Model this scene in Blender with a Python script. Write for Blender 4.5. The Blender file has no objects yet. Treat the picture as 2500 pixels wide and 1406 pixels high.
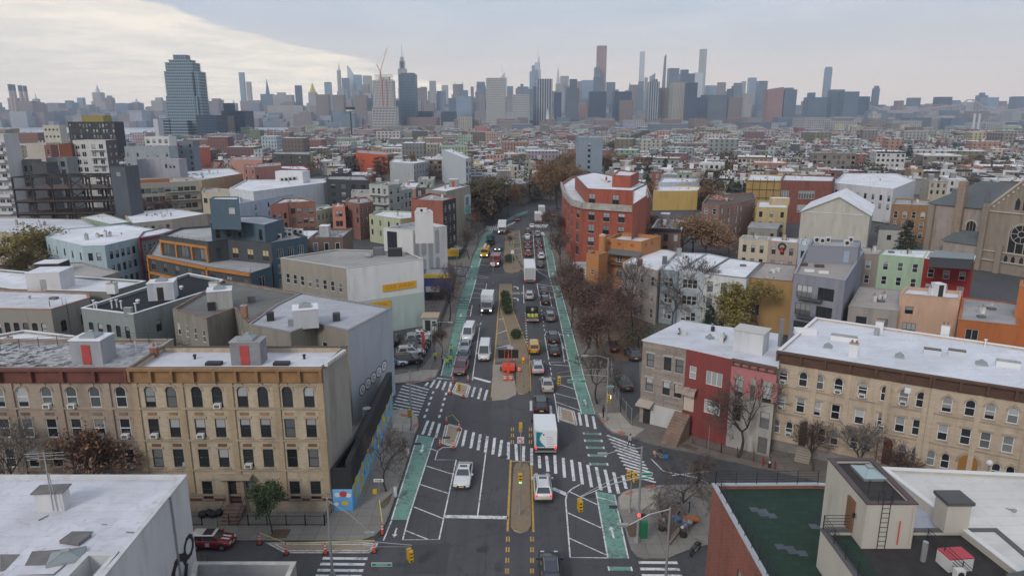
import bpy,math,random
import numpy as np
from mathutils import Vector,Matrix
R=random.Random(7)
rad=math.radians
C=bpy.context.scene.collection
SC=bpy.context.scene
# camera
FPX,CAMH,PITCH=1700.0,38.0,rad(13.8)
cam=bpy.data.cameras.new('camera');cam.sensor_width=36.0;cam.lens=36.0*FPX/2500
cam.clip_start=0.5;cam.clip_end=20000
camo=bpy.data.objects.new('camera',cam);C.objects.link(camo)
camo.location=(0,0,CAMH);camo.rotation_euler=(math.pi/2-PITCH,0,0);SC.camera=camo
# world
SUN_EL,SUN_AZ=rad(32),rad(-148)
w=bpy.data.worlds.new('World');SC.world=w;w.use_nodes=True
nt=w.node_tree;nt.nodes.clear()
def N(t,**k):
 n=nt.nodes.new(t)
 for a,b in k.items():setattr(n,a,b)
 return n
def L(a,b):nt.links.new(a,b)
def M_(op,a,b=None,clamp=False):
 n=N('ShaderNodeMath',operation=op,use_clamp=clamp)
 for i,v in enumerate((a,b)):
  if v is None:continue
  if isinstance(v,(int,float)):n.inputs[i].default_value=v
  else:L(v,n.inputs[i])
 return n.outputs[0]
def SM(v,lo,hi):
 n=N('ShaderNodeMapRange',interpolation_type='SMOOTHSTEP');L(v,n.inputs[0])
 n.inputs[1].default_value=lo;n.inputs[2].default_value=hi;return n.outputs[0]
def MIX(f,a,b):
 n=N('ShaderNodeMix',data_type='RGBA')
 if isinstance(f,(int,float)):n.inputs[0].default_value=f
 else:L(f,n.inputs[0])
 for i,v in((6,a),(7,b)):
  if isinstance(v,tuple):n.inputs[i].default_value=(*v,1)
  else:L(v,n.inputs[i])
 return n.outputs[2]
out=N('ShaderNodeOutputWorld')
sky=N('ShaderNodeTexSky',sky_type='NISHITA',sun_disc=False,sun_elevation=SUN_EL,sun_rotation=SUN_AZ,air_density=1.4,dust_density=2.5)
bg1=N('ShaderNodeBackground');L(sky.outputs[0],bg1.inputs[0]);bg1.inputs[1].default_value=0.08
tc=N('ShaderNodeTexCoord');sx=N('ShaderNodeSeparateXYZ');L(tc.outputs['Generated'],sx.inputs[0])
X,Y,Z_=sx.outputs
az=M_('MULTIPLY',M_('ARCTAN2',X,Y),57.3);el=M_('MULTIPLY',M_('ARCSINE',Z_),57.3)
den=M_('ADD',M_('MAXIMUM',Z_,0.0),0.06)
cv=N('ShaderNodeCombineXYZ');L(M_('DIVIDE',X,den),cv.inputs[0]);L(M_('DIVIDE',Y,den),cv.inputs[1])
n1=N('ShaderNodeTexNoise');L(cv.outputs[0],n1.inputs['Vector']);n1.inputs['Scale'].default_value=0.55;n1.inputs['Detail'].default_value=7;n1.inputs['Roughness'].default_value=0.6;n1.inputs['Distortion'].default_value=0.6
n2=N('ShaderNodeTexNoise');L(cv.outputs[0],n2.inputs['Vector']);n2.inputs['Scale'].default_value=1.6;n2.inputs['Detail'].default_value=6;n2.inputs['Roughness'].default_value=0.65
f1,f2=n1.outputs[0],n2.outputs[0]
azc=M_('MINIMUM',M_('MAXIMUM',az,-60.0),60.0)
curve=M_('ADD',M_('MULTIPLY',azc,-0.25),1.1)
dlt=M_('ADD',M_('SUBTRACT',curve,el),M_('MULTIPLY',M_('SUBTRACT',f1,0.5),3.2))
warm=M_('MULTIPLY',SM(dlt,-0.05,0.35),M_('SUBTRACT',1.0,M_('MULTIPLY',SM(dlt,2.5,8.0),0.62)))
grey=MIX(SM(f2,0.34,0.68),(0.53,0.59,0.68),(0.63,0.665,0.73))
grey=MIX(SM(M_('ADD',f1,M_('MULTIPLY',f2,0.3)),0.55,0.85),grey,(0.49,0.55,0.645))
low=MIX(SM(az,-40,15),(0.84,0.74,0.63),(0.82,0.70,0.63))
grey=MIX(M_('MULTIPLY',SM(el,9.0,1.5),0.9),grey,low)
creamc=MIX(SM(f2,0.35,0.65),(0.90,0.82,0.72),(1.12,0.99,0.82))
cc=MIX(warm,grey,creamc)
bg2=N('ShaderNodeBackground');L(cc,bg2.inputs[0]);bg2.inputs[1].default_value=1.0
ms=N('ShaderNodeMixShader');ms.inputs[0].default_value=0.9;L(bg1.outputs[0],ms.inputs[1]);L(bg2.outputs[0],ms.inputs[2]);L(ms.outputs[0],out.inputs[0])
sd=bpy.data.lights.new('sun','SUN');sd.energy=1.4;sd.angle=rad(14);sd.color=(1,0.95,0.88)
so=bpy.data.objects.new('sun',sd);C.objects.link(so)
so.rotation_euler=Vector((math.sin(SUN_AZ)*math.cos(SUN_EL),math.cos(SUN_AZ)*math.cos(SUN_EL),math.sin(SUN_EL))).to_track_quat('Z','Y').to_euler()
SC.view_settings.view_transform='Standard';SC.view_settings.look='None'
SC.view_settings.gamma=1;SC.view_settings.exposure=0.18;SC.view_settings.use_curve_mapping=False
SC.render.engine='CYCLES'
SC.cycles.max_bounces=5;SC.cycles.diffuse_bounces=2;SC.cycles.glossy_bounces=2;SC.cycles.transparent_max_bounces=6;SC.cycles.volume_bounces=1
SC.cycles.use_denoising=True
# photo measurements -> world (ground distances read off the photograph)
def _ray(px,py):
 dx=(px-1250)/FPX;dy=(703-py)/FPX
 return dx,math.cos(PITCH)+dy*math.sin(PITCH),-math.sin(PITCH)+dy*math.cos(PITCH)
def G(px,py,z=0.0):
 r=_ray(px,py);t=(z-CAMH)/r[2];return(r[0]*t,r[1]*t)
def ZT(px,py,Yd):
 r=_ray(px,py);t=Yd/r[1];return(r[0]*t,CAMH+r[2]*t)
def PX(x,y,z):
 d=Vector((x,y,z-CAMH));f=Vector((0,math.cos(PITCH),-math.sin(PITCH)));u=Vector((0,math.sin(PITCH),math.cos(PITCH)))
 k=d.dot(f);return(1250+FPX*d.x/k,703-FPX*d.dot(u)/k)
 # materials
MATS={}
def newmat(name):
 global nt
 m=bpy.data.materials.new(name);m.use_nodes=True;nt=m.node_tree;nt.nodes.clear()
 o=N('ShaderNodeOutputMaterial');b=N('ShaderNodeBsdfPrincipled');L(b.outputs[0],o.inputs[0]);return m,b
def noise(vec,s,d=4,r=0.55):
 n=N('ShaderNodeTexNoise');L(vec,n.inputs['Vector']);n.inputs['Scale'].default_value=s;n.inputs['Detail'].default_value=d;n.inputs['Roughness'].default_value=r;return n.outputs[0]
def sc_(c,k):return tuple(min(1,v*k)for v in c)
def bump(b,h,st,dist=0.02):
 n=N('ShaderNodeBump');n.inputs['Strength'].default_value=st;n.inputs['Distance'].default_value=dist;L(h,n.inputs['Height']);L(n.outputs[0],b.inputs['Normal'])
def flat(c,rough=0.7,metal=0.0,var=0.0,coat=0.0,emit=0,name=None):
 k=('flat',c,rough,metal,var,coat,emit)
 if k in MATS:return MATS[k]
 m,b=newmat(name or 'paint');b.inputs['Base Color'].default_value=(*c,1);b.inputs['Roughness'].default_value=rough;b.inputs['Metallic'].default_value=metal
 if var:
  t=N('ShaderNodeTexCoord').outputs['Object'];L(MIX(SM(noise(t,0.9,5),0.3,0.7),sc_(c,1-var),sc_(c,1+var*0.6)),b.inputs['Base Color'])
 if coat:b.inputs['Coat Weight'].default_value=coat;b.inputs['Coat Roughness'].default_value=0.08
 if emit:b.inputs['Emission Color'].default_value=(*c,1);b.inputs['Emission Strength'].default_value=emit
 MATS[k]=m;return m
def stucco(c,stain=0.3,seed=0.0,rough=0.9):
 k=('stucco',c,stain,seed)
 if k in MATS:return MATS[k]
 m,b=newmat('stucco');t=N('ShaderNodeTexCoord').outputs['Object']
 mp=N('ShaderNodeMapping');L(t,mp.inputs[0]);mp.inputs['Scale'].default_value=(1,1,0.16);mp.inputs['Location'].default_value=(seed,seed,seed)
 a=noise(mp.outputs[0],0.9,6,0.65);g=noise(t,0.25,3);f=noise(t,9,3)
 stain=max(stain,0.24);c1=MIX(SM(a,0.38,0.68),c,sc_(c,1-stain));c1=MIX(SM(g,0.35,0.7),c1,sc_(c,1-stain*0.35));c1=MIX(M_('MULTIPLY',f,0.2),c1,sc_(c,0.6))
 L(c1,b.inputs['Base Color']);b.inputs['Roughness'].default_value=rough;bump(b,f,0.25);MATS[k]=m;return m
def brickm(c,c2=None,mortar=None,s=1.0,rough=0.9):
 k=('brick',c,c2,mortar,s)
 if k in MATS:return MATS[k]
 c2=c2 or sc_(c,0.72);mortar=mortar or tuple(0.5*v+0.13 for v in c)
 m,b=newmat('brick');t=N('ShaderNodeTexCoord').outputs['Object'];sp=N('ShaderNodeSeparateXYZ');L(t,sp.inputs[0])
 cb=N('ShaderNodeCombineXYZ');L(M_('ADD',sp.outputs[0],sp.outputs[1]),cb.inputs[0]);L(sp.outputs[2],cb.inputs[1])
 br=N('ShaderNodeTexBrick');L(cb.outputs[0],br.inputs['Vector']);br.inputs['Scale'].default_value=1.0;br.inputs['Brick Width'].default_value=0.44*s;br.inputs['Row Height'].default_value=0.15*s
 br.inputs['Mortar Size'].default_value=0.012;br.inputs['Color1'].default_value=(*c,1);br.inputs['Color2'].default_value=(*c2,1);br.inputs['Mortar'].default_value=(*mortar,1)
 mp=N('ShaderNodeMapping');L(t,mp.inputs[0]);mp.inputs['Scale'].default_value=(1,1,0.2);a=noise(mp.outputs[0],0.8,6,0.65)
 mul=N('ShaderNodeMix',data_type='RGBA',blend_type='MULTIPLY');mul.inputs[0].default_value=1;L(br.outputs[0],mul.inputs[6]);L(MIX(SM(a,0.4,0.8),(1,1,1),(0.68,0.66,0.64)),mul.inputs[7])
 L(mul.outputs[2],b.inputs['Base Color']);b.inputs['Roughness'].default_value=rough;bump(b,br.outputs['Fac'],-0.3);MATS[k]=m;return m
def roofm(c=(0.62,0.63,0.68),dirt=0.35,seam=True,dark=(0.2,0.2,0.21),seed=0.0,thr=0.62):
 k=('roof',c,dirt,seam,dark,seed,thr)
 if k in MATS:return MATS[k]
 m,b=newmat('roofing');t=N('ShaderNodeTexCoord').outputs['Object']
 mp=N('ShaderNodeMapping');L(t,mp.inputs[0]);mp.inputs['Location'].default_value=(seed*7,seed*3,0)
 v=mp.outputs[0];a=noise(v,0.22,6,0.6);g=noise(v,1.3,5,0.7);f=noise(v,0.09,3,0.5)
 c1=MIX(SM(a,0.35,0.7),c,sc_(c,1-dirt*0.5));c1=MIX(M_('MULTIPLY',SM(g,thr,thr+0.14),dirt*1.6,True),c1,dark);c1=MIX(SM(f,0.5,0.56),c1,MIX(0.5,c1,sc_(c,0.8)))
 st_=N('ShaderNodeTexNoise');L(v,st_.inputs['Vector']);st_.inputs['Scale'].default_value=0.45;st_.inputs['Detail'].default_value=8;st_.inputs['Roughness'].default_value=0.75;st_.inputs['Distortion'].default_value=1.5;c1=MIX(M_('MULTIPLY',SM(st_.outputs[0],0.5,0.62),0.22+dirt*0.4),c1,sc_(c,0.62))
 if seam:
  br=N('ShaderNodeTexBrick');L(v,br.inputs['Vector']);br.inputs['Scale'].default_value=1;br.inputs['Brick Width'].default_value=7.0;br.inputs['Row Height'].default_value=1.05;br.inputs['Mortar Size'].default_value=0.02
  br.inputs['Color1'].default_value=(1,1,1,1);br.inputs['Color2'].default_value=(0.93,0.93,0.93,1);br.inputs['Mortar'].default_value=(0.8,0.8,0.8,1)
  mul=N('ShaderNodeMix',data_type='RGBA',blend_type='MULTIPLY');mul.inputs[0].default_value=1;L(c1,mul.inputs[6]);L(br.outputs[0],mul.inputs[7]);c1=mul.outputs[2]
 L(c1,b.inputs['Base Color']);b.inputs['Roughness'].default_value=0.8;b.inputs['Specular IOR Level'].default_value=0.2;bump(b,g,0.3,0.03);MATS[k]=m;return m
def groundm(name,c,c2,s=0.6,crack=True,rough=0.9,joint=0,tracks=False):
 m,b=newmat(name);t=N('ShaderNodeTexCoord').outputs['Object']
 a=noise(t,s*0.12,6,0.65);g=noise(t,s*3,5,0.6);f=noise(t,14,3)
 c1=MIX(SM(a,0.35,0.68),c,c2);c1=MIX(M_('MULTIPLY',SM(g,0.3,0.8),0.35),c1,sc_(c,0.7));c1=MIX(M_('MULTIPLY',f,0.18),c1,sc_(c,1.7))
 if tracks:
  sp=N('ShaderNodeSeparateXYZ');L(t,sp.inputs[0]);cb=N('ShaderNodeCombineXYZ');L(sp.outputs[0],cb.inputs[0]);L(M_('MULTIPLY',sp.outputs[1],0.03),cb.inputs[1])
  c1=MIX(M_('MULTIPLY',SM(noise(cb.outputs[0],0.7,4,0.6),0.45,0.7),0.45),c1,sc_(c,0.62))
 if crack:
  vo=N('ShaderNodeTexVoronoi',feature='DISTANCE_TO_EDGE');vo.inputs['Scale'].default_value=0.16
  ds=N('ShaderNodeTexNoise');L(t,ds.inputs['Vector']);ds.inputs['Scale'].default_value=0.7;ds.inputs['Detail'].default_value=5
  vm=N('ShaderNodeVectorMath',operation='MULTIPLY_ADD');L(ds.outputs['Color'],vm.inputs[0]);vm.inputs[1].default_value=(3,3,0);L(t,vm.inputs[2]);L(vm.outputs[0],vo.inputs['Vector'])
  c1=MIX(M_('MULTIPLY',SM(vo.outputs['Distance'],0.012,0.0),0.6),c1,sc_(c,0.45))
 if joint:
  br=N('ShaderNodeTexBrick');L(t,br.inputs['Vector']);br.offset=0;br.inputs['Scale'].default_value=1;br.inputs['Brick Width'].default_value=joint;br.inputs['Row Height'].default_value=joint;br.inputs['Mortar Size'].default_value=0.025
  br.inputs['Color1'].default_value=(1,1,1,1);br.inputs['Color2'].default_value=(0.88,0.88,0.87,1);br.inputs['Mortar'].default_value=(0.55,0.55,0.55,1)
  mul=N('ShaderNodeMix',data_type='RGBA',blend_type='MULTIPLY');mul.inputs[0].default_value=1;L(c1,mul.inputs[6]);L(br.outputs[0],mul.inputs[7]);c1=mul.outputs[2]
 L(c1,b.inputs['Base Color']);b.inputs['Roughness'].default_value=rough;bump(b,f,0.3);MATS[name]=m;return m
def paintm(name,c,wear=0.45):
 if name in MATS:return MATS[name]
 m,b=newmat(name);t=N('ShaderNodeTexCoord').outputs['Object'];g=noise(t,2.2,7,0.75);h=noise(t,0.35,3)
 L(MIX(M_('MULTIPLY',SM(M_('ADD',g,M_('MULTIPLY',h,0.4)),0.66,0.84),wear,True),c,(0.06,0.06,0.065)),b.inputs['Base Color']);b.inputs['Roughness'].default_value=0.8;MATS[name]=m;return m
def glassm(name,c,rough=0.06,spec=0.6):
 m,b=newmat(name);t=N('ShaderNodeTexCoord').outputs['Object']
 oi=N('ShaderNodeObjectInfo');L(MIX(oi.outputs['Random'],sc_(c,0.6),sc_(c,1.5)),b.inputs['Base Color'])
 b.inputs['Roughness'].default_value=rough;b.inputs['Specular IOR Level'].default_value=spec;MATS[name]=m;return m
def gridm(wall,glass,su=3.0,sz=3.5,fu=0.6,fz=0.6,gl=0.25,vary=0.5):
 """facade far away: storeys and bays too small to tell apart, as colour only"""
 k=('grid',wall,glass,su,sz,fu,fz,gl)
 if k in MATS:return MATS[k]
 m,b=newmat('far_facade');t=N('ShaderNodeTexCoord').outputs['Object'];sp=N('ShaderNodeSeparateXYZ');L(t,sp.inputs[0])
 u=M_('DIVIDE',M_('ADD',sp.outputs[0],sp.outputs[1]),su);z=M_('DIVIDE',sp.outputs[2],sz)
 mk=M_('MULTIPLY',M_('LESS_THAN',M_('FRACT',u),fu),M_('LESS_THAN',M_('FRACT',z),fz))
 ge=N('ShaderNodeNewGeometry');gs=N('ShaderNodeSeparateXYZ');L(ge.outputs['Normal'],gs.inputs[0]);mk=M_('MULTIPLY',mk,M_('LESS_THAN',gs.outputs[2],0.5))
 wn=N('ShaderNodeTexWhiteNoise',noise_dimensions='2D');cb=N('ShaderNodeCombineXYZ');L(M_('FLOOR',u),cb.inputs[0]);L(M_('FLOOR',z),cb.inputs[1]);L(cb.outputs[0],wn.inputs['Vector'])
 gc=MIX(M_('MULTIPLY',wn.outputs[0],vary),sc_(glass,0.7),sc_(glass,1.7));wc=MIX(SM(noise(t,0.02,3),0.3,0.7),wall,sc_(wall,0.82))
 L(MIX(mk,wc,gc),b.inputs['Base Color']);L(M_('SUBTRACT',0.85,M_('MULTIPLY',mk,0.85-gl)),b.inputs['Roughness']);MATS[k]=m;return m
WHITE_ROOF=roofm((0.72,0.73,0.78),0.4,thr=.58)
WHITE_ROOF2=roofm((0.60,0.61,0.66),0.5,seed=3.1)
WHITE_ROOF3=roofm((0.74,0.75,0.80),0.32,seed=5.7)
GREY_ROOF=roofm((0.36,0.36,0.37),0.5,seed=2)
TAN_ROOF=roofm((0.40,0.36,0.34),0.3,seed=9)
DARK_ROOF=roofm((0.02,0.021,0.028),0.2,seed=4,dark=(0.045,0.045,0.05))
DIRTY_ROOF=roofm((0.5,0.5,0.52),0.62,seed=8,dark=(0.07,0.065,0.065),thr=0.44)
GL_D=glassm('glass_dark',(0.022,0.026,0.03));GL_M=glassm('glass_curtain',(0.13,0.14,0.145),0.12);GL_B=glassm('glass_blind',(0.30,0.31,0.32),0.2,0.5)
GL_CAR=glassm('car_glass',(0.03,0.036,0.042),0.05,0.9)
FR_W=flat((0.62,0.63,0.64),0.6,name='white_frame');FR_D=flat((0.03,0.03,0.032),0.5,name='dark_frame');FR_B=flat((0.14,0.09,0.06),0.6,name='brown_frame')
METAL=flat((0.36,0.37,0.38),0.45,0.6,name='galvanised_steel');BLACK=flat((0.02,0.02,0.022),0.6,name='black_metal')
RUBBER=flat((0.02,0.02,0.02),0.85,name='rubber');CHROME=flat((0.5,0.5,0.52),0.25,0.9,name='bright_metal')
# mesh building
class MB:
 def __init__(s):s.v=[];s.f=[];s.m=[];s.ms=[]
 def mi(s,m):
  if m not in s.ms:s.ms.append(m)
  return s.ms.index(m)
 def face(s,pts,m):
  n=len(s.v);s.v+=[tuple(p)for p in pts];s.f.append(tuple(range(n,n+len(pts))));s.m.append(s.mi(m))
 def box(s,x0,x1,y0,y1,z0,z1,m,T=None,bottom=False):
  P=[(x0,y0,z0),(x1,y0,z0),(x1,y1,z0),(x0,y1,z0),(x0,y0,z1),(x1,y0,z1),(x1,y1,z1),(x0,y1,z1)]
  if T is not None:P=[tuple(T@Vector(p))for p in P]
  n=len(s.v);s.v+=P;i=s.mi(m)
  fs=[(0,1,5,4),(1,2,6,5),(2,3,7,6),(3,0,4,7),(4,5,6,7),(3,2,1,0)]
  for f in fs:s.f.append(tuple(n+k for k in f));s.m.append(i)
 def prism(s,poly,z0,z1,m,mt=None,bottom=False):
  n=len(poly);b=len(s.v);s.v+=[(p[0],p[1],z0)for p in poly]+[(p[0],p[1],z1)for p in poly];i=s.mi(m);j=s.mi(mt or m)
  for k in range(n):s.f.append((b+k,b+(k+1)%n,b+n+(k+1)%n,b+n+k));s.m.append(i)
  s.f.append(tuple(b+n+k for k in range(n)));s.m.append(j)
  if bottom:s.f.append(tuple(b+n-1-k for k in range(n)));s.m.append(i)
 def cyl(s,c,r,z0,z1,m,n=10,r1=None,T=None):
  r1=r if r1 is None else r1;b=len(s.v);i=s.mi(m);P=[]
  for z,q in((z0,r),(z1,r1)):
   for k in range(n):a=2*math.pi*k/n;P.append((c[0]+q*math.cos(a),c[1]+q*math.sin(a),z))
  if T is not None:P=[tuple(T@Vector(p))for p in P]
  s.v+=P
  for k in range(n):s.f.append((b+k,b+(k+1)%n,b+n+(k+1)%n,b+n+k));s.m.append(i)
  s.f.append(tuple(b+n+k for k in range(n)));s.m.append(i);s.f.append(tuple(b+n-1-k for k in range(n)));s.m.append(i)
 def tube(s,pts,r,m,n=6,r1=None):
  pts=[Vector(p)for p in pts];K=len(pts);b=len(s.v);i=s.mi(m)
  for q,p in enumerate(pts):
   d=(pts[min(q+1,K-1)]-pts[max(q-1,0)]);d=d.normalized()if d.length>1e-9 else Vector((0,0,1))
   u=d.orthogonal().normalized()if q==0 else(u-d*u.dot(d)).normalized();v=d.cross(u)
   rr=r if r1 is None else r+(r1-r)*q/(K-1)
   for k in range(n):a=2*math.pi*k/n;s.v.append(tuple(p+u*(rr*math.cos(a))+v*(rr*math.sin(a))))
  for q in range(K-1):
   for k in range(n):s.f.append((b+q*n+k,b+q*n+(k+1)%n,b+(q+1)*n+(k+1)%n,b+(q+1)*n+k));s.m.append(i)
  s.f.append(tuple(b+n-1-k for k in range(n)));s.m.append(i);s.f.append(tuple(b+(K-1)*n+k for k in range(n)));s.m.append(i)
 def ball(s,c,r,m,n=8,k=5,sz=1.0):
  b=len(s.v);i=s.mi(m)
  for a in range(k+1):
   t=math.pi*a/k
   for q in range(n):p=2*math.pi*q/n;s.v.append((c[0]+r*math.sin(t)*math.cos(p),c[1]+r*math.sin(t)*math.sin(p),c[2]+r*sz*math.cos(t)))
  for a in range(k):
   for q in range(n):s.f.append((b+a*n+q,b+(a+1)*n+q,b+(a+1)*n+(q+1)%n,b+a*n+(q+1)%n));s.m.append(i)
 def mesh(s,name,smooth=False):
  me=bpy.data.meshes.new(name);me.from_pydata(s.v,[],s.f)
  for m in s.ms:me.materials.append(m)
  if len(s.ms)>1:me.polygons.foreach_set('material_index',s.m)
  if smooth:me.polygons.foreach_set('use_smooth',[True]*len(s.f))
  me.update();return me
def link(name,me,parent=None,loc=(0,0,0),rz=0.0,T=None):
 o=bpy.data.objects.new(name,me);C.objects.link(o)
 if T is not None:o.matrix_basis=T
 else:o.location=loc;o.rotation_euler=(0,0,rz)
 if parent:o.parent=parent
 return o
def obj(name,mb,parent=None,smooth=False,**k):return link(name,mb.mesh(name,smooth),parent,**k)
def tag(o,label,cat,group=None):
 o['label']=label;o['category']=cat
 if group:o['group']=group
 return o
def thing(name,label,cat,loc=(0,0,0),rz=0.0,group=None):
 return tag(link(name,None,None,loc,rz),label,cat,group)
def struct(name,mb,kind='structure',parent=None,**k):
 o=obj(name,mb,parent,**k);o['kind']=kind;return o
_kids={}
def dup(root,loc,rz=0.0,label=None,group=None,scale=None,kids=None):
 """copy a thing with its parts and their sub-parts (mesh data shared)"""
 r=root.copy();C.objects.link(r);r.location=loc;r.rotation_euler=(0,0,rz)
 if scale:r.scale=scale if isinstance(scale,tuple)else(scale,)*3
 if label:r['label']=label
 if group:r['group']=group
 for ch in(kids or root.children):
  c=ch.copy();C.objects.link(c);c.parent=r
  for g in ch.children:
   d=g.copy();C.objects.link(d);d.parent=c
 return r
def inset(poly,d):
 n=len(poly);out=[]
 for i in range(n):
  p0,p1,p2=Vector(poly[i-1]),Vector(poly[i]),Vector(poly[(i+1)%n])
  e1=(p1-p0).normalized();e2=(p2-p1).normalized();n1=Vector((-e1.y,e1.x));n2=Vector((-e2.y,e2.x))
  b=(n1+n2);k=d/max(0.2,1+n1.dot(n2));out.append(tuple(p1+b*k))
 return out
 # ground, road, pavements
ASPH=groundm('asphalt',(0.058,0.058,0.064),(0.080,0.079,0.084),0.6,True,0.85,0,True)
ASPH2=groundm('asphalt_patch',(0.048,0.048,0.053),(0.06,0.06,0.064),0.8,False)
CONC=groundm('pavement_concrete',(0.20,0.185,0.17),(0.25,0.235,0.215),1.0,False,0.9,1.52)
CONCN=groundm('new_concrete',(0.33,0.30,0.26),(0.38,0.345,0.30),1.0,False,0.9,1.52)
BROWNC=groundm('old_paving',(0.15,0.13,0.115),(0.20,0.175,0.155),1.0,True,0.9,1.52)
KERB=flat((0.13,0.12,0.11),0.9,var=0.3,name='kerb');SOIL=groundm('soil',(0.085,0.06,0.04),(0.13,0.095,0.065),3,False)
LEAFY=groundm('leaf_litter',(0.16,0.09,0.05),(0.09,0.06,0.04),6,False)
YARD=groundm('yards',(0.07,0.062,0.055),(0.11,0.10,0.09),1.2,False)
WP=paintm('white_road_paint',(0.64,0.65,0.66),0.62);YP=paintm('yellow_road_paint',(0.50,0.30,0.06),0.5)
GP=paintm('green_bike_lane_paint',(0.15,0.29,0.24),0.7);TP=paintm('tan_road_paint',(0.30,0.235,0.17),0.25);BPv=paintm('brown_median_paving',(0.22,0.16,0.10),0.3)
TACT=flat((0.42,0.13,0.11),0.8,var=0.3,name='tactile_paving')
def sheet(name,px,m,z=0.004,parent=None,kind=None,raw=False):
 mb=MB();P=px if raw else[G(*p,z)for p in px]
 mb.face([(x,y,z)for x,y in P],m)
 ar=sum(P[i-1][0]*P[i][1]-P[i][0]*P[i-1][1]for i in range(len(P)))
 if ar<0:mb.v=mb.v[::-1]
 o=obj(name,mb,parent)
 if kind:o['kind']=kind
 return o
def ccw(P):
 ar=sum(P[i-1][0]*P[i][1]-P[i][0]*P[i-1][1]for i in range(len(P)))
 return P if ar>0 else P[::-1]
def slab(name,px,m,z1=0.13,z0=0.0,side=None,parent=None,raw=False,kind='structure'):
 P=ccw(list(px)if raw else[G(*p,z1)for p in px]);mb=MB();mb.prism(P,z0,z1,side or KERB,m);o=obj(name,mb,parent)
 if kind:o['kind']=kind
 return o
mb=MB();mb.face([(-9000,-400,-0.3),(9000,-400,-0.3),(9000,12000,-0.3),(-9000,12000,-0.3)],groundm('ground',(0.075,0.066,0.06),(0.12,0.11,0.10),0.3,False))
struct('ground',mb)
mb=MB();mb.face([(-130,5,0),(130,5,0),(130,330,0),(-130,330,0)],ASPH);road=struct('road',mb)
mb=MB();W_=newmat('river_water');W_[1].inputs['Base Color'].default_value=(0.30,0.34,0.40,1);W_[1].inputs['Roughness'].default_value=0.28;bump(W_[1],noise(N('ShaderNodeTexCoord').outputs['Object'],0.15,4),0.25,0.5)
mb.face([(-2600,1250,-0.15),(-560,1250,-0.15),(-700,2620,-0.15),(-3900,2620,-0.15)],W_[0]);struct('river',mb)
slab('sidewalk',[(250,1318),(640,1318),(880,1318),(915,1306),(934,1288),(944,1270),(960,1226),(985,1150),(1012,1062),(1022,1040),(1021,1020),(1008,1003),(985,999),(955,1001),(700,1010),(250,1100)],CONC)
slab('sidewalk',[(300,935),(963,936),(1035,930),(1062,923),(1073,905),(1092,856),(1116,755),(1139,676),(1105,676),(700,690),(100,800)],BROWNC)
slab('sidewalk',[(1091,645),(1147,652),(1154,620),(1166,601),(1184,560),(1120,556),(1060,560),(1040,600)],BROWNC)
slab('sidewalk',[(1327,566),(1345,600),(1360,660),(1384,748),(1421,890),(1448,990),(1455,1012),(1467,1027),(1480,1046),(1496,1057),(1542,1067),(1599,1085),(1684,1103),(1800,1128),(1900,1150),(2300,1240),(2400,1200),(1900,900),(1700,660),(1600,566)],BROWNC)
slab('sidewalk',[(1507,1238),(1509,1215),(1519,1202),(1534,1195),(1613,1183),(1734,1181),(1790,1200),(1790,1325),(1723,1329),(1706,1334),(1677,1342),(1631,1361),(1578,1362),(1556,1357),(1540,1340),(1521,1270)],CONC)
slab('sidewalk',[(200,1372),(722,1372),(700,1406),(650,1500),(200,1500)],CONC)
slab('sidewalk',[(1690,1290),(1900,1290),(2400,1290),(2400,1330),(1900,1330)],CONC)if 0 else None
Zs=0.135
for q in([(962,934),(1035,928),(1062,920),(1070,902),(1030,903),(964,915)],[(955,1000),(985,998),(1008,1003),(1019,1018),(1019,1040),(1012,1056),(960,1050)],[(1460,1008),(1514,1007),(1540,1037),(1574,1046),(1548,1066),(1497,1054),(1482,1043),(1470,1025)],[(1510,1213),(1521,1201),(1536,1194),(1613,1184),(1600,1242),(1515,1242)]):
 sheet('corner_concrete',q,CONCN,Zs,road)
for q in([(975,1010),(994,1011),(999,1017),(981,1016)],[(1009,1035),(1020,1034),(1020,1042),(1009,1043)],[(990,930),(1010,927),(1013,931),(993,934)],[(1037,926),(1052,919),(1056,922),(1042,928)],[(1467,1022),(1479,1022),(1482,1030),(1471,1031)],[(1505,1053),(1517,1051),(1531,1057),(1519,1061)],[(1524,1203),(1543,1195),(1547,1203),(1530,1208)],[(1575,1185),(1598,1182),(1602,1190),(1577,1192)]):
 sheet('tactile_ramp',q,TACT,Zs+0.004,road)
for q in([(655,1313),(670,1291),(711,1291),(699,1313)],[(923,1232),(960,1200),(950,1228),(935,1240)],[(1528,1285),(1565,1270),(1570,1310),(1537,1310)],[(1660,1088),(1676,1083),(1708,1094),(1694,1100)]):
 sheet('tree_pit',q,SOIL,Zs+0.006,road)
sheet('parking_lot',[(900,800),(1010,800),(1072,800),(1060,860),(1030,898),(900,905)],ASPH,0.14,road)
sheet('garden_soil',[(1420,690),(1560,690),(1600,880),(1540,880),(1460,880)],LEAFY,0.14,road)
sheet('driveway',[(1480,880),(1560,880),(1565,1000),(1540,1030),(1500,960)],ASPH,0.142,road)
def median(px,top,name='median'):return slab(name,px,top,0.15,0,flat((0.33,0.29,0.22),0.9,var=0.3,name='median_kerb'))
median([(1254,1140),(1260,1130),(1288,1130),(1293,1140),(1296,1240),(1297,1280),(1290,1292),(1271,1298),(1254,1292),(1247,1280),(1248,1240)],BPv)
median([(1221,693),(1248,693),(1250,755),(1290,859),(1293,950),(1288,958),(1277,961),(1265,959),(1260,950),(1260,892),(1248,842),(1221,742)],BPv)
median([(1228,651),(1233,662),(1250,666),(1268,663),(1274,654),(1256,625),(1252,600),(1250,562),(1236,562),(1232,600)],BPv)
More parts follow.
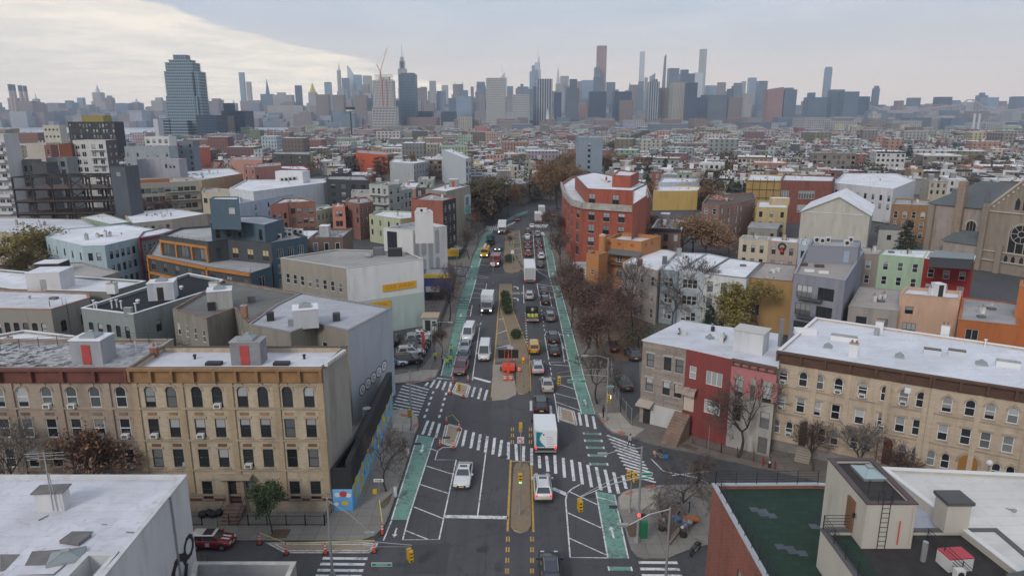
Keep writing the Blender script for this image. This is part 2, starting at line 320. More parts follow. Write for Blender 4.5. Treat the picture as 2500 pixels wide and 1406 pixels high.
slab('concrete_apron',[(1203,890),(1247,888),(1261,950),(1260,963),(1236,975),(1201,978)],groundm('pale_concrete',(0.27,0.23,0.19),(0.33,0.28,0.23),1.2,True),0.02)
for q in([(1221,747),(1247,843),(1255,880),(1206,885)],[(1252,562),(1268,562),(1274,648),(1260,622)]):sheet('striped_island',q,ASPH2 if 0 else BROWNC,0.006,road)
def strip(name,pts,wd,m,z=0.012,z0=None):
 P=[Vector(G(*p,0))for p in pts];mb=MB();K=len(P);Lp,Rp=[],[]
 for i,p in enumerate(P):
  a=P[max(0,i-1)];b=P[min(K-1,i+1)];d=(b-a).normalized();n=Vector((-d.y,d.x))*(wd/2);Lp.append(p+n);Rp.append(p-n)
 for i in range(K-1):mb.face([(*Rp[i],z),(*Rp[i+1],z),(*Lp[i+1],z),(*Lp[i],z)],m)
 return obj(name,mb,road)
def dashes(name,a,b,n,ln,wd,m):
 A,B=Vector(G(*a)),Vector(G(*b));d=(B-A).normalized();q=Vector((-d.y,d.x))*wd/2
 for i in range(n):
  c=A.lerp(B,i/max(1,n-1));s=d*ln/2;mb=MB()
  mb.face([(*(c-s-q),.012),(*(c+s-q),.012),(*(c+s+q),.012),(*(c-s+q),.012)],m);obj(name,mb,road)
for q in([(1020,1061),(1060,1068),(996,1268),(956,1268)],[(1077,917),(1105,789),(1119,735),(1143,663),(1158,620),(1186,560),(1204,560),(1180,615),(1163,680),(1146,740),(1134,789),(1110,890),(1103,920)],[(1455,1198),(1500,1206),(1534,1362),(1484,1362)],[(1326,575),(1340,575),(1359,676),(1341,676)],[(1349,698),(1366,698),(1394,799),(1421,890),(1431,940),(1453,1011),(1420,1010),(1398,928),(1371,799)],[(1204,552),(1262,522),(1288,514),(1288,520),(1268,528),(1216,553)]):
 sheet('bike_lane',q,GP,0.004,road)
for y,a,b in((1058,1423,1468),(1075,1426,1471),(1092,1431,1476),(1111,1435,1480),(1132,1439,1485),(1387,1484,1544)):
 strip('bike_crossing_bar',[(a+4,y),(b-4,y+1)],0.55,GP);strip('bike_crossing_end',[(a,y),(a+4,y)],0.6,WP,0.016);strip('bike_crossing_end',[(b-4,y+1),(b,y+1)],0.6,WP,0.016)
for y0,n in((655,6),(728,5),(775,3)):
 for i in range(n):
  y=y0+i*(6 if n<6 else 5);xl=1105+(789-y)*0.285;strip('lane_gap',[(xl-1,y),(xl+27,y+1)],0.42,ASPH2,0.016)
for y0,n in((802,3),(758,2),(700,0)):
 for i in range(n):
  y=y0+i*6;xl=1371+(y-799)*0.21;strip('lane_gap',[(xl,y),(xl+24,y+1)],0.4,ASPH2,0.016)
z2=lambda x,y:(830+x/2.976,934+y/2.976)
z5=lambda x,y:(830+x/2.976,520+y/2.976)
for a in((640,275,600,375),(680,283,645,385),(725,295,695,400),(915,345,890,460),(972,360,950,475),(1020,375,1003,490),(1072,388,1055,505),(1125,400,1110,520),(1175,415,1158,535),(1225,430,1222,555),(1278,445,1285,570),(1335,460,1332,570),(1392,475,1392,600),(1447,530,1452,620),(1500,530,1512,645),(1560,525,1568,660),(1622,545,1632,688),(1682,560,1700,712),(1740,575,1762,738),(1800,595,1828,758),(1862,612,1897,780),(1925,630,1963,798),(1988,650,2025,805),(2055,672,2080,770),(1388,130,1388,205),(1530,165,1535,240),(1735,215,1752,310),(1785,230,1800,320),(1838,243,1855,335)):
 strip('crosswalk_stripe',[z2(a[0],a[1]),z2(a[2],a[3])],0.34,WP)
for a in((640,1230,620,1255),(690,1212,657,1268),(730,1215,700,1275),(770,1222,745,1285),(810,1225,790,1300),(980,1265,958,1335),(1025,1272,1005,1350),(1070,1285,1048,1360)):
 strip('crosswalk_stripe',[z5(a[0],a[1]),z5(a[2],a[3])],0.34,WP)
def lerp(a,b,t):return(a[0]+(b[0]-a[0])*t,a[1]+(b[1]-a[1])*t)
for i in range(10):strip('crosswalk_stripe',[lerp((985,934),(955,1001),i/9),lerp((1047,951),(1022,1013),i/9)],0.32,WP)
for i in range(12):strip('crosswalk_stripe',[lerp((1482,1062),(1537,1160),i/11),lerp((1549,1087),(1601,1177),i/11)],0.32,WP)
for a in((788,1362,897),(782,1376,891),(775,1391,887),(770,1405,882),(1559,1372,1654),(1563,1388,1660),(1567,1404,1666)):strip('crosswalk_stripe',[(a[0],a[1]),(a[2],a[1]+1)],0.36,WP)
for i in range(7):strip('crosswalk_stripe',[(1190+i*5,552+i*0.2),(1186+i*5.3,562)],0.5,WP)
for i in range(6):strip('crosswalk_stripe',[(1310+i*5.5,548),(1303+i*5.5,556)],0.5,WP);strip('crosswalk_stripe',[(1322+i*3.6,567),(1324+i*3.6,575)],0.5,WP);strip('crosswalk_stripe',[(1258-i*5,541+i*2),(1250-i*5,548+i*2)],0.5,WP)
for i in range(5):strip('crosswalk_stripe',[(1109+i*2,653+i*4),(1141-i*1,656+i*4)],0.32,WP)
strip('stop_line',[(1085,1260),(1240,1263)],0.55,WP);strip('stop_line',[(1154,921),(1198,933)],0.6,WP);strip('stop_line',[(1348,1191),(1384,1207)],0.55,WP)
strip('stop_line',[(1065,922),(1100,926)],0.4,WP,0.016)
lw=0.14
for q in([(1186,1105),(1166,1258)],[(1171,799),(1153,928)],[(1175,770),(1180,735)],[(956,1270),(936,1319)],[(1020,1062),(956,1268)],[(1060,1068),(996,1268),(983,1317)],[(983,1317),(1072,1316),(1114,1122),(1062,1122),(1069,1100),(1080,1092),(1112,1091)],[(1053,1095),(1069,1102)],[(1041,1137),(1105,1157)],[(1026,1182),(1095,1204)],[(1011,1237),(1082,1265)],[(992,1295),(1045,1316)],[(1416,1182),(1396,1193),(1385,1203),(1381,1220),(1392,1360),(1484,1361)],[(1455,1198),(1484,1361)],[(1500,1207),(1534,1362)],[(1391,1200),(1460,1232)],[(1386,1251),(1468,1288)],[(1390,1313),(1480,1354)],[(1459,1213),(1501,1224)],[(1420,1011),(1398,928),(1371,799),(1349,698)],[(1454,1011),(1431,940),(1394,799),(1366,698)],[(1341,676),(1326,575)],[(1360,676),(1341,575)],[(1353,960),(1364,1030)],[(1357,960),(1410,974)],[(1358,981),(1417,1002)],[(1354,934),(1404,950)],[(1134,789),(1101,920)],[(1105,789),(1077,917)],[(1163,680),(1146,740)],[(1143,663),(1119,735)],[(1204,560),(1180,615),(1168,650)],[(1278,696),(1279,740)],[(1330,822),(1340,878)],[(1330,809),(1360,812),(1373,818)],[(1329,820),(1334,811)],[(1341,884),(1343,890),(1391,893)],[(1372,840),(1378,884),(1345,884)],[(1378,878),(1391,882)],[(1363,810),(1376,850),(1385,854)],[(1311,693),(1321,747),(1353,752)],[(1311,693),(1346,699)],[(1314,707),(1350,712)],[(1318,722),(1354,727)],[(1340,713),(1347,748)],[(1301,564),(1307,655),(1316,664),(1336,676)],[(1308,656),(1340,662)],[(1158,693),(1188,693),(1183,727),(1150,727)],[(1157,703),(1187,707)],[(1154,715),(1185,718)],[(1144,746),(1153,745),(1148,772),(1138,771)],[(1142,757),(1151,757)],[(1158,792),(1172,793),(1175,787)],[(1167,645),(1193,649),(1196,645)],[(1158,676),(1190,680),(1192,676),(1160,672)],[(1590,1120),(1620,1150),(1700,1165),(1730,1180)],[(1640,1160),(1730,1150)]):
 strip('lane_line',q,lw if q[0][1]>900 else 0.17,WP)
dashes('guide_dash',(1057,958),(1037,1016),5,0.9,0.3,WP);dashes('guide_dash',(1089,961),(1073,1016),5,0.9,0.3,WP)
dashes('lane_dash',(1283,765),(1287,850),14,0.6,0.28,WP);dashes('lane_dash',(1322,758),(1329,805),6,1.0,0.16,WP);dashes('lane_dash',(1344,900),(1348,925),3,1.2,0.16,WP);dashes('lane_dash',(1342,678),(1347,697),4,0.8,0.2,WP);dashes('lane_dash',(1361,678),(1366,697),4,0.8,0.2,WP)
for q in([(1247,1122),(1239,1297)],[(1297,1136),(1302,1298)],[(1218,742),(1200,970)],[(1221,693),(1219,745),(1248,845),(1256,880)],[(1248,693),(1251,755),(1292,858),(1295,955)],[(1250,1125),(1296,1127)],[(1252,564),(1256,625),(1276,660)],[(1268,564),(1277,655)]):strip('yellow_line',q,0.22,YP)
for x0,x1 in((1240,1237),(1299,1299)):
 for i in range(5):
  y=1315+i*26;x=x0+(x1-x0)*i/4
  strip('yellow_dash',[(x-3,y-6),(x-3,y+6)],0.13,YP);strip('yellow_dash',[(x+3,y-6),(x+3,y+6)],0.13,YP)
for x0 in(1251,1295):
 for y in(1048,1063,1079):strip('yellow_dash',[(x0-2.5,y-5),(x0-2.5,y+4)],0.12,YP);strip('yellow_dash',[(x0+2.5,y-5),(x0+2.5,y+4)],0.12,YP)
for a,b in(((1217,780),(1229,778)),((1213,815),(1238,806)),((1209,850),(1246,842))):strip('island_bar',[a,b],0.22,WP,0.014)
for i in range(5):strip('island_bar',[(1253+i*1.2,580+i*14),(1270+i*0.6,578+i*14)],0.22,WP,0.014)
def pisland(P,off=1.0):
 sheet('painted_island',P,TP,0.008,road);W=ccw([G(*p)for p in P])
 for d in(0.06,0.34):
  Q=inset(W,d);mb=MB();q2=inset(W,d+0.11)
  for i in range(len(Q)):
   j=(i+1)%len(Q);mb.face([(*Q[i],.016),(*Q[j],.016),(*q2[j],.016),(*q2[i],.016)],WP)
  obj('island_border',mb,road)
pisland([z2(775,292),z2(875,318),z2(892,335),z2(850,462),z2(835,472),z2(740,443),z2(734,430),z2(765,300)])
pisland([z5(845,1228),z5(935,1245),z5(952,1260),z5(930,1335),z5(915,1340),z5(820,1310),z5(812,1295)])
pisland([z2(1580,168),z2(1705,205),z2(1728,300),z2(1720,312),z2(1600,272),z2(1585,255)])
pisland([(645,1323),(880,1322),(925,1325),(915,1342),(900,1350),(695,1350)])
def flatpoly(name,polys,o,sx_,sy,m,z=0.016,rz=0):
 mb=MB();c,s=math.cos(rz),math.sin(rz)
 for P in polys:mb.face([(o[0]+(x*sx_)*c-(y*sy)*s,o[1]+(x*sx_)*s+(y*sy)*c,z)for x,y in P],m)
 return obj(name,mb,road)
ARROW=[[(-.12,-1),(.12,-1),(.12,.3),(-.12,.3)],[(-.4,.3),(.4,.3),(0,1)]]
for p,s,r in(((1031,1095),1,math.pi),((1495,1298),1,0),((1429,981),1,0),((965,1300),.8,math.pi),((1387,819),1,0),((1125,770),1,math.pi),((1152,651),1,math.pi),((1339,609),1,0),((1350,668),1,0),((1360,705),1,0),((1152,681),1,math.pi)):
 flatpoly('bike_arrow',ARROW,G(*p),0.8*s,1.0*s,WP,0.016,r)
TURN=[[(-.1,-1),(.15,-1),(.15,.2),(-.1,.2)],[(-.1,0),(.15,.2),(-.5,.6),(-.6,.35)],[(-.5,.85),(-.5,.15),(-1.1,.5)]]
for p in((1264,702),(1264,730)):flatpoly('turn_arrow',TURN,G(*p),1.1,1.6,WP)
def text_obj(name,s,m,parent=None,T=None,size=1.0,ext=0.0,align='CENTER'):
 cu=bpy.data.curves.new(name,'FONT');cu.body=s;cu.size=size;cu.align_x=align;cu.align_y='CENTER';cu.extrude=ext;cu.resolution_u=2
 t=bpy.data.objects.new(name,cu);C.objects.link(t);bpy.context.view_layer.update()
 me=bpy.data.meshes.new_from_object(t);bpy.data.objects.remove(t);me.materials.clear();me.materials.append(m)
 o=link(name,me,parent,T=T);return o
p=G(1263,716);text_obj('only_marking','ONLY',WP,road,Matrix.Translation((p[0],p[1],0.016))@Matrix.Diagonal((1,2.6,1,1)),1.0)
for q in([(1150,640),(1230,640),(1225,668),(1140,668)],[(1300,700),(1312,700),(1318,800),(1300,800)],[(1000,1330),(1100,1325),(1090,1400),(980,1400)]):
 sheet('asphalt_patch',q,ASPH2,0.003,road)
SEAL=flat((.03,.03,.033),.7,name='crack_seal');r=random.Random(3)
for i in range(26):
 x,y=r.uniform(1010,1450),r.uniform(840,1390);P_=[(x,y)];a=r.choice([-1,1]);t_=r.random()<.5
 for k in range(5):x+=(a*r.uniform(14,26)if t_ else r.uniform(-3,3));y+=(r.uniform(-4,4)if t_ else r.uniform(10,24));P_.append((x,min(y,1400)))
 strip('crack_seal',P_,.05,SEAL,.0035)
OILS=flat((.045,.045,.048),.6,var=.3,name='oil_stain')
for i in range(14):
 x,y=G(r.choice([1110,1190,1215,1330,1350])+r.uniform(-10,10),r.uniform(880,1395));k=9;mb=MB();mb.face([(x+.5*r.uniform(.5,1)*math.cos(6.283*j/k),y+1.1*r.uniform(.5,1)*math.sin(6.283*j/k),.0032)for j in range(k)],OILS);obj('oil_stain',mb,road)
for p in((1230,1115),(1441,1210),(1019,1083),(1498,1237),(1090,1068),(1176,1342),(1310,1060),(1380,1085)):
 x,y=G(*p);mb=MB();mb.box(x-0.45,x+0.45,y-0.3,y+0.3,0.002,0.02,flat((0.025,0.025,0.027),0.6,name='iron_cover'));obj('manhole_cover',mb,road)
 # building kit
WM={}
def outline(w,h,arch):
 if not arch:return[(-w/2,-h/2),(w/2,-h/2),(w/2,h/2),(-w/2,h/2)]
 r=w/2;k=6 if arch==1 else 6;rise=r if arch==1 else r*0.45;zc=h/2-rise
 return[(-r,-h/2),(r,-h/2)]+[(r*math.cos(math.pi*i/k),zc+rise*math.sin(math.pi*i/k))for i in range(k+1)]
def win_mesh(w,h,fr,sty,arch):
 k=(round(w,2),round(h,2),fr,sty,arch)
 if k in WM:return WM[k]
 mb=MB();t=0.07 if w<2 else 0.06;P=outline(w,h,arch);Q=inset(P,t);y0,y1=0.05,0.12
 for i in range(len(P)):
  j=(i+1)%len(P);a,b,c,d=P[i],P[j],Q[j],Q[i]
  mb.face([(a[0],y0,a[1]),(b[0],y0,b[1]),(c[0],y0,c[1]),(d[0],y0,d[1])],fr);mb.face([(d[0],y0,d[1]),(c[0],y0,c[1]),(c[0],y1,c[1]),(d[0],y1,d[1])],fr)
 if sty in('dh','dhn'):mb.box(-w/2+t,w/2-t,y0-0.01,y1,-0.035,0.035,fr)
 if sty=='x':mb.box(-w/2+t,w/2-t,y0+.01,y1,h*0.12,h*0.12+0.05,fr)
 if sty in('x','v','v2'):
  n=1 if sty in('x','v')else max(2,int(w/1.1))
  for i in range(1,n+1):c=-w/2+w*i/(n+1);mb.box(c-0.035,c+0.035,y0,y1+.001,-h/2+t,h/2-t,fr)
 WM[k]=mb.mesh('window_frame');return WM[k]
def pane_mesh(w,h,arch,up,lo,f=-.02):
 k=('p',round(w,2),round(h,2),arch,up,lo,f)
 if k in WM:return WM[k]
 mb=MB();P=outline(w-0.1,h-0.1,arch);zc=h*f
 lowp=P[:2];upp=P[2:]
 mb.face([(lowp[0][0],.1,lowp[0][1]),(lowp[1][0],.1,lowp[1][1]),(lowp[1][0],.1,zc),(lowp[0][0],.1,zc)],lo)
 mb.face([(lowp[0][0],.1,zc),(lowp[1][0],.1,zc)]+[(x,.1,z)for x,z in upp],up)
 WM[k]=mb.mesh('pane');return WM[k]
def sur_mesh(w,h,arch,m,kind):
 k=('s',round(w,2),round(h,2),arch,m,kind)
 if k in WM:return WM[k]
 mb=MB()
 if kind=='sill':mb.box(-w/2-.14,w/2+.14,-0.09,0.04,-h/2-.13,-h/2+.002,m)
 elif arch:
  P=outline(w,h,arch)[2:];r=w/2;zc=P[0][1]
  for i in range(len(P)-1):
   a,b=P[i],P[i+1];A=(a[0]*1.36,zc+(a[1]-zc)*1.36);B=(b[0]*1.36,zc+(b[1]-zc)*1.36)
   mb.face([(a[0],-.07,a[1]),(A[0],-.07,A[1]),(B[0],-.07,B[1]),(b[0],-.07,b[1])][::-1],m);mb.face([(A[0],-.07,A[1]),(A[0],.01,A[1]),(B[0],.01,B[1]),(B[0],-.07,B[1])][::-1],m)
  mb.box(-.09,.09,-.11,0,h/2-.02,h/2+.3,m)
 else:mb.box(-w/2-.16,w/2+.16,-.08,.01,h/2,h/2+.24,m)
 WM[k]=mb.mesh('surround');return WM[k]
ACW=None
def ac_mesh():
 global ACW
 if ACW is None:
  mb=MB();m=flat((0.62,0.62,0.6),0.6,var=0.1,name='ac_case');mb.box(-.33,.33,-.38,.08,0,.42,m);mb.box(-.24,.24,-.385,-.37,.06,.36,flat((0.1,0.1,0.1),0.7,name='grille_grey'));ACW=mb.mesh('air_conditioner')
 return ACW
LAND=[]
BL=[]
FOOT=[]
class B:
 def __init__(s,name,label,px,z,wall,roof,faces=None,par=0.45,cop=None,z0=0.0,raw=False,cat='building',short=None,group=None,walls=None,rz=None,jm=None,host=None):
  s.P=ccw([tuple(p)for p in px]if raw else[G(*p,z)for p in px]);s.z=z;n=len(s.P)
  cx=sum(p[0]for p in s.P)/n;cy=sum(p[1]for p in s.P)/n;s.o=(cx,cy);s.z0=z0
  if host:s.e=host.e;s.off=host.off
  else:s.e=thing(name,label,cat,(cx,cy,z0),0,group);s.off=(-cx,-cy,-z0)
  q=PX(cx,cy,z);s.q=q
  if short:LAND.append((q[0],q[1],short))
  BL.append(s);FOOT.append((cx,cy,max(math.hypot(p[0]-cx,p[1]-cy)for p in s.P),s.P))
  s.wall=wall;faces=faces or{};mb=MB();s.rng=random.Random(int(abs(cx*13+cy*7)))
  for i in range(n):
   a,b=Vector(s.P[i]),Vector(s.P[(i+1)%n]);ops=[]
   for sp in faces.get(i,[]):ops+=s.grid(a,b,**sp)
   s.facade(mb,a,b,z0,z,ops,(walls or{}).get(i,wall),jm)
  if par:
   Q=inset(s.P,0.28);cop=cop or wall
   for i in range(n):
    j=(i+1)%n;a,b,c,d=s.P[i],s.P[j],Q[j],Q[i]
    mb.face([(*d,z),(*c,z),(*c,z-par),(*d,z-par)][::-1],wall)
   s.part('wall',mb)
   mb=MB();O2=inset(s.P,-0.05);Q2=inset(s.P,0.32)
   for i in range(n):
    j=(i+1)%n;a,b,c,d=O2[i],O2[j],Q2[j],Q2[i]
    mb.face([(*a,z+.06),(*b,z+.06),(*c,z+.06),(*d,z+.06)],cop);mb.face([(*a,z-.02),(*b,z-.02),(*b,z+.06),(*a,z+.06)],cop);mb.face([(*d,z+.06),(*c,z+.06),(*c,z-.02),(*d,z-.02)],cop)
   s.part('coping',mb);mb=MB();mb.face([(*q,z-par)for q in Q],roof);s.part('roof',mb)
  else:
   s.part('wall',mb);mb=MB();mb.prism(inset(s.P,-0.12),z-0.02,z+0.1,cop or roof,roof,True);s.part('roof',mb)
  s.rz=z-par if par else z+0.1
 def part(s,name,mb,label=None,kind=None,smooth=False):
  o=obj(name,mb,s.e,smooth,loc=s.off)
  if label:o['label']=label
  if kind:o['kind']=kind
  return o
 def grid(s,a,b,n=3,rows=3,w=0.95,h=1.7,top=1.2,dz=3.1,sty='dh',fr=None,m0=0.8,m1=None,arch=0,sur=None,sk=None,ac=(),shade=0.52,skip=(),us=None,archrow=None,pane=None):
  L_=(b-a).length;m1=m0 if m1 is None else m1;out=[];fr=fr or FR_D
  d=(b-a).normalized();ins=Vector((-d.y,d.x));us=us or[m0+w/2+(L_-m0-m1-w)*(i/(n-1)if n>1 else.5)for i in range(n)]
  for r in range(rows):
   zt=s.z-top-dz*r;zc=zt-h/2;ar=arch if(archrow is None or r in archrow)else 0
   if zt-h<s.z0+0.15:continue
   for c,u in enumerate(us):
    if(r,c)in skip or u-w/2<0.05 or u+w/2>L_-0.05:continue
    out.append((u-w/2,u+w/2,zt-h,zt,ar));p=a+d*u
    T=Matrix.Translation((p.x+s.off[0],p.y+s.off[1],zc+s.off[2]))@Matrix(((d.x,ins.x,0,0),(d.y,ins.y,0,0),(0,0,1,0),(0,0,0,1)))
    wo=link('window',win_mesh(w,h,fr,sty,ar),s.e,T=T);t=s.rng.random()
    up,lo=(pane if pane else((GL_B,GL_D)if t<shade*0.5 else(GL_B,GL_M)if t<shade*0.7 else(GL_M,GL_M)if t<shade else(GL_D,GL_D)))
    link('pane',pane_mesh(w,h,ar,up,lo,s.rng.choice([-.02,-.02,.14,-.25])),wo)
    if sur:
     link('sill',sur_mesh(w,h,ar,sur,'sill'),wo)
     if sk!='sill':link('surround' if ar else 'lintel',sur_mesh(w,h,ar,sur,None),wo)
    if(r,c)in ac:link('air_conditioner',ac_mesh(),s.e,T=T@Matrix.Translation((0,0,-h/2+.02)))
  return out
 def facade(s,mb,a,b,z0,z1,ops,m,jm=None):
  L_=(b-a).length;d=(b-a).normalized();ins=Vector((-d.y,d.x));jm=jm or m
  def P(u,z,k=0):q=a+d*u+ins*k;return(q.x,q.y,z)
  if not ops:mb.face([P(0,z0),P(L_,z0),P(L_,z1),P(0,z1)],m);return
  us=sorted({0,round(L_,4)}|{round(o[0],4)for o in ops}|{round(o[1],4)for o in ops});zs=sorted({z0,z1}|{round(o[2],4)for o in ops}|{round(o[3],4)for o in ops})
  for i in range(len(zs)-1):
   if zs[i+1]-zs[i]<1e-3:continue
   run=None;zc=(zs[i]+zs[i+1])/2
   for j in range(len(us)-1):
    uc=(us[j]+us[j+1])/2;hole=any(o[0]<uc<o[1]and o[2]<zc<o[3]for o in ops)
    if not hole and run is None:run=us[j]
    if(hole or j==len(us)-2)and run is not None:
     e=us[j]if hole else us[j+1]
     if e-run>1e-4:mb.face([P(run,zs[i]),P(e,zs[i]),P(e,zs[i+1]),P(run,zs[i+1])],m)
     run=None
  for u0,u1,v0,v1,ar in ops:
   k=0.14;mb.face([P(u0,v0),P(u1,v0),P(u1,v0,k),P(u0,v0,k)],jm);mb.face([P(u0,v1,k),P(u1,v1,k),P(u1,v1),P(u0,v1)],jm)
   mb.face([P(u0,v0),P(u0,v0,k),P(u0,v1,k),P(u0,v1)],jm);mb.face([P(u1,v0,k),P(u1,v0),P(u1,v1),P(u1,v1,k)],jm)
   if ar:
    o=outline(u1-u0,v1-v0,ar)[2:];uc=(u0+u1)/2;zc=(v0+v1)/2;pts=[(uc+x,zc+z)for x,z in o];h=len(pts)//2
    for q in range(h):mb.face([P(u1,v1),P(*pts[q+1]),P(*pts[q])][::-1],m)
    mb.face([P(u1,v1),P(uc,v1),P(*pts[h])],m)if pts[h][1]<v1-1e-3 else None
    for q in range(h,len(pts)-1):mb.face([P(u0,v1),P(*pts[q+1]),P(*pts[q])][::-1],m)
 def at(s,i,u,k=0.0):
  a,b=Vector(s.P[i]),Vector(s.P[(i+1)%len(s.P)]);d=(b-a).normalized();q=a+d*u+Vector((d.y,-d.x))*k;return q,d
 def fbox(s,name,i,u0,u1,z0,z1,k0,k1,m,label=None,parent=None):
  a,d=s.at(i,0);o=Vector((d.y,-d.x));T=Matrix(((d.x,o.x,0,a.x),(d.y,o.y,0,a.y),(0,0,1,0),(0,0,0,1)));mb=MB();mb.box(u0,u1,k0,k1,z0,z1,m,T)
  for f in range(len(mb.f)):mb.f[f]=mb.f[f][::-1]
  ob=s.part(name,mb,label)
  return ob
 def elen(s,i):return(Vector(s.P[(i+1)%len(s.P)])-Vector(s.P[i])).length
 def cornice(s,i,m,h=1.0,dep=0.55,nb=6,u0=0.0,u1=None,bm=None):
  u1=s.elen(i)if u1 is None else u1;z=s.z
  s.fbox('cornice',i,u0,u1,z-.12,z+.12,0,dep,m);s.fbox('frieze',i,u0,u1,z-h,z-.12,0,dep*0.28,bm or m);s.fbox('moulding',i,u0,u1,z-h-.1,z-h,0,dep*.45,m)
  for j in range(nb):
   u=u0+0.15+(u1-u0-.3)*j/(nb-1);s.fbox('bracket',i,u-.12,u+.12,z-h*.95,z-.12,dep*0.28,dep*.95,m)
 def band(s,i,z,m,h=0.12,dep=0.06,name='string_course'):s.fbox(name,i,0,s.elen(i),z,z+h,0,dep,m)
 def door(s,i,u,w,h,m,z=0.0,hood=None):
  s.fbox('door',i,u-w/2,u+w/2,z,z+h,0.0,0.04,m)
  if hood:s.fbox('door_hood',i,u-w/2-.4,u+w/2+.4,z+h+.2,z+h+.4,0,0.8,hood)
 def rbox(s,name,px,w,d,h,m,rz=0.0,top=None,z=None,label=None,over=0.0,raw=None):
  z=s.rz if z is None else z;x,y=raw or G(*px,z);T=Matrix.Translation((x,y,z))@Matrix.Rotation(rz,4,'Z');mb=MB();mb.box(-w/2,w/2,-d/2,d/2,0,h,m,T)
  if top:mb.box(-w/2-over,w/2+over,-d/2-over,d/2+over,h,h+.09,top,T)
  return s.part(name,mb,label),T
 def bulkhead(s,px,w=2.6,d=3.2,h=2.5,m=None,rz=0.0,door=None,top=None,sky=False,side=0):
  o,T=s.rbox('bulkhead',px,w,d,h,m or s.wall,rz,top or WHITE_ROOF,over=.06)
  if door:
   mb=MB();x0=-.1 if side==0 else 0
   mb.box(-.4+x0,.45+x0,-d/2-.05,-d/2,.05,2.0,door,T);k=obj('door',mb,o)
  if sky:s.skylight(T@Vector((0,0,h+.1)),1.5,1.5,rz,par=o)
  return o
 def skylight(s,p,w=1.4,d=1.0,rz=0.0,par=None,gl=None):
  T=Matrix.Translation(p)@Matrix.Rotation(rz,4,'Z');mb=MB();g=gl or flat((0.2,0.24,0.25),0.25,name='wired_glass');hh=.5
  mb.box(-w/2,w/2,-d/2,d/2,0,.18,METAL,T);R1,R0=(w*.5,d*.5),(w*.12,d*.12)
  c=[(-1,-1),(1,-1),(1,1),(-1,1)]
  for i in range(4):
   a,b=c[i],c[(i+1)%4];q=[(a[0]*R1[0],a[1]*R1[1],.18),(b[0]*R1[0],b[1]*R1[1],.18),(b[0]*R0[0],b[1]*R0[1],hh),(a[0]*R0[0],a[1]*R0[1],hh)];mb.face([tuple(T@Vector(v))for v in q],g)
   mb.tube([T@Vector(q[0]),T@Vector(q[3])],.03,METAL,4)
  mb.box(-R0[0],R0[0],-R0[1],R0[1],hh-.01,hh+.12,METAL,T)
  if par:return obj('skylight',mb,par)
  return s.part('skylight',mb)
 def rsky(s,px,w=1.4,d=1.0,rz=0.0,gl=None):return s.skylight(Vector((*G(*px,s.rz),s.rz)),w,d,rz,gl=gl)
 def chimney(s,px,w=.6,d=.6,h=1.6,m=None,pots=1,rz=0.0,raw=None):
  o,T=s.rbox('chimney',px,w,d,h,m or s.wall,rz,flat((0.3,0.29,0.28),0.9),over=.05,raw=raw)
  if pots:
   for j in range(pots):mb=MB();mb.cyl((0 if pots==1 else-w*.25+w*.5*j,0),.11,h+.09,h+.4,flat((0.3,0.12,0.07),.9,name='clay'),8,T=T);obj('chimney_pot',mb,o)
  return o
 def pipe(s,px,h=.9,r=.06,m=None,cap=False,raw=None):
  x,y=raw or G(*px,s.rz);mb=MB();mb.cyl((x,y),r,s.rz,s.rz+h,m or FR_W,7)
  if cap:mb.cyl((x,y),r*2.2,s.rz+h,s.rz+h+.1,m or FR_W,8)
  return s.part('vent_pipe',mb)
 def dome(s,px,m=None,r=.28,raw=None):
  x,y=raw or G(*px,s.rz);mb=MB();mb.cyl((x,y),r*.6,s.rz,s.rz+.3,m or METAL,8);mb.ball((x,y,s.rz+.38),r,m or METAL,8,4,.7);return s.part('roof_vent',mb)
 def unit(s,px,w=.9,d=.4,h=.8,rz=0.0,m=None,raw=None,z=None):
  m=m or flat((0.5,0.5,0.48),.6,name='ac_case');o,T=s.rbox('air_conditioner',px,w,d,h,m,rz,raw=raw,z=z);mb=MB();T2=T@Matrix.Translation((0,-d/2-.012,h/2))@Matrix.Rotation(math.pi/2,4,'X');mb.cyl((0,0),min(w,h)*.36,0,.012,BLACK,10,T=T2);obj('fan',mb,o);return o
 def rail(s,pts,z,h=1.05,m=None,bars=4,n=None,name='railing',posts=1.6):
  m=m or BLACK;pts=[Vector((*p,z))for p in pts];mb=MB()
  for a,b in zip(pts,pts[1:]):
   k=max(1,int((b-a).length/posts))
   for j in range(k+1):p=a.lerp(b,j/k);mb.tube([p,p+Vector((0,0,h))],.03,m,4)
   for j in range(bars):dz=Vector((0,0,h*(j+1)/bars));mb.tube([a+dz,b+dz],.018,m,4)
  return s.part(name,mb)
 def ladder(s,p,z0,z1,d,m=None):
  m=m or BLACK;mb=MB();p=Vector(p);d=Vector(d).normalized()*.24
  for q in(p-d,p+d):mb.tube([(*q,z0),(*q,z1)],.025,m,4)
  for j in range(int((z1-z0)/.32)):z=z0+.2+j*.32;mb.tube([(*(p-d),z),(*(p+d),z)],.016,m,4)
  return s.part('ladder',mb)
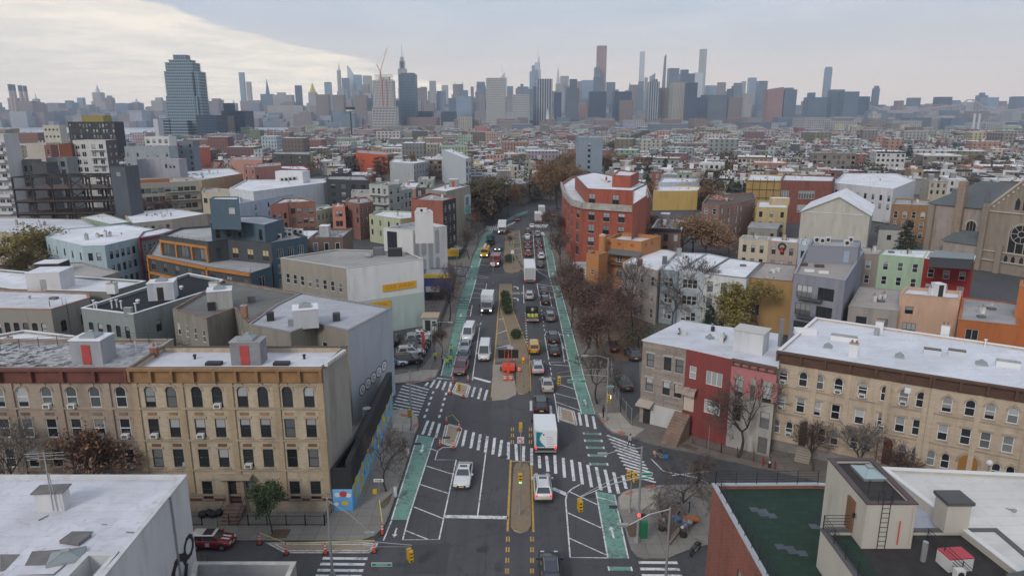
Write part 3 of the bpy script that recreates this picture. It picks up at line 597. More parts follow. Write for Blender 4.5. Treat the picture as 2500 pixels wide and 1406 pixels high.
 def fire_escape(s,i,u,w,zs,m=None):
  m=m or BLACK;a,d=s.at(i,0);o=Vector((d.y,-d.x));mb=MB()
  def P(uu,k,z):q=a+d*uu+o*k;return(q.x,q.y,z)
  for q,z in enumerate(zs):
   for k in(0.05,.5,.95):mb.tube([P(u-w/2,k,z),P(u+w/2,k,z)],.03,m,4)
   for zz in(.45,.9):mb.tube([P(u-w/2,0,z+zz),P(u-w/2,.95,z+zz),P(u+w/2,.95,z+zz),P(u+w/2,0,z+zz)],.02,m,4)
   for k in range(8):uu=u-w/2+w*k/7;mb.tube([P(uu,.95,z),P(uu,.95,z+.9)],.012,m,3);mb.tube([P(uu,.05,z),P(uu,.95,z)],.012,m,3)
   if q+1<len(zs):mb.tube([P(u-w*.35,.5,z),P(u+w*.35,.5,zs[q+1])],.03,m,4);mb.tube([P(u-w*.35,.8,z),P(u+w*.35,.8,zs[q+1])],.03,m,4)
  return s.part('fire_escape',mb)
 def awning(s,i,u,w,z,dep,m,drop=.5):
  a,d=s.at(i,0);o=Vector((d.y,-d.x));mb=MB()
  def P(uu,k,zz):q=a+d*uu+o*k;return(q.x,q.y,zz)
  A,Bq,Cq,D=P(u-w/2,0.02,z),P(u+w/2,0.02,z),P(u+w/2,dep,z-drop),P(u-w/2,dep,z-drop);mb.face([D,Cq,Bq,A],m)
  mb.face([P(u-w/2,0.02,z-.06),P(u+w/2,0.02,z-.06),P(u+w/2,dep,z-drop-.06),P(u-w/2,dep,z-drop-.06)],m);mb.face([D,P(u-w/2,dep,z-drop-.22),P(u+w/2,dep,z-drop-.22),Cq],m);mb.face([A,D,P(u-w/2,0.02,z-drop)],m);mb.face([Bq,P(u+w/2,0.02,z-drop),Cq],m)
  return s.part('awning',mb)
 def clutter(s,n=5):
  """small things found on every flat roof here"""
  r=s.rng;P=inset(s.P,1.2)
  for i in range(n):
   k=[r.random()**.8 for _ in P];t=sum(k);x=sum(a*p[0]for a,p in zip(k,P))/t;y=sum(a*p[1]for a,p in zip(k,P))/t;q=r.random()
   if q<.25:s.pipe(None,.6+r.random()*.5,.06,r.choice([FR_W,METAL,BLACK]),r.random()<.5,raw=(x,y))
   elif q<.45:s.dome(None,r.choice([METAL,FR_W]),.25,raw=(x,y))
   elif q<.7:s.chimney(None,.5,.5+.4*r.random(),.7+r.random()*.7,s.wall if r.random()<.5 else flat((0.55,0.55,0.56),.9,var=.2),1,raw=(x,y))
   elif q<.85:s.rbox('roof_hatch',None,1.0,.8,.35,flat((0.12,0.12,0.13),.7),0,raw=(x,y))
   else:s.unit(None,.9,.5,.7,r.random()*3,raw=(x,y))
def rect(A,Bp,depth,z,turn=0.0):
 """footprint from the two near roof corners and a depth away from the viewer"""
 a,b=Vector(G(*A,z)),Vector(G(*Bp,z));d=(b-a).normalized();n=Vector((-d.y,d.x));n=n if n.y>0 else-n;return[tuple(a),tuple(b),tuple(b+n*depth),tuple(a+n*depth)]
 # buildings near the crossing
TAN=brickm((0.45,0.37,0.27),(0.385,0.31,0.22));TAUPE=brickm((0.33,0.26,0.205),(0.28,0.22,0.17));STONE=flat((0.33,0.27,0.20),.9,var=.2,name='stone_trim');STONE2=flat((0.30,0.245,0.20),.9,var=.2,name='stone_trim2')
BEIGE=stucco((0.27,0.25,0.215),.5,1);BEIGE2=stucco((0.31,0.29,0.26),.5,4);PALEBLUE=stucco((0.43,0.47,0.52),.14,2);CREAM=stucco((0.50,0.46,0.40),.2,3)
RED_D=flat((0.36,0.05,0.045),.6,var=.15,name='red_door');BULK=stucco((0.33,0.34,0.37),.3,6)
def zr(a,b,t):return a+(b-a)*t
Zw=10.5;BR=G(455,1160,Zw);F1=(BR[0]+.75,34.0);nt_=G(275,1355,Zw);nl=G(216,1355,Zw)
WHT=stucco((0.58,0.585,0.60),.18,5)
L1=B('white_building','white-walled building with worn white roof at bottom left, black graffiti on its side wall',[F1,BR,(-75,BR[1]),(-75,24.0),(nl[0],24.0),nl,nt_,(nt_[0]+.05,34.0)],Zw,WHT,roofm((0.64,0.64,0.70),0.42,seed=21,dark=(0.3,0.29,0.3),thr=.58),raw=True,par=.22,short='the white building with graffiti')
GRB=flat((0.16,0.15,0.15),.95,var=.2,name='bitumen')
L1.rbox('chimney_box',(133,1240),1.9,1.0,1.5,WHT,.1,GRB,over=.15);x,y=G(131,1246,Zw)
mb=MB();mb.tube([(x,y,Zw),(x,y,Zw+4.6)],.05,METAL,5);mb.tube([(x+.3,y,Zw),(x+.1,y,Zw+3)],.03,METAL,4)
for dz in(4.0,4.3,4.5):mb.tube([(x-1.3,y-.3*dz+1.2,Zw+dz),(x+1.3,y+.2,Zw+dz)],.02,METAL,4)
L1.part('antenna',mb);L1.rsky((163,1362),2.0,1.5,.35);L1.rbox('roof_hatch',(185,1318),1.5,1.1,.25,GRB,-.2)
for q in([(175,1296),(229,1296),(222,1305),(170,1305)],[(78,1345),(150,1340),(120,1378),(60,1380)],[(36,1403),(130,1400),(160,1375),(163,1378),(133,1404)],[(308,1297),(342,1298),(342,1301),(308,1300)],[(93,1268),(118,1256),(119,1259),(95,1271)],[(0,1352),(50,1352),(12,1392),(0,1395)],[(248,1278),(262,1279),(262,1281),(248,1280)]):  # tar patches; the left-edge one paints a lightwell opening's dark inside as flat colour
 mb=MB();mb.face([(*G(*p,L1.rz+.012),L1.rz+.012)for p in q][::-1],GRB);L1.part('tar_and_opening_patch',mb)
L1.fbox('drainpipe',0,L1.elen(0)-3.2,L1.elen(0)-3.05,0,Zw,0,.12,METAL)
def seg_stroke(B_,i,pts,wd,m,k=.02):
 mb=MB();a,d=B_.at(i,0);o=Vector((d.y,-d.x));P=[Vector(p)for p in pts]
 for p,q in zip(P,P[1:]):
  k+=.002
  t=(q-p).normalized()*wd*.35;n=Vector((-t.y,t.x)).normalized()*wd/2;c=[p-n-t,q-n+t,q+n+t,p+n-t]
  mb.face([(*(a+d*v.x+o*k),v.y)for v in c],m)
 return mb
def arcp(cx,cy,r,a0,a1,n=10,ry=None):ry=ry or r;return[(cx+r*math.cos(rad(a0+(a1-a0)*i/n)),cy+ry*math.sin(rad(a0+(a1-a0)*i/n)))for i in range(n+1)]
e0=L1.elen(0);mb=MB()
for args in((arcp(e0-1.1,4.9,.8,0,360),.35),(arcp(e0-3.1,3.9,1.2,10,350),.6),(arcp(e0-5.6,3.0,1.1,0,270),.55),([(e0-4.3,1.8),(e0-4.0,4.4)],.45)):
 s2=seg_stroke(L1,0,args[0],args[1],BLACK);n0=len(mb.v);mb.v+=s2.v;mb.f+=[tuple(k+n0 for k in f)for f in s2.f];mb.m+=s2.m;mb.ms=s2.ms
L1.part('graffiti',mb)
LW=B('low_building','low grey flat-roofed building at the kerb of the side street, bottom left',[(475,1372),(722,1372),(690,1440),(640,1560),(430,1560)],4.0,stucco((0.34,0.34,0.34),.3),GREY_ROOF,par=.9,cop=flat((.45,.44,.42),.9,var=.2))
LW.ladder(G(500,1372,4),3.1,4.8,(1,0))
zt=15.1;yF=61.6;xa,xb=-35.96,-17.75;back=G(845,857,zt)
wid=xb-xa;us=[wid*(f-317)/(797-317)for f in(361,414,478,529,592,643,704,758)]
def rowspec(top,h,**k):return dict(us=us,rows=1,w=1.0,h=h,top=top,sur=STONE,**k)
T4=[rowspec(1.75,2.15,arch=1,ac={(0,3)}),rowspec(5.05,1.95,sty='dh',ac={(0,0),(0,2)}),rowspec(8.2,1.95,ac={(0,4)}),dict(us=us[1:3]+us[4:],rows=1,w=1.0,h=1.95,top=11.6,sur=STONE,ac=())]
L3=B('tan_brick_tenement','four-storey tan brick tenement with orange cornice and arched top windows',[(xa,yF),(xb,yF),(back[0]-.2,68.0),(xa,68.0)],zt,TAN,roofm((0.60,.6,.65),.25,seed=31),faces={0:T4},raw=True,par=.5,walls={1:stucco((0.36,.34,.30),.35,8)},cop=flat((0.08,.06,.05),.8),short='the tan brick tenement')
OR=flat((0.24,0.135,0.06),.7,var=.2,name='orange_cornice');MAR=flat((0.13,0.045,0.035),.8,var=.2,name='maroon_cornice')
L3.cornice(0,OR,1.25,.5,10,bm=OR)
PIL=brickm((0.38,0.29,0.18),(0.33,0.25,0.155))
for f in(317,437,560,675,790):u=max(.35,min(wid-.35,wid*(f-317)/480+.1));L3.fbox('pilaster',0,u-.3,u+.3,2.2,zt-1.3,0,.14,PIL)
for z in(11.05,7.75,4.6):L3.band(0,z,STONE,.16,.18)
L3.band(0,zt-1.75,STONE,.12,.12,'dentil_course');L3.band(0,1.9,STONE,.2,.12);L3.fbox('plinth',0,0,wid,1.35,1.6,0,.08,MAR)
for r_,z in enumerate((10.4,7.15)):
 for u in us:L3.fbox('terracotta_panel',0,u-.42,u+.42,z,z+.28,0,.05,flat((0.27,0.17,0.09)if r_==0 else(0.16,0.08,0.05),.9,var=.3,name='terracotta'))
dx_=(us[3]+us[4])/2-.35
L3.fbox('doorway',0,dx_-.95,dx_-.62,1.0,4.0,0,.35,STONE);L3.fbox('doorway',0,dx_+.62,dx_+.95,1.0,4.0,0,.35,STONE);L3.fbox('door',0,dx_-.6,dx_+.6,1.1,3.6,.0,.05,flat((.025,.02,.02),.5));L3.fbox('door_canopy',0,dx_-1.8,dx_+1.8,4.0,4.25,0,.9,STONE)
ST=flat((0.22,0.15,0.12),.9,var=.2,name='brownstone_steps')
for i in range(6):L3.fbox('step',0,dx_-.9,dx_+.9,0.12+i*.17,.29+i*.17,2.4-i*.36-.36,2.4-i*.36,ST)
L3.fbox('stoop',0,dx_-.9,dx_+.9,.12,1.12,0,.24,ST)
for s_ in(-1,1):
 q,d=L3.at(0,dx_+s_*.95,.1);q2,_=L3.at(0,dx_+s_*.95,2.6);mb=MB();mb.tube([(*q,2.0),(*q2,1.0),(*q2,.13)],.03,BLACK,4);L3.part('handrail',mb)
L3.bulkhead((610,884),2.9,1.8,2.3,flat((.20,.20,.22),.8,var=.2),0,RED_D,GREY_ROOF,True)
for p in((523,890),(688,890)):L3.rbox('roof_hatch',p,1.5,.7,.3,BLACK)
for p in((476,876),(743,876)):L3.dome(p,BLACK,.2)
for i in range(9):L3.rbox('coping_block',lerp((797,893),(840,862),i/8),.35,.35,.35,flat((.55,.55,.56),.8),raw=None,z=zt+.05)
wid4=24.0;us4=[wid4+wid*(f-317)/480 for f in(-75,-17,42,103,165,223,288)]
T5=[dict(us=us4,rows=1,w=1.05,h=2.15,top=1.75,arch=1,fr=FR_W,sur=STONE2,ac={(0,3),(0,4)}),dict(us=us4,rows=1,w=1.05,h=1.95,top=5.05,fr=FR_W,sur=STONE2,ac={(0,5),(0,6)}),dict(us=us4,rows=1,w=1.05,h=1.95,top=8.2,fr=FR_W,sur=STONE2,ac={(0,4),(0,6)}),dict(us=us4,rows=1,w=1.05,h=1.95,top=11.6,fr=FR_W,sur=STONE2)]
L4=B('brown_brick_tenement','grey-brown brick tenement with maroon cornice and blotchy black and white roof',[(xa-wid4,yF),(xa-.02,yF),(xa-.02,70.5),(xa-wid4,70.5)],zt-.02,TAUPE,DIRTY_ROOF,{0:T5},raw=True,par=.3,short='the grey-brown tenement')
L4.cornice(0,MAR,1.25,.5,9,bm=MAR)
for f in(15,134,257):u=wid4+wid*(f-317)/480;L4.fbox('pilaster',0,u-.3,u+.3,2.2,zt-1.3,0,.14,TAUPE)
for z in(11.05,7.75,4.6):L4.band(0,z,STONE2,.16,.15)
for u in us4:
 for z in(10.4,7.15):L4.fbox('terracotta_panel',0,u-.42,u+.42,z,z+.28,0,.05,flat((0.17,0.12,0.09),.9,var=.3,name='terracotta2'))
L4.bulkhead((232,880),3.0,2.4,2.4,BULK,0,RED_D,WHITE_ROOF,True,side=1);L4.chimney((378,868),.7,.5,.9,brickm((.3,.1,.07)),1)
L4.rail([(xa-wid4,64.5),(xa-10,69.9),(xa-.5,70.2)],L4.rz,1.1);L4.pipe((333,860),1.2)
def iron_fence(name,label,pts,h=1.1,z=.13,m=None,sp=.16,r=.011,cat='fence'):
 m=m or BLACK;pts=[Vector(G(*p,z))for p in pts]if not isinstance(pts[0],Vector)else pts;e=thing(name,label,cat,(*pts[0],z));off=(-pts[0].x,-pts[0].y,-z);pm=MB();rm=MB()
 for a,b in zip(pts,pts[1:]):
  Ln=(b-a).length;k=max(1,round(Ln/2.0))
  for j in range(k+1):
   q=a.lerp(b,j/k);mb=MB();mb.box(q.x-.04,q.x+.04,q.y-.04,q.y+.04,z,z+h+.1,m);obj('post',mb,e,loc=off)
  for zz in(.12,h-.1):rm.tube([(*a,z+zz),(*b,z+zz)],.022,m,4)
  if sp:
   for j in range(int(Ln/sp)):q=a.lerp(b,j*sp/Ln);pm.tube([(*q,z),(*q,z+h)],r,m,3)
 obj('rail',rm,e,loc=off)
 if sp:o=obj('pickets',pm,e,loc=off);o['kind']='stuff'
 return e
iron_fence('iron_fence','low black iron railing in front of the tan tenement, right of its stoop',[Vector((-27.0,59.2)),Vector((-17.9,59.2)),Vector((-17.8,61.4))])
iron_fence('iron_fence','low black iron railing in front of the tan tenement, left of its stoop',[Vector((-45,59.2)),Vector((-29.6,59.2))])
A0,A1=G(862,1252),G(960,1003);zm=4.6
MURAL=None
def muralm():
 m,b=newmat('mural_paint');t=N('ShaderNodeTexCoord').outputs['Object'];f=noise(t,.55,3,.5);g=noise(t,.8,4,.6)
 c=MIX(SM(noise(t,.2,2),.45,.55),(0.10,0.32,0.62),(0.16,0.42,0.72));c=MIX(SM(g,.60,.615),c,(.55,.5,.1));c=MIX(SM(f,.64,.65),c,(.62,.66,.7));mp=N('ShaderNodeMapping');L(t,mp.inputs[0]);mp.inputs['Location'].default_value=(7,7,7);h=noise(mp.outputs[0],.9,3,.5);c=MIX(SM(h,.67,.68),c,(.35,.04,.05));L(c,b.inputs['Base Color']);b.inputs['Roughness'].default_value=.75;return m
MURAL=muralm();BLKW=stucco((0.022,0.024,0.026),.2,3)
L2=B('mural_building','low black corner building with blue cloud mural along its street wall',[(-17.7,61.75),(A0[0],61.75),A1,(A1[0]-1.0,A1[1]+2),(-17.0,69)],zm,BLKW,flat((.03,.03,.033),.9,var=.3),raw=True,par=1.0,short='the mural building')
L2.fbox('mural',0,0.02,L2.elen(0)-.02,.13,2.5,0,.03,MURAL);L2.fbox('mural',1,.02,L2.elen(1)-.02,.13,2.7,0,.03,MURAL)
YB=flat((0.55,0.42,0.03),.7,name='mural_yellow');
for j in range(8):L2.part('mural_figure',seg_stroke(L2,1,arcp(1.5+j*3.0,1.9,.55,0,300,8,.9),.5,YB,.045))
for p_,r_,m_ in(((1.2,1.0),.35,YB),((1.1,2.0),.4,flat((.45,.04,.04),.7,name='mural_red')),((.5,1.9),.3,FR_W),((1.6,1.85),.28,FR_W),((.35,.9),.25,FR_W)):L2.part('mural_figure',seg_stroke(L2,0,arcp(*p_,r_*.5,0,330,7,r_*.3),r_*.9,m_,.045))
L2.fbox('parapet_cap',1,0,L2.elen(1),zm,zm+.9,-.5,.03,BLKW);x,y=G(895,990,5.5);mb=MB();mb.cyl((x,y),.5,4,5.2,METAL,12);L2.part('exhaust_fan',mb)
GLR=roofm((0.42,0.43,0.47),.3,seed=41)
L5=B('grey_wall_building','building with tall blank pale grey-blue side wall tagged with bubble letters',[(605,792),(709,812),(770,789),(850,808),(957,752),(735,714),(672,745)],12.6,BEIGE,GLR,{0:[dict(n=2,rows=3,m0=1,fr=FR_W,top=2.2)],2:[dict(n=2,rows=3,m0=1,fr=FR_W,top=2.2)]},par=.12,walls={3:PALEBLUE,4:PALEBLUE},cop=flat((.2,.2,.21),.8),short='the tall grey-blue wall')
L5.bulkhead((748,795),3.0,2.8,2.4,stucco((.50,.51,.55),.1),.3,None,WHITE_ROOF,True);L5.rbox('water_heater_box',(822,782),.9,.9,1.0,flat((.05,.05,.055),.7),.3);L5.rbox('vent_box',(712,795),.8,.8,.9,METAL,.3);L5.rbox('vent_box',(661,782),.9,.9,1.1,BLACK,.3);L5.chimney((598,775),.7,.7,1.6,brickm((.3,.16,.1)),1)
TAGM=flat((0.66,.67,.68),.7,name='tag_fill');e3=L5.elen(3);mb=MB()
for j in range(5):
 u=e3*(.22+.13*j);zc=4.0+j*.3
 for r_,m_,k_ in((.82,BLACK,.02),(.69,TAGM,.035)):
  P_=arcp(u,zc,r_,0,360,12);a,d=L5.at(3,0);o=Vector((d.y,-d.x));mb.face([(*(a+d*p[0]+o*k_),p[1])for p in P_[:-1]],m_)
 s2=seg_stroke(L5,3,arcp(u,zc,.28,40,330,6),.09,BLACK,.05);n0=len(mb.v);mb.v+=s2.v;mb.f+=[tuple(k+n0 for k in f)for f in s2.f];mb.m+=[mb.mi(BLACK)]*len(s2.m)
L5.part('graffiti',mb)
L6=B('grey_roof_building','beige stuccoed building with weathered dark grey roof and fire escape',[(421,755),(504,777),(572,752),(605,788),(672,745),(739,715),(545,684)],12.3,BEIGE,roofm((.17,.17,.165),.5,seed=51),{0:[dict(n=4,rows=4,m0=.7,fr=FR_W,top=1.8,w=.7)],2:[dict(n=1,rows=4,m0=1,fr=FR_W,top=2)]},par=.3,cop=flat((.2,.12,.1),.9,var=.3))
L6.fire_escape(0,2.0,3.2,[1.5,4.6,7.6]);L6.bulkhead((540,750),3.2,2.8,2.6,stucco((.4,.4,.39),.4),.35,None,WHITE_ROOF,True);L6.rbox('vent_box',(518,757),1.0,.8,1.2,BLACK,.3);L6.rbox('vent_box',(615,738),1.0,.9,1.0,flat((.1,.11,.12),.7),.3);L6.chimney((523,705),1.3,.7,1.0,FR_W,0)
L7=B('black_roof_building','grey-green stuccoed building with black roof and white parapet line',[(198,752),(325,767),(520,706),(545,683),(460,667)],12.0,stucco((0.255,.285,.285),.3,7),DARK_ROOF,{0:[dict(n=5,rows=3,m0=1,top=1.9,arch=2,w=.85)],1:[dict(us=[4,11],rows=3,top=1.9,arch=2)]},par=.4,cop=flat((.66,.67,.7),.7),short='the black-roofed building')
L7.bulkhead((400,728),3.6,2.8,2.6,stucco((.48,.5,.55),.15),.25,flat((.03,.02,.02),.8),WHITE_ROOF,True)
for p in((230,752),(237,757),(274,753),(286,751),(297,754),(332,760)):L7.pipe(p,1.1,.1,FR_W,True)
L7.dome((337,740),FR_W,.35);L7.dome((443,706),FR_W,.35);L7.chimney((315,771),1.0,.6,1.1,None,0)
L8=B('beige_row_house','stained beige stuccoed house with white roof beyond the grey-brown tenement',[(-80,752),(124,756),(220,727),(215,716),(-80,706)],11.6,BEIGE2,WHITE_ROOF2,{0:[dict(n=8,rows=3,m0=1,top=2.0,arch=2,w=.85)],1:[dict(n=2,rows=3,m0=1.2,top=2.0,arch=2)]},par=.12,cop=flat((.35,.17,.11),.9,var=.3))
L8.ladder(G(158,745,11.6),7,12.6,(1,.6));L8.pipe((122,748),.8,.05,BLACK);L8.clutter(2)
L9=B('white_roof_house','greenish-grey house with white roof and a big white stair shed',[(-80,690),(30,705),(269,712),(356,686),(180,674),(0,658),(-80,655)],11.6,stucco((.22,.225,.20),.4),WHITE_ROOF,par=.35,cop=flat((.62,.63,.66),.7))
L9.bulkhead((128,704),5.0,4.6,3.0,stucco((.58,.58,.6),.1),.12,flat((.3,.3,.3),.7),WHITE_ROOF,False);L9.chimney((276,716),1.3,1.0,1.6,FR_W,1);L9.rbox('skylight_box',(130,662),4.2,3.6,1.7,BLACK,.1,WHITE_ROOF)
B('grey_roof_house','house with sloping grey-beige roof left of the orange-framed block',[(175,676),(245,678),(292,664),(200,640),(100,645)],11.4,BEIGE2,roofm((.38,.37,.36),.3,seed=61),par=.15)
B('white_roof_house','white flat-roofed house with raised hatch at the left edge, behind the tenement railing',[(-80,885),(0,880),(200,822),(60,806),(-80,830)],11.8,BEIGE2,WHITE_ROOF3,par=.3,cop=flat((.6,.6,.62),.7)).clutter(4)
LB=stucco((0.40,0.50,0.56),.25,11)
L10=B('pale_blue_building','pale blue stuccoed building with white roof behind the yellow-green tree',[(111,579),(200,601),(255,600),(336,581),(420,566),(300,548),(150,560)],10.6,LB,WHITE_ROOF3,{0:[dict(n=5,rows=3,m0=1,top=1.6,w=.8)],1:[dict(n=2,rows=3,top=1.6,m0=1)],2:[dict(n=5,rows=3,m0=1.2,top=1.6)]},par=.15,short='the pale blue building')
L10.clutter(6);L10.chimney((212,586),.7,.5,1.3,METAL,1)
MF=flat((.17,.03,.05),.7,name='maroon_panel')
L11=B('maroon_frame_building','narrow grey building framed in maroon left of the orange-framed block',[(337,582),(391,573),(430,560),(400,556),(350,566)],10.8,stucco((.27,.28,.29),.2),WHITE_ROOF,{0:[dict(n=3,rows=3,top=1.6,m0=1,fr=FR_W)]},par=.2,cop=MF);L11.fbox('frame',0,-.1,.45,0,10.8,0,.5,MF);L11.fbox('frame',0,0,L11.elen(0),10.2,10.8,0,.5,MF)
SL=stucco((0.062,0.07,0.08),.1,13);SB=stucco((0.075,0.12,0.16),.1,14);ORF=flat((.42,.17,.035),.6,var=.12,name='orange_frame');CURT=flat((.42,.33,.2),.8,name='curtain')
L12=B('slate_orange_block','slate-blue modern apartment block with orange frames and roof terrace',[(391,575),(507,591),(556,585),(662,594),(750,578),(690,556),(560,548),(440,556)],13.4,SL,roofm((.42,.42,.43),.25,seed=71),{0:[dict(n=3,rows=1,w=2.2,h=2.2,top=1.5,sty='v',fr=FR_B,m0=.6,pane=(GL_M,GL_M))],1:[dict(n=1,rows=1,w=1.0,h=2.1,top=1.5)],2:[dict(n=3,rows=2,w=1.6,h=2.2,top=1.6,sty='v',fr=FR_B,m0=.9,pane=(CURT,GL_D))],3:[dict(n=3,rows=3,w=1.6,h=1.9,top=1.5,sty='v2',fr=FR_W,m0=1.2)]},walls={3:SB},cop=flat((.05,.055,.06),.6),short='the slate block with orange frames')
L12.fbox('orange_frame',0,0,L12.elen(0),12.0,12.5,0,.35,ORF)
for u in(0,.33,.66,.97):L12.fbox('orange_frame',0,u*L12.elen(0),u*L12.elen(0)+.45,9.3,12.0,0,.35,ORF)
def sub(hb,px,z,wall,roof,z0,faces=None,par=.3,cop=None,walls=None,raw=False):
 """another volume of the same building, its walls, roof and windows being parts of the host"""
 return B('x','',px,z,wall,roof,faces,par,cop,z0,raw,walls=walls,host=hb)
lowb=[(361,623),(505,652),(612,668),(663,652),(663,598),(556,588),(505,594),(391,578)]
L12b=sub(L12,lowb,9.4,SL,roofm((.4,.4,.41),.3,seed=72),0,{0:[dict(n=5,rows=2,w=1.5,h=2.0,top=1.0,sty='v',fr=FR_B,m0=1.0,pane=(GL_M,GL_D),dz=3.2)],1:[dict(n=3,rows=2,w=1.5,h=2.0,top=1.2,sty='v',fr=FR_B)],2:[dict(n=1,rows=2,w=1.6,h=2.2,top=1.2,sty='v',fr=FR_W)]},walls={2:SB})
for i in(0,1):L12b.fbox('orange_frame',i,0,L12b.elen(i),8.9,9.45,0,.4,ORF);L12b.fbox('orange_frame',i,0,L12b.elen(i),5.5,5.95,0,.4,ORF);L12b.fbox('orange_frame',i,0,.5,2,9.4,0,.4,ORF)
L12b.rail([G(520,650,9.4),G(612,664,9.4),G(658,650,9.4)],9.2,1.1,METAL)
L12.rail([G(395,576,13.4),G(500,589,13.4)],13.0,.9,BLACK)
for i in range(4):
 for j in range(7):
  p=lerp(lerp((600,587),(655,591),j/6),lerp((655,566),(735,573),j/6),i/3)
  L12.unit(p,1.0,.4,1.3,0,flat((.6,.59,.55),.6))
PH=sub(L12,[(514,546),(572,541),(645,550),(692,536),(640,527),(520,530)],16.8,SB,GLR,13.0,{0:[dict(n=2,rows=1,w=1.0,h=2.2,top=1.0,fr=FR_B)],1:[dict(n=2,rows=1,w=1.1,h=2.2,top=1.0)]},.2)
TW=sub(L12,[(511,487),(583,488),(583,481),(520,481)],22.0,SB,WHITE_ROOF,16.0,{0:[dict(us=[4.5],rows=1,w=1.2,h=1.2,top=1.6,fr=FR_W,pane=(GL_B,GL_B))]},.15)
CW=B('car_wash_building','white and mint walled building with yellow car wash sign',[(684,630),(845,655),(1033,632),(990,614),(823,609)],12.8,stucco((.30,.27,.235),.15,15),roofm((.34,.33,.32),.3,seed=81),{0:[dict(n=8,rows=2,w=.95,h=1.8,top=2.7,fr=FR_W,m0=1.2,shade=.6)]},par=.2,walls={1:stucco((.72,.72,.72),.1,16)},cop=flat((.45,.45,.44),.8),short='the car wash building')
CW.fbox('mint_wall',1,.02,CW.elen(1)-.02,0,6.6,0,.03,stucco((.44,.53,.50),.14,17));e1=CW.elen(1)
YS=flat((.62,.36,.02),.5,name='yellow_sign');REDL=flat((.55,.12,.05),.5,name='red_letters')
a_,d_=CW.at(1,0);o_=Vector((d_.y,-d_.x));sg=CW.fbox('sign',1,6.5,13.0,7.7,9.0,.03,.12,YS)
def wall_text(Bd,i,u,z,k,s,size,m,parent,host=None):
 q,d=Bd.at(i,u,k);o=Vector((d.y,-d.x));T=Matrix(((d.x,0,o.x,q.x),(d.y,0,o.y,q.y),(0,1,0,z),(0,0,0,1)))
 return text_obj('lettering',s,m,parent,T,size)
wall_text(CW,1,9.75,8.35,.13,'CAR WASH',1.05,REDL,sg)
sg=CW.fbox('sign',1,1.5,7.9,4.7,6.1,.04,.12,YS);wall_text(CW,1,4.7,5.4,.13,'CAR WASH',1.0,REDL,sg)
CW.rbox('exhaust_hood',(965,625),2.6,1.4,1.5,BLACK,.1);CW.rbox('vent_box',(925,622),2.0,1.6,1.4,flat((.12,.12,.14),.7),.1);CW.dome((900,628),GREY_ROOF,.8)
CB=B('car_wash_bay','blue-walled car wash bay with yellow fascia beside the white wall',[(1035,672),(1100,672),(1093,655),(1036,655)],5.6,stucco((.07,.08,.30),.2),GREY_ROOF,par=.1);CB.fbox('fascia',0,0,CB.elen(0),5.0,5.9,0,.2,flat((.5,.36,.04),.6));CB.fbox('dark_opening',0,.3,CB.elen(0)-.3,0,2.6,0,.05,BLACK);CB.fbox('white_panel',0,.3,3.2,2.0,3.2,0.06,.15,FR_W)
AG=stucco((.36,.365,.38),.1,18);AW=stucco((.60,.60,.61),.12,19)
WA=B('white_arched_building','white modern building with grey arch panels and a tall corner tower',[(936,557),(1007,563),(1091,552),(1030,540)],14.5,AW,GREY_ROOF,{0:[dict(us=[2.2],rows=1,w=2.6,h=8.0,top=.6,sty='v2',fr=FR_D,pane=(GL_D,GL_D)),dict(us=[7.6],rows=1,w=2.8,h=6.0,top=4.0,sty='x',arch=2,fr=FR_D,pane=(GL_D,GL_D))]},par=.6,short='the white arched building')
ew=WA.elen(1)
def pill(Bd,i,u,w,z0,z1,m,k=.03,name='arch_panel'):
 r=w/2;P_=[(u-r,z0+r),(u+r,z0+r)]if 0 else arcp(u,z0+r,r,180,360,6)+arcp(u,z1-r,r,0,180,6);a,d=Bd.at(i,0);o=Vector((d.y,-d.x));mb=MB();mb.face([(*(a+d*p[0]+o*k),p[1])for p in P_],m);return Bd.part(name,mb)
for f,w_,a0,a1 in((.10,.14,0.2,14.0),(.30,.13,0,8.0),(.30,.13,8.6,14.2),(.50,.13,.2,16),(.70,.12,0,8),(.70,.12,8.6,14)):pill(WA,1,ew*f,ew*w_,a0,a1,AG)
TWR=sub(WA,[(1012,520),(1057,519),(1050,512),(1015,514)],20.0,AW,AW,14.0,None,.1);TWR.unit((1030,518),2,1,.8)
def mid(name,label,px,z,wall,roof,faces=None,short=None,n=4,**k):
 b=B(name,label,px,z,wall,roof,faces,short=short,**k)
 if n:b.clutter(n)
 return b
W3=lambda n=3,rows=3,**k:[dict(dict(n=n,rows=rows,m0=.9,top=1.3),**k)]
mid('pale_green_building','pale yellow-green building with white roof behind the white arched building',[(901,524),(977,535),(1030,530),(1007,517),(930,514)],8.5,stucco((.42,.44,.31),.15),WHITE_ROOF3,{0:W3(4,2)},n=5)
K=mid('red_and_grey_building','red brick building with dark grey front facing the avenue',[(1003,487),(1081,491),(1113,483),(1050,471)],15.0,brickm((.30,.085,.05)),GREY_ROOF,{1:[dict(n=3,rows=4,w=1.1,h=1.8,top=1.5,fr=FR_W,m0=1)]},walls={1:stucco((.05,.05,.055),.1)},n=3,short='the red and dark grey building')
Lw=mid('billboard_building','tall concrete-walled building with a billboard facing the avenue',[(1039,463),(1089,468),(1148,454),(1100,445)],15.5,stucco((.26,.25,.23),.2),WHITE_ROOF,{0:[dict(n=1,rows=4,w=1.2,h=2,top=1.2,fr=FR_D)]},walls={1:stucco((.36,.35,.29),.35,23)},n=3,short='the billboard building')
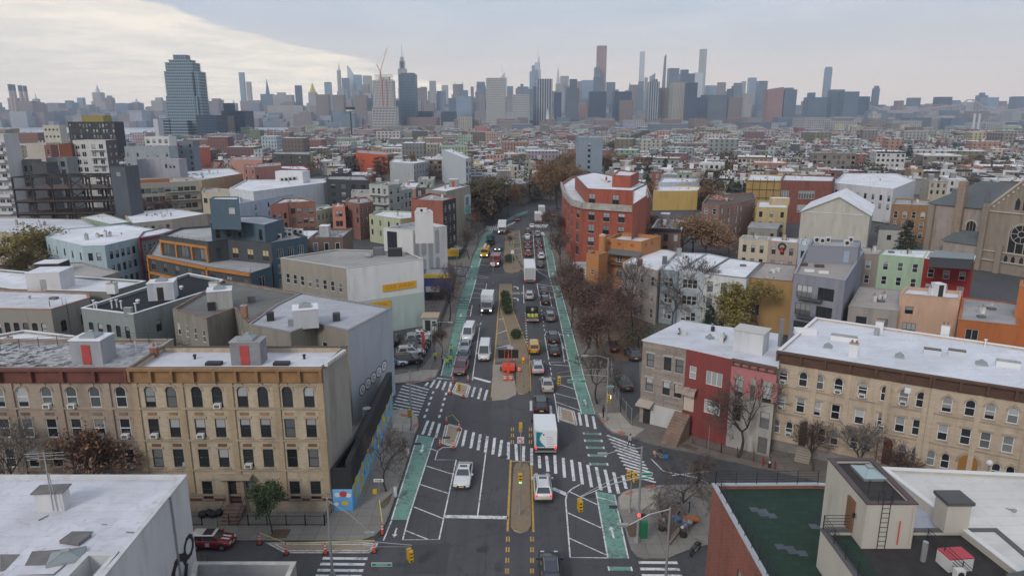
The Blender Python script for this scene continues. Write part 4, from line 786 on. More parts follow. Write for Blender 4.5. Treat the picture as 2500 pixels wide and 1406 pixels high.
e_=Lw.elen(1);bb=Lw.fbox('billboard',1,e_*.72,e_*.98,6.5,12.8,0.02,.25,flat((.55,.6,.62),.5));Lw.fbox('billboard_picture',1,e_*.74,e_*.96,6.7,9.2,.26,.28,flat((.12,.42,.38),.5,var=.4));Lw.fbox('billboard_picture',1,e_*.76,e_*.90,9.4,12.2,.26,.28,flat((.16,.2,.3),.5,var=.5));Lw.bulkhead((1108,456),3,3,2.5,None,0,RED_D)
Mc=mid('grey_condo','pale grey condominium with stacked balconies left of the red and dark grey building',[(901,450),(948,453),(978,449),(940,443)],15.0,stucco((.40,.42,.40),.12),GREY_ROOF,{0:[dict(n=3,rows=4,w=1.3,h=2,top=1.2,fr=FR_W,m0=1.2)],1:[dict(n=2,rows=4,w=1.4,h=2,top=1.2,fr=FR_W)]},short='the grey condominium')
for z in(11.6,8.4,5.2):Mc.fbox('balcony',0,.2,Mc.elen(0)-.2,z-.15,z,0,1.4,flat((.48,.49,.48),.7));
for z in(11.6,8.4,5.2):q0,_=Mc.at(0,.2,1.4);q1,_=Mc.at(0,Mc.elen(0)-.2,1.4);Mc.rail([q0,q1],z,1,METAL)
mid('grey_condo','lower wing of pale grey flats with white frames left of the bare tree',[(976,466),(1006,461),(990,456),(965,459)],12.5,stucco((.38,.40,.38),.12),GREY_ROOF,{0:[dict(n=3,rows=3,w=1.3,h=2,top=1.2,fr=FR_W)]})
Nd=mid('dark_slate_building','dark slate clad apartment building right of the long white building',[(796,438),(904,441),(890,429),(800,429)],14.0,stucco((.045,.05,.06),.1),GREY_ROOF,{0:[dict(n=4,rows=4,w=2.0,h=1.7,top=1.8,m0=2,fr=FR_D)]},n=6,short='the dark slate building')
mid('pale_siding_building','cream sided three-storey building under the dark slate one',[(857,471),(903,472),(903,463),(860,463)],10.5,stucco((.42,.42,.37),.15),GREY_ROOF,{0:W3(2,2,w=1.6,h=1.9,fr=FR_W)})
BRK=brickm((.27,.11,.07));SALM=stucco((.55,.22,.16),.12,25)
Ob=mid('salmon_brick_building','salmon wall and brown brick building with slanted glass stair roof',[(659,501),(702,494),(770,492),(740,483),(690,484)],11.5,BRK,WHITE_ROOF2,{0:[dict(n=3,rows=3,w=1.4,h=1.8,top=3.2,fr=FR_B)],1:[dict(n=4,rows=3,w=1.4,h=1.8,top=2,fr=FR_B,sty='x')]},walls={0:SALM})
mid('mint_building','mint green building with a row of narrow windows',[(772,516),(812,507),(800,500),(770,503)],9.0,stucco((.36,.45,.35),.12),WHITE_ROOF2,{0:W3(4,2,w=.8)})
mid('salmon_house','bright salmon house end wall right of the mint building',[(811,506),(842,505),(838,498),(812,499)],10.5,SALM,WHITE_ROOF2,{0:W3(2,2,w=1)},n=2)
mid('brown_brick_building','brown brick building with step-down end wall beside the salmon house',[(842,492),(877,498),(911,492),(895,481),(850,484)],11.5,brickm((.24,.10,.075)),GREY_ROOF,{0:W3(2,2),1:W3(3,3,w=.9,fr=FR_W)})
lg=mid('long_white_building','long white complex with roof deck and planters',[(560,460),(618,468),(796,446),(790,437),(600,440)],12.5,stucco((.60,.62,.66),.12,27),WHITE_ROOF3,{},n=3,short='the long white building')
lg.bulkhead((716,446),12,6,4.6,stucco((.62,.63,.66),.1),-.2)
for p in((690,443),(700,442),(710,441),(720,440)):lg.unit(p,1.6,.8,1.2,z=17.2)
pb=mid('powder_blue_building','powder-blue terraced building in front of the long white one',[(585,497),(617,492),(660,484),(715,474),(712,466),(620,468),(583,480)],9.8,stucco((.44,.51,.62),.12,28),GREY_ROOF,{1:W3(2,2),3:W3(4,2,w=1.0)},n=6)
tn=mid('tan_warehouse','broad peach-tan building with large white roof full of vents',[(405,436),(492,440),(592,424),(560,410),(440,412)],10.0,stucco((.46,.35,.22),.2,29),WHITE_ROOF3,{1:[]},n=14,short='the peach-tan warehouse')
mid('cream_block','cream annexe with two dark openings below the tan warehouse',[(492,470),(560,474),(562,462),(500,458)],8.5,stucco((.50,.44,.34),.15),TAN_ROOF,{0:[dict(n=2,rows=1,w=2.0,h=2.0,top=2.2)]},n=2)
rg=mid('beige_modern_block','beige modern block with square dark windows and balconies',[(309,451),(486,442),(470,432),(330,436)],12.0,stucco((.36,.34,.285),.12,30),TAN_ROOF,{0:[dict(n=10,rows=3,w=2.2,h=2.0,top=2.0,dz=3.4,sty='v',fr=FR_D,m0=1.5)]},n=8,short='the beige modern block')
rg.fbox('penthouse_band',0,2,rg.elen(0)*.6,12.0,13.4,-3,-2,flat((.3,.12,.06),.8))
for z in(8.2,4.8):rg.fbox('balcony',0,rg.elen(0)*.5,rg.elen(0)*.98,z-.2,z,0,1.1,flat((.42,.4,.34),.8))
mid('pink_gabled_house','pink brick gabled front left of a blank salmon wall',[(594,408),(622,409),(622,402),(596,402)],15.0,brickm((.38,.16,.13)),GREY_ROOF,{0:W3(2,3,w=1.2,fr=FR_W)},n=1,short='the pink gabled house')
mid('salmon_wall_building','long blank salmon wall right of the pink gabled house',[(622,409),(686,404),(684,396),(625,400)],13.5,stucco((.48,.23,.19),.15),GREY_ROOF,{0:[dict(n=2,rows=1,w=1,h=1.6,top=4)]})
mid('crimson_building','crimson-walled building with white roof edge',[(686,412),(750,415),(757,413),(740,405),(684,405)],10.5,stucco((.33,.04,.04),.12),WHITE_ROOF3,{})
mid('salmon_wall_building','salmon wall building behind the crimson one, with small arched gable',[(560,390),(640,391),(640,384),(565,384)],12.5,stucco((.46,.25,.20),.15),GREY_ROOF,{},n=3)
mid('red_brick_building','plain red-painted wall building above the tan warehouse',[(468,361),(512,360),(512,355),(470,355)],17.0,stucco((.36,.10,.07),.15),GREY_ROOF,{},n=2,short='the plain red wall')
mid('charcoal_building','charcoal brick building with stepped top, left of centre',[(664,376),(757,378),(757,370),(668,370)],14.0,stucco((.07,.065,.065),.2),GREY_ROOF,{0:W3(5,3,w=1.2)},n=8)
mid('orange_red_building','bright orange-red building beside the dark evergreen',[(868,373),(946,379),(945,370),(872,366)],13.0,stucco((.48,.085,.03),.12),GREY_ROOF,{},n=3,short='the orange-red building')
mid('pale_grey_slab','tall blank pale grey-blue end wall with roof step, mid distance',[(1078,365),(1137,388),(1150,386),(1100,363)],19.0,stucco((.48,.52,.56),.08),WHITE_ROOF,{1:[dict(n=2,rows=4,w=1.6,h=2,top=1.5,fr=FR_D)]},n=3,short='the pale grey-blue slab')
mid('grey_white_building','pale grey building with yellow end beside the evergreen',[(951,396),(1010,400),(1048,394),(1020,388),(960,388)],12.0,stucco((.38,.4,.41),.15),WHITE_ROOF3,{1:W3(6,3,w=.9)},n=6)
mid('blue_grey_tower','blank blue-grey apartment slab standing over the rooftops right of centre',[(1407,336),(1472,337),(1472,331),(1410,331)],27.0,stucco((.20,.25,.31),.08),GREY_ROOF,{0:[dict(n=1,rows=7,w=1.6,h=1.6,top=3,dz=3)]},n=4,short='the blue-grey slab')
# right-hand side, foreground roof
RBK=brickm((.26,.075,.045));LBG=stucco((.48,.45,.40),.1,40);BRC=flat((.075,.05,.05),.6,var=.2,name='brown_coping');GRN=None
def tilem():
 m,b=newmat('rubber_tiles');t=N('ShaderNodeTexCoord').outputs['Object'];br=N('ShaderNodeTexBrick');L(t,br.inputs['Vector']);br.inputs['Scale'].default_value=1;br.inputs['Brick Width'].default_value=.6;br.inputs['Row Height'].default_value=.6;br.inputs['Mortar Size'].default_value=.012
 br.inputs['Color1'].default_value=(.010,.030,.020,1);br.inputs['Color2'].default_value=(.015,.040,.027,1);br.inputs['Mortar'].default_value=(.004,.010,.007,1);L(br.outputs[0],b.inputs['Base Color']);b.inputs['Roughness'].default_value=.95;return m
GRN=tilem();GT=flat((.075,.09,.11),.9,var=.15,name='grey_tile');ALU=flat((.36,.38,.42),.6,var=.1,name='parapet_metal')
R0=B('brick_corner_building','red-brick corner building with dark green roof terrace and black railing, bottom right',[(15.75,49.5),(15.9,24),(45,24),(45,46.5),(24.0,49.6)],10.0,RBK,GRN,{0:[dict(us=[7.5,10.8,14.1],rows=3,w=1.5,h=2.3,top=2.6,dz=3.3,fr=FR_D,sty='v',sur=flat((.4,.38,.33),.9),sk='sill')]},raw=True,par=.3,cop=ALU,short='the green-roofed brick building')
R0.rail([(24.0,49.45),(15.95,49.35),(16.1,30)],10.05,1.1,BLACK,5,posts=1.35)
for x,y in((17.7,46.0),(18.1,45.4),(21.2,43.8),(22.4,43.1),(17.9,41.4),(18.5,40.9),(20.6,37.4)):
 for k in(0,1):mb=MB();mb.box(x+k*.6,x+.6+k*.6,y-k*.25,y+.6-k*.25,9.70+.004*k,9.725+.005*k,GT);R0.part('paver_tile',mb)
pyt=12.4
D1=flat((.03,.026,.026),.9,var=.3,name='dark_deck')
up=sub(R0,[(19.55,25),(31,25),(31,39.6),(19.75,39.6)],pyt,LBG,D1,9.7,{3:[dict(us=[9.6],rows=1,w=.9,h=2.2,top=.15,fr=FR_B,pane=(flat((.2,.11,.06),.6),flat((.2,.11,.06),.6)))]},.25,flat((.09,.09,.095),.7),raw=True)
for dx in(0,):mb=MB();mb.face([(20.0,26,pyt-.235),(21.4,26,pyt-.235),(21.4,39.3,pyt-.235),(20.0,39.3,pyt-.235)],GRN);up.part('tile_strip',mb)
up.rail([(22.3,39.5),(19.85,39.5),(19.75,27)],pyt,1.05,BLACK,5,posts=1.5);up.rail([(25.6,38.0),(25.9,30)],pyt,1.05,BLACK,5)
tw=sub(R0,[(21.55,37.9),(24.6,37.9),(24.75,43.7),(21.75,43.7)],15.2,LBG,D1,9.7,None,.2,BRC,raw=True)
tw.rsky((2120,1157),1.5,1.9,0,gl=flat((.28,.36,.38),.2,name='skylight_glass'));mb=MB();DR=flat((.17,.09,.05),.6,name='brown_door');mb.box(21.47,21.6,39.2,40.1,pyt,pyt+2.15,DR);tw.part('door',mb)
tw.ladder((22.7,37.82),pyt-.2,16.2,(1,0));mb=MB()
for x in(22.25,23.15):mb.tube([(x,38.0,15.2),(x,38.0,16.1),(x,39.2,16.1),(x,39.2,15.2)],.025,BLACK,4)
tw.part('hoop_rail',mb);mb=MB();mb.tube([(23.65,37.8,12.5),(23.65,37.8,14.1)],.04,flat((.5,.05,.04),.5),5);tw.part('red_pipe',mb);mb=MB();mb.tube([(24.45,37.82,12.4),(24.45,37.82,15.1)],.05,LBG,5);tw.part('drainpipe',mb)
mb=MB();mb.box(21.38,21.5,38.95,39.1,pyt+1.2,pyt+1.5,BLACK);tw.part('wall_lamp',mb)
BWR=roofm((.42,.44,.52),.12,seed=91);W5=roofm((.66,.645,.62),.25,seed=92,dark=(.4,.36,.3),thr=.6)
rb=sub(R0,[(25.0,30),(34,30),(34,45.2),(25.0,46.4)],12.0,LBG,BWR,9.7,None,.15,flat((.12,.12,.13),.7),raw=True)
NB=B('white_roof_building','broad white-roofed building with tan chimney box at the lower right edge',[(27.6,47.3),(29.2,34.0),(60,30),(60,44)],12.6,LBG,W5,raw=True,par=.2,cop=flat((.62,.62,.62),.8))
NB.chimney(None,1.5,1.3,1.9,LBG,0,raw=(28.1,39.8));
mb=MB();mb.box(27.25,28.95,39.0,40.6,14.4,14.6,flat((.07,.07,.075),.7));NB.part('chimney_cap',mb)
rb.rbox('red_topped_box',None,1.5,1.1,1.1,flat((.5,.5,.5),.7),.1,flat((.42,.05,.07),.6),raw=(26.2,36.2));rb.unit(None,.5,.35,.5,0,raw=(24.7,33.6),z=13.3)
mb=MB();mb.tube([(24.7,33.6,12.2),(24.7,33.6,13.4)],.07,METAL,6);rb.part('vent_pipe',mb);mb=MB();mb.cyl((24.6,36.6),.16,12.2,13.5,METAL,9);rb.part('flue',mb)
CHB=brickm((.26,.12,.08),s=.8);NB.rbox('chimney',None,2.0,1.7,1.3,CHB,.25,flat((.08,.08,.085),.8),raw=(28.2,32.6),over=.05);mb=MB();mb.cyl((28.5,32.7),.3,13.8,14.4,flat((.5,.15,.05),.8,name='clay_pot'),9);mb.cyl((28.5,32.7),.5,14.4,14.5,FR_W,4);NB.part('chimney_pot',mb)
mb=MB();mb.box(30,34,33.4,33.8,12.4,13.4,flat((.06,.06,.065),.7));mb.box(30,34,31.0,33.4,12.4,12.9,flat((.13,.08,.06),.8));NB.part('roof_well',mb)
mb=MB();mb.ball((33.2,41.2,12.75),.16,flat((.25,.25,.27),.8),7,5,.8);mb.ball((33.3,41.05,12.98),.08,flat((.6,.6,.6),.8),6,4);mb.tube([(33.1,41.3,12.75),(32.9,41.6,12.7)],.06,flat((.2,.2,.22),.8),5,.02)
sg_=obj('seagull',mb);tag(sg_,'grey gull standing on the white roof at the lower right','gull')
PERM=brickm((.30,.255,.225),(.22,.185,.165),(.16,.135,.12),2.2);z1=11.0;YW=roofm((.60,.61,.67),.3,seed=101)
p4=[(1570,831),(1676,851),(1788,876),(1898,898)];bk=[(1665,785),(1748,797),(1830,807),(1908,818)]
Wst=dict(fr=FR_D,w=.95,h=1.75,dz=3.05)
H1=B('stone_faced_house','grey stone-faced house with slab canopy, first in the diagonal row',[p4[0],p4[1],bk[1],bk[0]],z1,PERM,YW,{0:[dict(us=[1.1,3.35,4.85],rows=2,top=1.5,shade=.8,sur=flat((.35,.32,.3),.9),**{**Wst,'dz':3.2}),dict(us=[2.6,4.9],rows=1,top=8.4,w=1.0,h=1.5,fr=FR_D)]},par=.0,cop=WHITE_ROOF,short='the stone-faced house')
H1.fbox('white_base_wall',0,1.5,H1.elen(0)-.1,.2,2.9,0,.05,stucco((.5,.5,.5),.2,41));H1.fbox('door',0,.5,1.4,.1,2.5,0,.07,BLACK);H1.awning(0,.9,2.0,3.3,1.3,flat((.38,.33,.28),.8),.35)
H2=B('red_house','brick-red stuccoed house with white windows and ribbed metal porch hood',[p4[1],p4[2],bk[2],bk[1]],z1-.01,stucco((.215,.048,.045),.25,42),YW,{0:[dict(us=[1.0],rows=1,w=.85,h=1.6,top=2.0,fr=FR_W,pane=(GL_B,GL_B)),dict(us=[3.7],rows=2,w=2.0,h=1.7,top=2.1,dz=3.6,sty='v2',fr=FR_W,pane=(GL_B,GL_B))]},par=0,short='the red house')
RB_=flat((.30,.22,.19),.6,var=.2,name='ribbed_metal');a,d=H2.at(0,0);o=Vector((d.y,-d.x));mb=MB()
for j in range(6):
 u=-.6+j*.42;P_=[(u,6.2,.02),(u,6.35,.5),(u,6.1,1.0),(u,5.6,1.25)];Q_=[(u+.40,z_,k_)for _,z_,k_ in P_]
 for q in range(3):mb.face([(*(a+d*v[0]+o*v[2]),v[1]+(.05 if j%2 else 0))for v in(P_[q],Q_[q],Q_[q+1],P_[q+1])],RB_)
H2.part('porch_hood',mb);H2.fbox('door',0,.1,1.4,3.2,5.4,0,.05,flat((.5,.42,.36),.7))
for i in range(11):H2.fbox('step',0,-.5,1.5,.13,3.2-i*.27,1.0+i*.30,1.30+i*.30,ST)
H3=B('pink_house','faded pink house with peeling lower wall and bracketed curved cornice',[p4[2],p4[3],bk[3],bk[2]],z1-.02,stucco((.42,.40,.37),.6,43),YW,{0:[dict(us=[1.0],rows=2,w=1.0,h=2.0,top=2.3,fr=FR_B),dict(us=[2.6],rows=1,w=.5,h=1.9,top=2.6,fr=FR_B),dict(us=[4.2],rows=3,w=1.05,h=2.0,top=2.4,fr=FR_B)]},par=0,short='the pink house')
H3.fbox('pink_upper_wall',0,0,H3.elen(0),9.2,10.98,0,.04,stucco((.44,.17,.18),.15,44));H3.cornice(0,flat((.10,.06,.05),.8),.6,.5,6,bm=stucco((.44,.17,.18),.15,44))
for u0,u1 in((0,.5),(1.5,2.3),(2.9,3.6),(4.8,5.3)):H3.fbox('pink_upper_wall',0,u0,u1,6.9,9.2,0,.04,stucco((.44,.17,.18),.15,44))
H3.rbox('bulkhead',(1832,855),3.4,2.6,2.6,stucco((.56,.57,.6),.1),-.6,flat((.45,.44,.43),.8),over=.15)
for p in((1733,826),):H1.rsky(p,.8,.8,.3)
H1.pipe((1738,808),1.0,.12,METAL);H1.pipe((1740,808),.6,.25,BLACK);H3.pipe((1904,845),3.4,.28,flat((.22,.22,.22),.5,.5));H2.clutter(3);H1.clutter(3)
YBK=brickm((.51,.41,.31),(.45,.355,.26));YS2=flat((.33,.27,.22),.9,var=.2,name='arch_stone');BC=flat((.085,.045,.03),.75,var=.2,name='brown_cornice');WR4=roofm((.66,.67,.73),.2,seed=111)
P4=[(1897,857),(2278,917),(2560,960),(2640,870),(1992,775)]
Ltot=math.hypot(G(2278,917,12.1)[0]-G(1897,857,12.1)[0],G(2278,917,12.1)[1]-G(1897,857,12.1)[1])
U1=[.95,3.05,4.75,6.7,9.1,11.3,13.0];
R4=B('yellow_brick_row','long yellow-brick row building with dark brown cornice, arched windows and white roof',P4,12.1,YBK,WR4,{0:[dict(us=U1+[14.6],rows=1,w=.92,h=1.75,top=1.95,arch=1,fr=FR_W,sur=YS2,shade=.6,ac={(0,0),(0,3),(0,4),(0,6)}),dict(us=U1+[14.6],rows=1,w=.92,h=1.75,top=5.1,fr=FR_W,sur=YS2,shade=.7,ac={(0,0),(0,5)}),dict(us=[.7,2.1,5.6,6.9,8.9,10.2,13.6,14.8],rows=1,w=.8,h=1.7,top=8.2,arch=1,fr=FR_W,sur=YS2,ac={(0,1)},shade=.6)],1:[dict(us=[1.6,3.6,5.3,7.2],rows=1,w=.92,h=1.75,top=1.95,arch=1,fr=FR_W,sur=YS2,shade=.6),dict(us=[1.6,3.6,5.3,7.2],rows=1,w=.92,h=1.75,top=5.1,fr=FR_W,sur=YS2,shade=.8),dict(us=[.9,2.2,6.6,7.8],rows=1,w=.8,h=1.7,top=8.2,arch=1,fr=FR_W,sur=YS2,shade=.6)]},par=.25,cop=flat((.66,.66,.7),.7),short='the yellow-brick row')
R4.cornice(0,BC,1.15,.5,7,bm=BC);R4.cornice(1,BC,1.15,.5,5,bm=BC)
for i in(0,1):
 for z in(8.0,4.75):R4.band(i,z,YS2,.12,.1)
 for f in(.02,.28,.5,.75,.98)if i==0 else(.03,.45,.9):R4.fbox('pilaster',i,R4.elen(i)*f-.25,R4.elen(i)*f+.25,1.3,10.9,0,.12,YBK)
 R4.fbox('plinth',i,0,R4.elen(i),.13,1.3,0,.1,flat((.2,.19,.18),.9,var=.2))
def doorway(Bd,i,u,w,h,z,dm,sm_):
 P_=[(u-w/2,z),(u+w/2,z)]+arcp(u,z+h-w/2,w/2,0,180,8);a,d=Bd.at(i,0);o=Vector((d.y,-d.x));mb=MB();mb.face([(*(a+d*p[0]+o*.03),p[1])for p in P_],dm);D_=Bd.part('door',mb)
 s2=seg_stroke(Bd,i,arcp(u,z+h-w/2,w/2+.15,0,180,8),.26,sm_,.06);Bd.part('arch_trim',s2);return D_
doorway(R4,0,4.0,1.5,3.2,1.2,flat((.05,.035,.03),.6),YS2);doorway(R4,0,11.9,1.5,3.2,1.2,flat((.09,.02,.015),.6),YS2);doorway(R4,1,4.2,1.7,3.0,1.2,flat((.30,.14,.03),.6),YS2)
for u in(4.0,11.9):
 for j in range(6):R4.fbox('step',0,u-.8,u+.8,.13,1.2-j*.18,.1+j*.3,.4+j*.3,flat((.28,.24,.2),.9))
for p,w_,d_ in(((2060,832),2.9,.9),((2215,958),.5,.5),((2460,895),2.2,.8)):R4.rbox('roof_curb',p,w_,d_,.6,FR_W,-.5,GREY_ROOF)
for p in((2021,848),(2196,872)):R4.rsky(p,.9,.9,-.5)
for p in((2145,812),(2305,822),(2082,870)):R4.chimney(p,.9,.7,1.5,flat((.6,.6,.62),.8),2,-.5)
for p in((2275,865),(2335,868)):R4.rbox('skylight_box',p,1.7,.8,.6,flat((.5,.52,.56),.7),-.5,flat((.09,.07,.07),.4))
R4.rsky((2396,890),1.1,.9,-.5);R4.pipe((2140,818),.9,.3,METAL);R4.pipe((2404,848),.9,.08,FR_W,True);R4.pipe((2224,838),1,.06,FR_W);R4.rbox('parapet_block',(1965,815),2.6,.9,.7,FR_W,-.2)
def simple(name,label,px,z,col,faces=None,roof=None,n=3,short=None,**k):return mid(name,label,px,z,col if not isinstance(col,tuple)else stucco(col,.15,z+len(label)),roof or WHITE_ROOF3,faces,short,n,**k)
simple('grey_rear_house','low warm-grey rear building with two dark windows behind the yellow-brick row',[(2072,748),(2193,760),(2200,709),(2100,700)],7.2,(.31,.285,.265),{0:[dict(n=2,rows=1,w=1.6,h=1.5,top=1.5,m0=1.3)]},TAN_ROOF,5,par=.05)
pk=simple('peach_house','peach stuccoed rear house with white roof and stair shed',[(2198,717),(2344,732),(2348,712),(2212,700)],9.2,(.52,.34,.245),{0:[dict(us=[1.6,8.3],rows=1,w=1.2,h=1.3,top=2.0),dict(us=[1.9,8.2],rows=1,w=2.0,h=1.6,top=4.8,sty='v2')]},WHITE_ROOF,2)
pk.bulkhead((2288,722),1.5,1.6,2.1,FR_W,.1,BLACK);pk.rail([G(2212,718,9.2),G(2340,730,9.2)],9.2,.1)
og=simple('orange_house','burnt-orange rear house with grey roof at the right edge',[(2340,780),(2486,796),(2492,742),(2350,727)],7.6,(.40,.125,.04),{0:[dict(us=[2.0,7.6],rows=1,w=1.7,h=1.7,top=1.3,fr=flat((.45,.38,.3),.7),sty='v')]},GREY_ROOF,5,par=.1)
simple('orange_end_wall','tall plain orange end wall at the right edge of the scene',[(2489,700),(2600,712),(2600,690),(2492,684)],12.5,(.47,.15,.045),{},GREY_ROOF,0)
gb=simple('blue_grey_apartment','blue-grey stuccoed apartment house with balconies and furnished roof deck',[(1939,667),(2064,685),(2110,612),(2096,590),(1980,582)],12.0,(.235,.24,.29),{0:[dict(us=[2.0,5.5],rows=3,w=2.6,h=2.1,top=1.8,dz=3.2,sty='v2',fr=FR_D)]},TAN_ROOF,0,short='the blue-grey apartment house',cop=flat((.27,.275,.33),.8))
for z in(8.1,4.9):
 gb.fbox('balcony',0,1.3,5.2,z-.12,z,0,1.2,flat((.09,.09,.09),.7));q0,_=gb.at(0,1.3,1.2);q1,_=gb.at(0,5.2,1.2);gb.rail([q0,q1],z,1.0,BLACK,6)
gu=sub(gb,[(1973,600),(2096,604),(2103,588),(1985,584)],14.8,flat((.20,.21,.25),.8),GREY_ROOF,11.5,{0:[dict(us=[6.8],rows=1,w=.9,h=2.1,top=.7,fr=flat((.35,.42,.5),.6),pane=(flat((.25,.33,.42),.5),flat((.25,.33,.42),.5)))]},.3)
for p in((1992,592),(2006,594),(2066,600),(2075,592),(2020,592)):gu.unit(p,1.0,.5,1.1)
for p in((1975,664),(2010,668),(1960,648),(2000,652)):gb.rbox('deck_furniture',p,1.6,.6,.45,flat((.6,.6,.6),.7)if p[1]>655 else flat((.08,.05,.045),.8),-.2,z=11.6)
simple('orange_tan_house','ochre rear house with tan roof behind the yellow-green tree',[(1825,678),(1938,688),(1947,648),(1864,641)],9.8,(.36,.22,.09),{0:[dict(us=[1.8,7.8],rows=2,w=1.2,h=2.0,top=1.6,fr=FR_D,dz=3.2)]},TAN_ROOF,3,par=.05,cop=flat((.15,.07,.05),.8))
simple('white_house','white rear house with white roof in the middle of the right-hand row',[(1717,668),(1823,680),(1862,641),(1780,630)],10.3,(.56,.57,.57),{0:W3(3,3,w=1.0,h=1.9)},WHITE_ROOF3,2,par=.08,cop=flat((.1,.1,.1),.7))
simple('pale_blue_house','pale grey-blue sided house behind the tallest bare tree',[(1656,663),(1717,668),(1780,630),(1726,619)],10.3,(.42,.47,.51),{0:W3(3,3,w=.9,h=1.7,fr=FR_W)},WHITE_ROOF3,1,par=.08)
simple('grey_blue_house','slate-blue sided house with white window frames between two bare trees',[(1613,658),(1656,663),(1727,619),(1655,616)],10.4,(.27,.32,.36),{0:W3(2,3,w=.95,h=1.8,fr=FR_W),3:[]},WHITE_ROOF3,1,par=.08)
hh=simple('cream_house','cream sided house with white roof and red chimney beside the orange villa',[(1520,643),(1556,648),(1606,662),(1655,617),(1629,610),(1578,609)],10.4,(.42,.37,.34),{0:W3(1,3,w=.95,h=1.8,fr=FR_W),1:W3(2,3,w=.95,h=1.8,fr=FR_W)},WHITE_ROOF3,0,par=.08)
hh.chimney((1562,650),.8,.6,1.4,brickm((.22,.06,.05)),1);hh.chimney((1622,646),.8,.6,1.6,flat((.1,.11,.13),.8),0);hh.chimney((1657,625),.9,.6,1.5,METAL,0)
simple('cream_row_house','cream house with three dark windows left of the wreath house',[(1805,583),(1876,588),(1880,578),(1815,574)],10.2,(.55,.48,.38),{0:W3(3,3,w=.85,h=1.7)},GREY_ROOF,3,par=.15)
wr=simple('wreath_house','pinkish-taupe house wearing a big green wreath with red bow',[(1876,588),(1949,594),(1951,583),(1882,578)],10.2,(.42,.34,.29),{0:W3(3,3,w=.85,h=1.7)},WHITE_ROOF3,3,par=.15)
q,d=wr.at(0,wr.elen(0)*.48,.12);o_=Vector((d.y,-d.x));mb=MB();ring=[(*(q+d*(.75*math.cos(t))),9.1+.75*math.sin(t))for t in[2*math.pi*i/14 for i in range(15)]];mb.tube(ring,.22,flat((.015,.05,.02),.9),6);wreath=obj('wreath',mb);tag(wreath,'round green christmas wreath hung on the taupe house front','wreath')
mb=MB();mb.tube([(*(q+o_*.1),8.6),(*(q+o_*.1-d*.2),7.9)],.2,flat((.6,.03,.03),.7),5);mb.tube([(*(q+o_*.1),8.6),(*(q+o_*.1+d*.25),7.9)],.2,flat((.6,.03,.03),.7),5);obj('bow',mb,wreath)
simple('pale_blue_house','narrow pale blue house right of the wreath house, half hidden by roof units',[(1950,597),(1975,600),(1980,586),(1955,583)],10.0,(.42,.50,.58),{0:W3(1,2,w=1)},WHITE_ROOF3,2)
simple('taupe_house','taupe row house left of the mint green one',[(2099,620),(2147,622),(2160,610),(2103,604)],10.0,(.27,.235,.205),{0:W3(1,3,w=1.0,h=1.8,fr=FR_W)},TAN_ROOF,2,par=.05)
simple('mint_house','mint green row house between a taupe house and a red one',[(2147,622),(2257,631),(2268,612),(2160,610)],10.0,(.37,.50,.36),{0:W3(3,3,w=1.0,h=1.8,fr=FR_W)},WHITE_ROOF,7,par=.05)
rd=simple('red_row_house','deep red row house with white scalloped parapet and grey rooftop room',[(2257,631),(2376,641),(2382,625),(2268,614)],10.1,(.30,.022,.02),{0:W3(3,3,w=1.1,h=1.8,top=2.0,fr=FR_W)},GREY_ROOF,0,par=.1,cop=flat((.6,.6,.6),.7))
rdu=sub(rd,[(2270,628),(2374,634),(2380,622),(2285,612)],12.0,flat((.05,.055,.065),.8),flat((.12,.15,.155),.35),10.1,None,0)
REDB=brickm((.32,.062,.028),(.27,.05,.024));BAL=flat((.34,.33,.31),.85,var=.25,name='concrete_balcony')
BR_=B('red_brick_apartments','big red-brick apartment block with curved corner and grey balcony band on the avenue',[(1372,448),(1379,470),(1399,492),(1425,499),(1545,507),(1590,480),(1580,455),(1440,428),(1395,432)],16.6,REDB,WHITE_ROOF,{0:[dict(n=3,rows=5,w=1.2,h=2.0,top=1.7,dz=3.2,sty='x')],1:[dict(n=3,rows=5,w=1.3,h=2.0,top=1.7,dz=3.2,sty='x',sur=BAL,sk='sill')],2:[dict(n=1,rows=5,w=1.5,h=2.1,top=1.7,dz=3.2,sty='x',sur=BAL,sk='sill')],3:[dict(us=[2.2,6.2,10.2],rows=5,w=1.7,h=2.2,top=1.7,dz=3.2,sty='x',sur=BAL,sk='sill',pane=(GL_B,GL_D))],4:[]},par=.6,short='the big red-brick block')
for i in(0,1,2,3):BR_.fbox('balcony_band',i,0,BR_.elen(i),15.5,17.1,0,.5,BAL)
bu=sub(BR_,[(1404,430),(1433,461),(1545,466),(1580,449),(1552,440),(1450,420)],20.3,REDB,WHITE_ROOF3,16.5,{0:[dict(n=3,rows=1,w=1.3,h=2.4,top=1.4,sty='x')],1:[dict(us=[1.4,7.6,11.8],rows=1,w=1.7,h=2.4,top=1.2,sty='x',pane=(GL_B,GL_D))]},.2,flat((.07,.07,.075),.7))
bu.clutter(10);bp=sub(BR_,[(1495,428),(1540,430),(1560,420),(1510,415)],23.2,REDB,WHITE_ROOF,20,None,.3);bp.rbox('vent_box',(1505,410),2.2,1.2,1.4,METAL,0)
sub(BR_,[(1545,500),(1580,478),(1580,449),(1545,466)],20.2,brickm((.37,.08,.036),(.33,.07,.03)),WHITE_ROOF,0,None,.1)
wl=B('white_garden_wall','white rendered one-storey annexe between the red block and the orange villa',[(1397,650),(1436,655),(1436,640),(1400,640)],3.6,stucco((.5,.5,.49),.3,50),GREY_ROOF,{0:[dict(n=1,rows=1,w=.9,h=2.2,top=.9)]},par=.2)
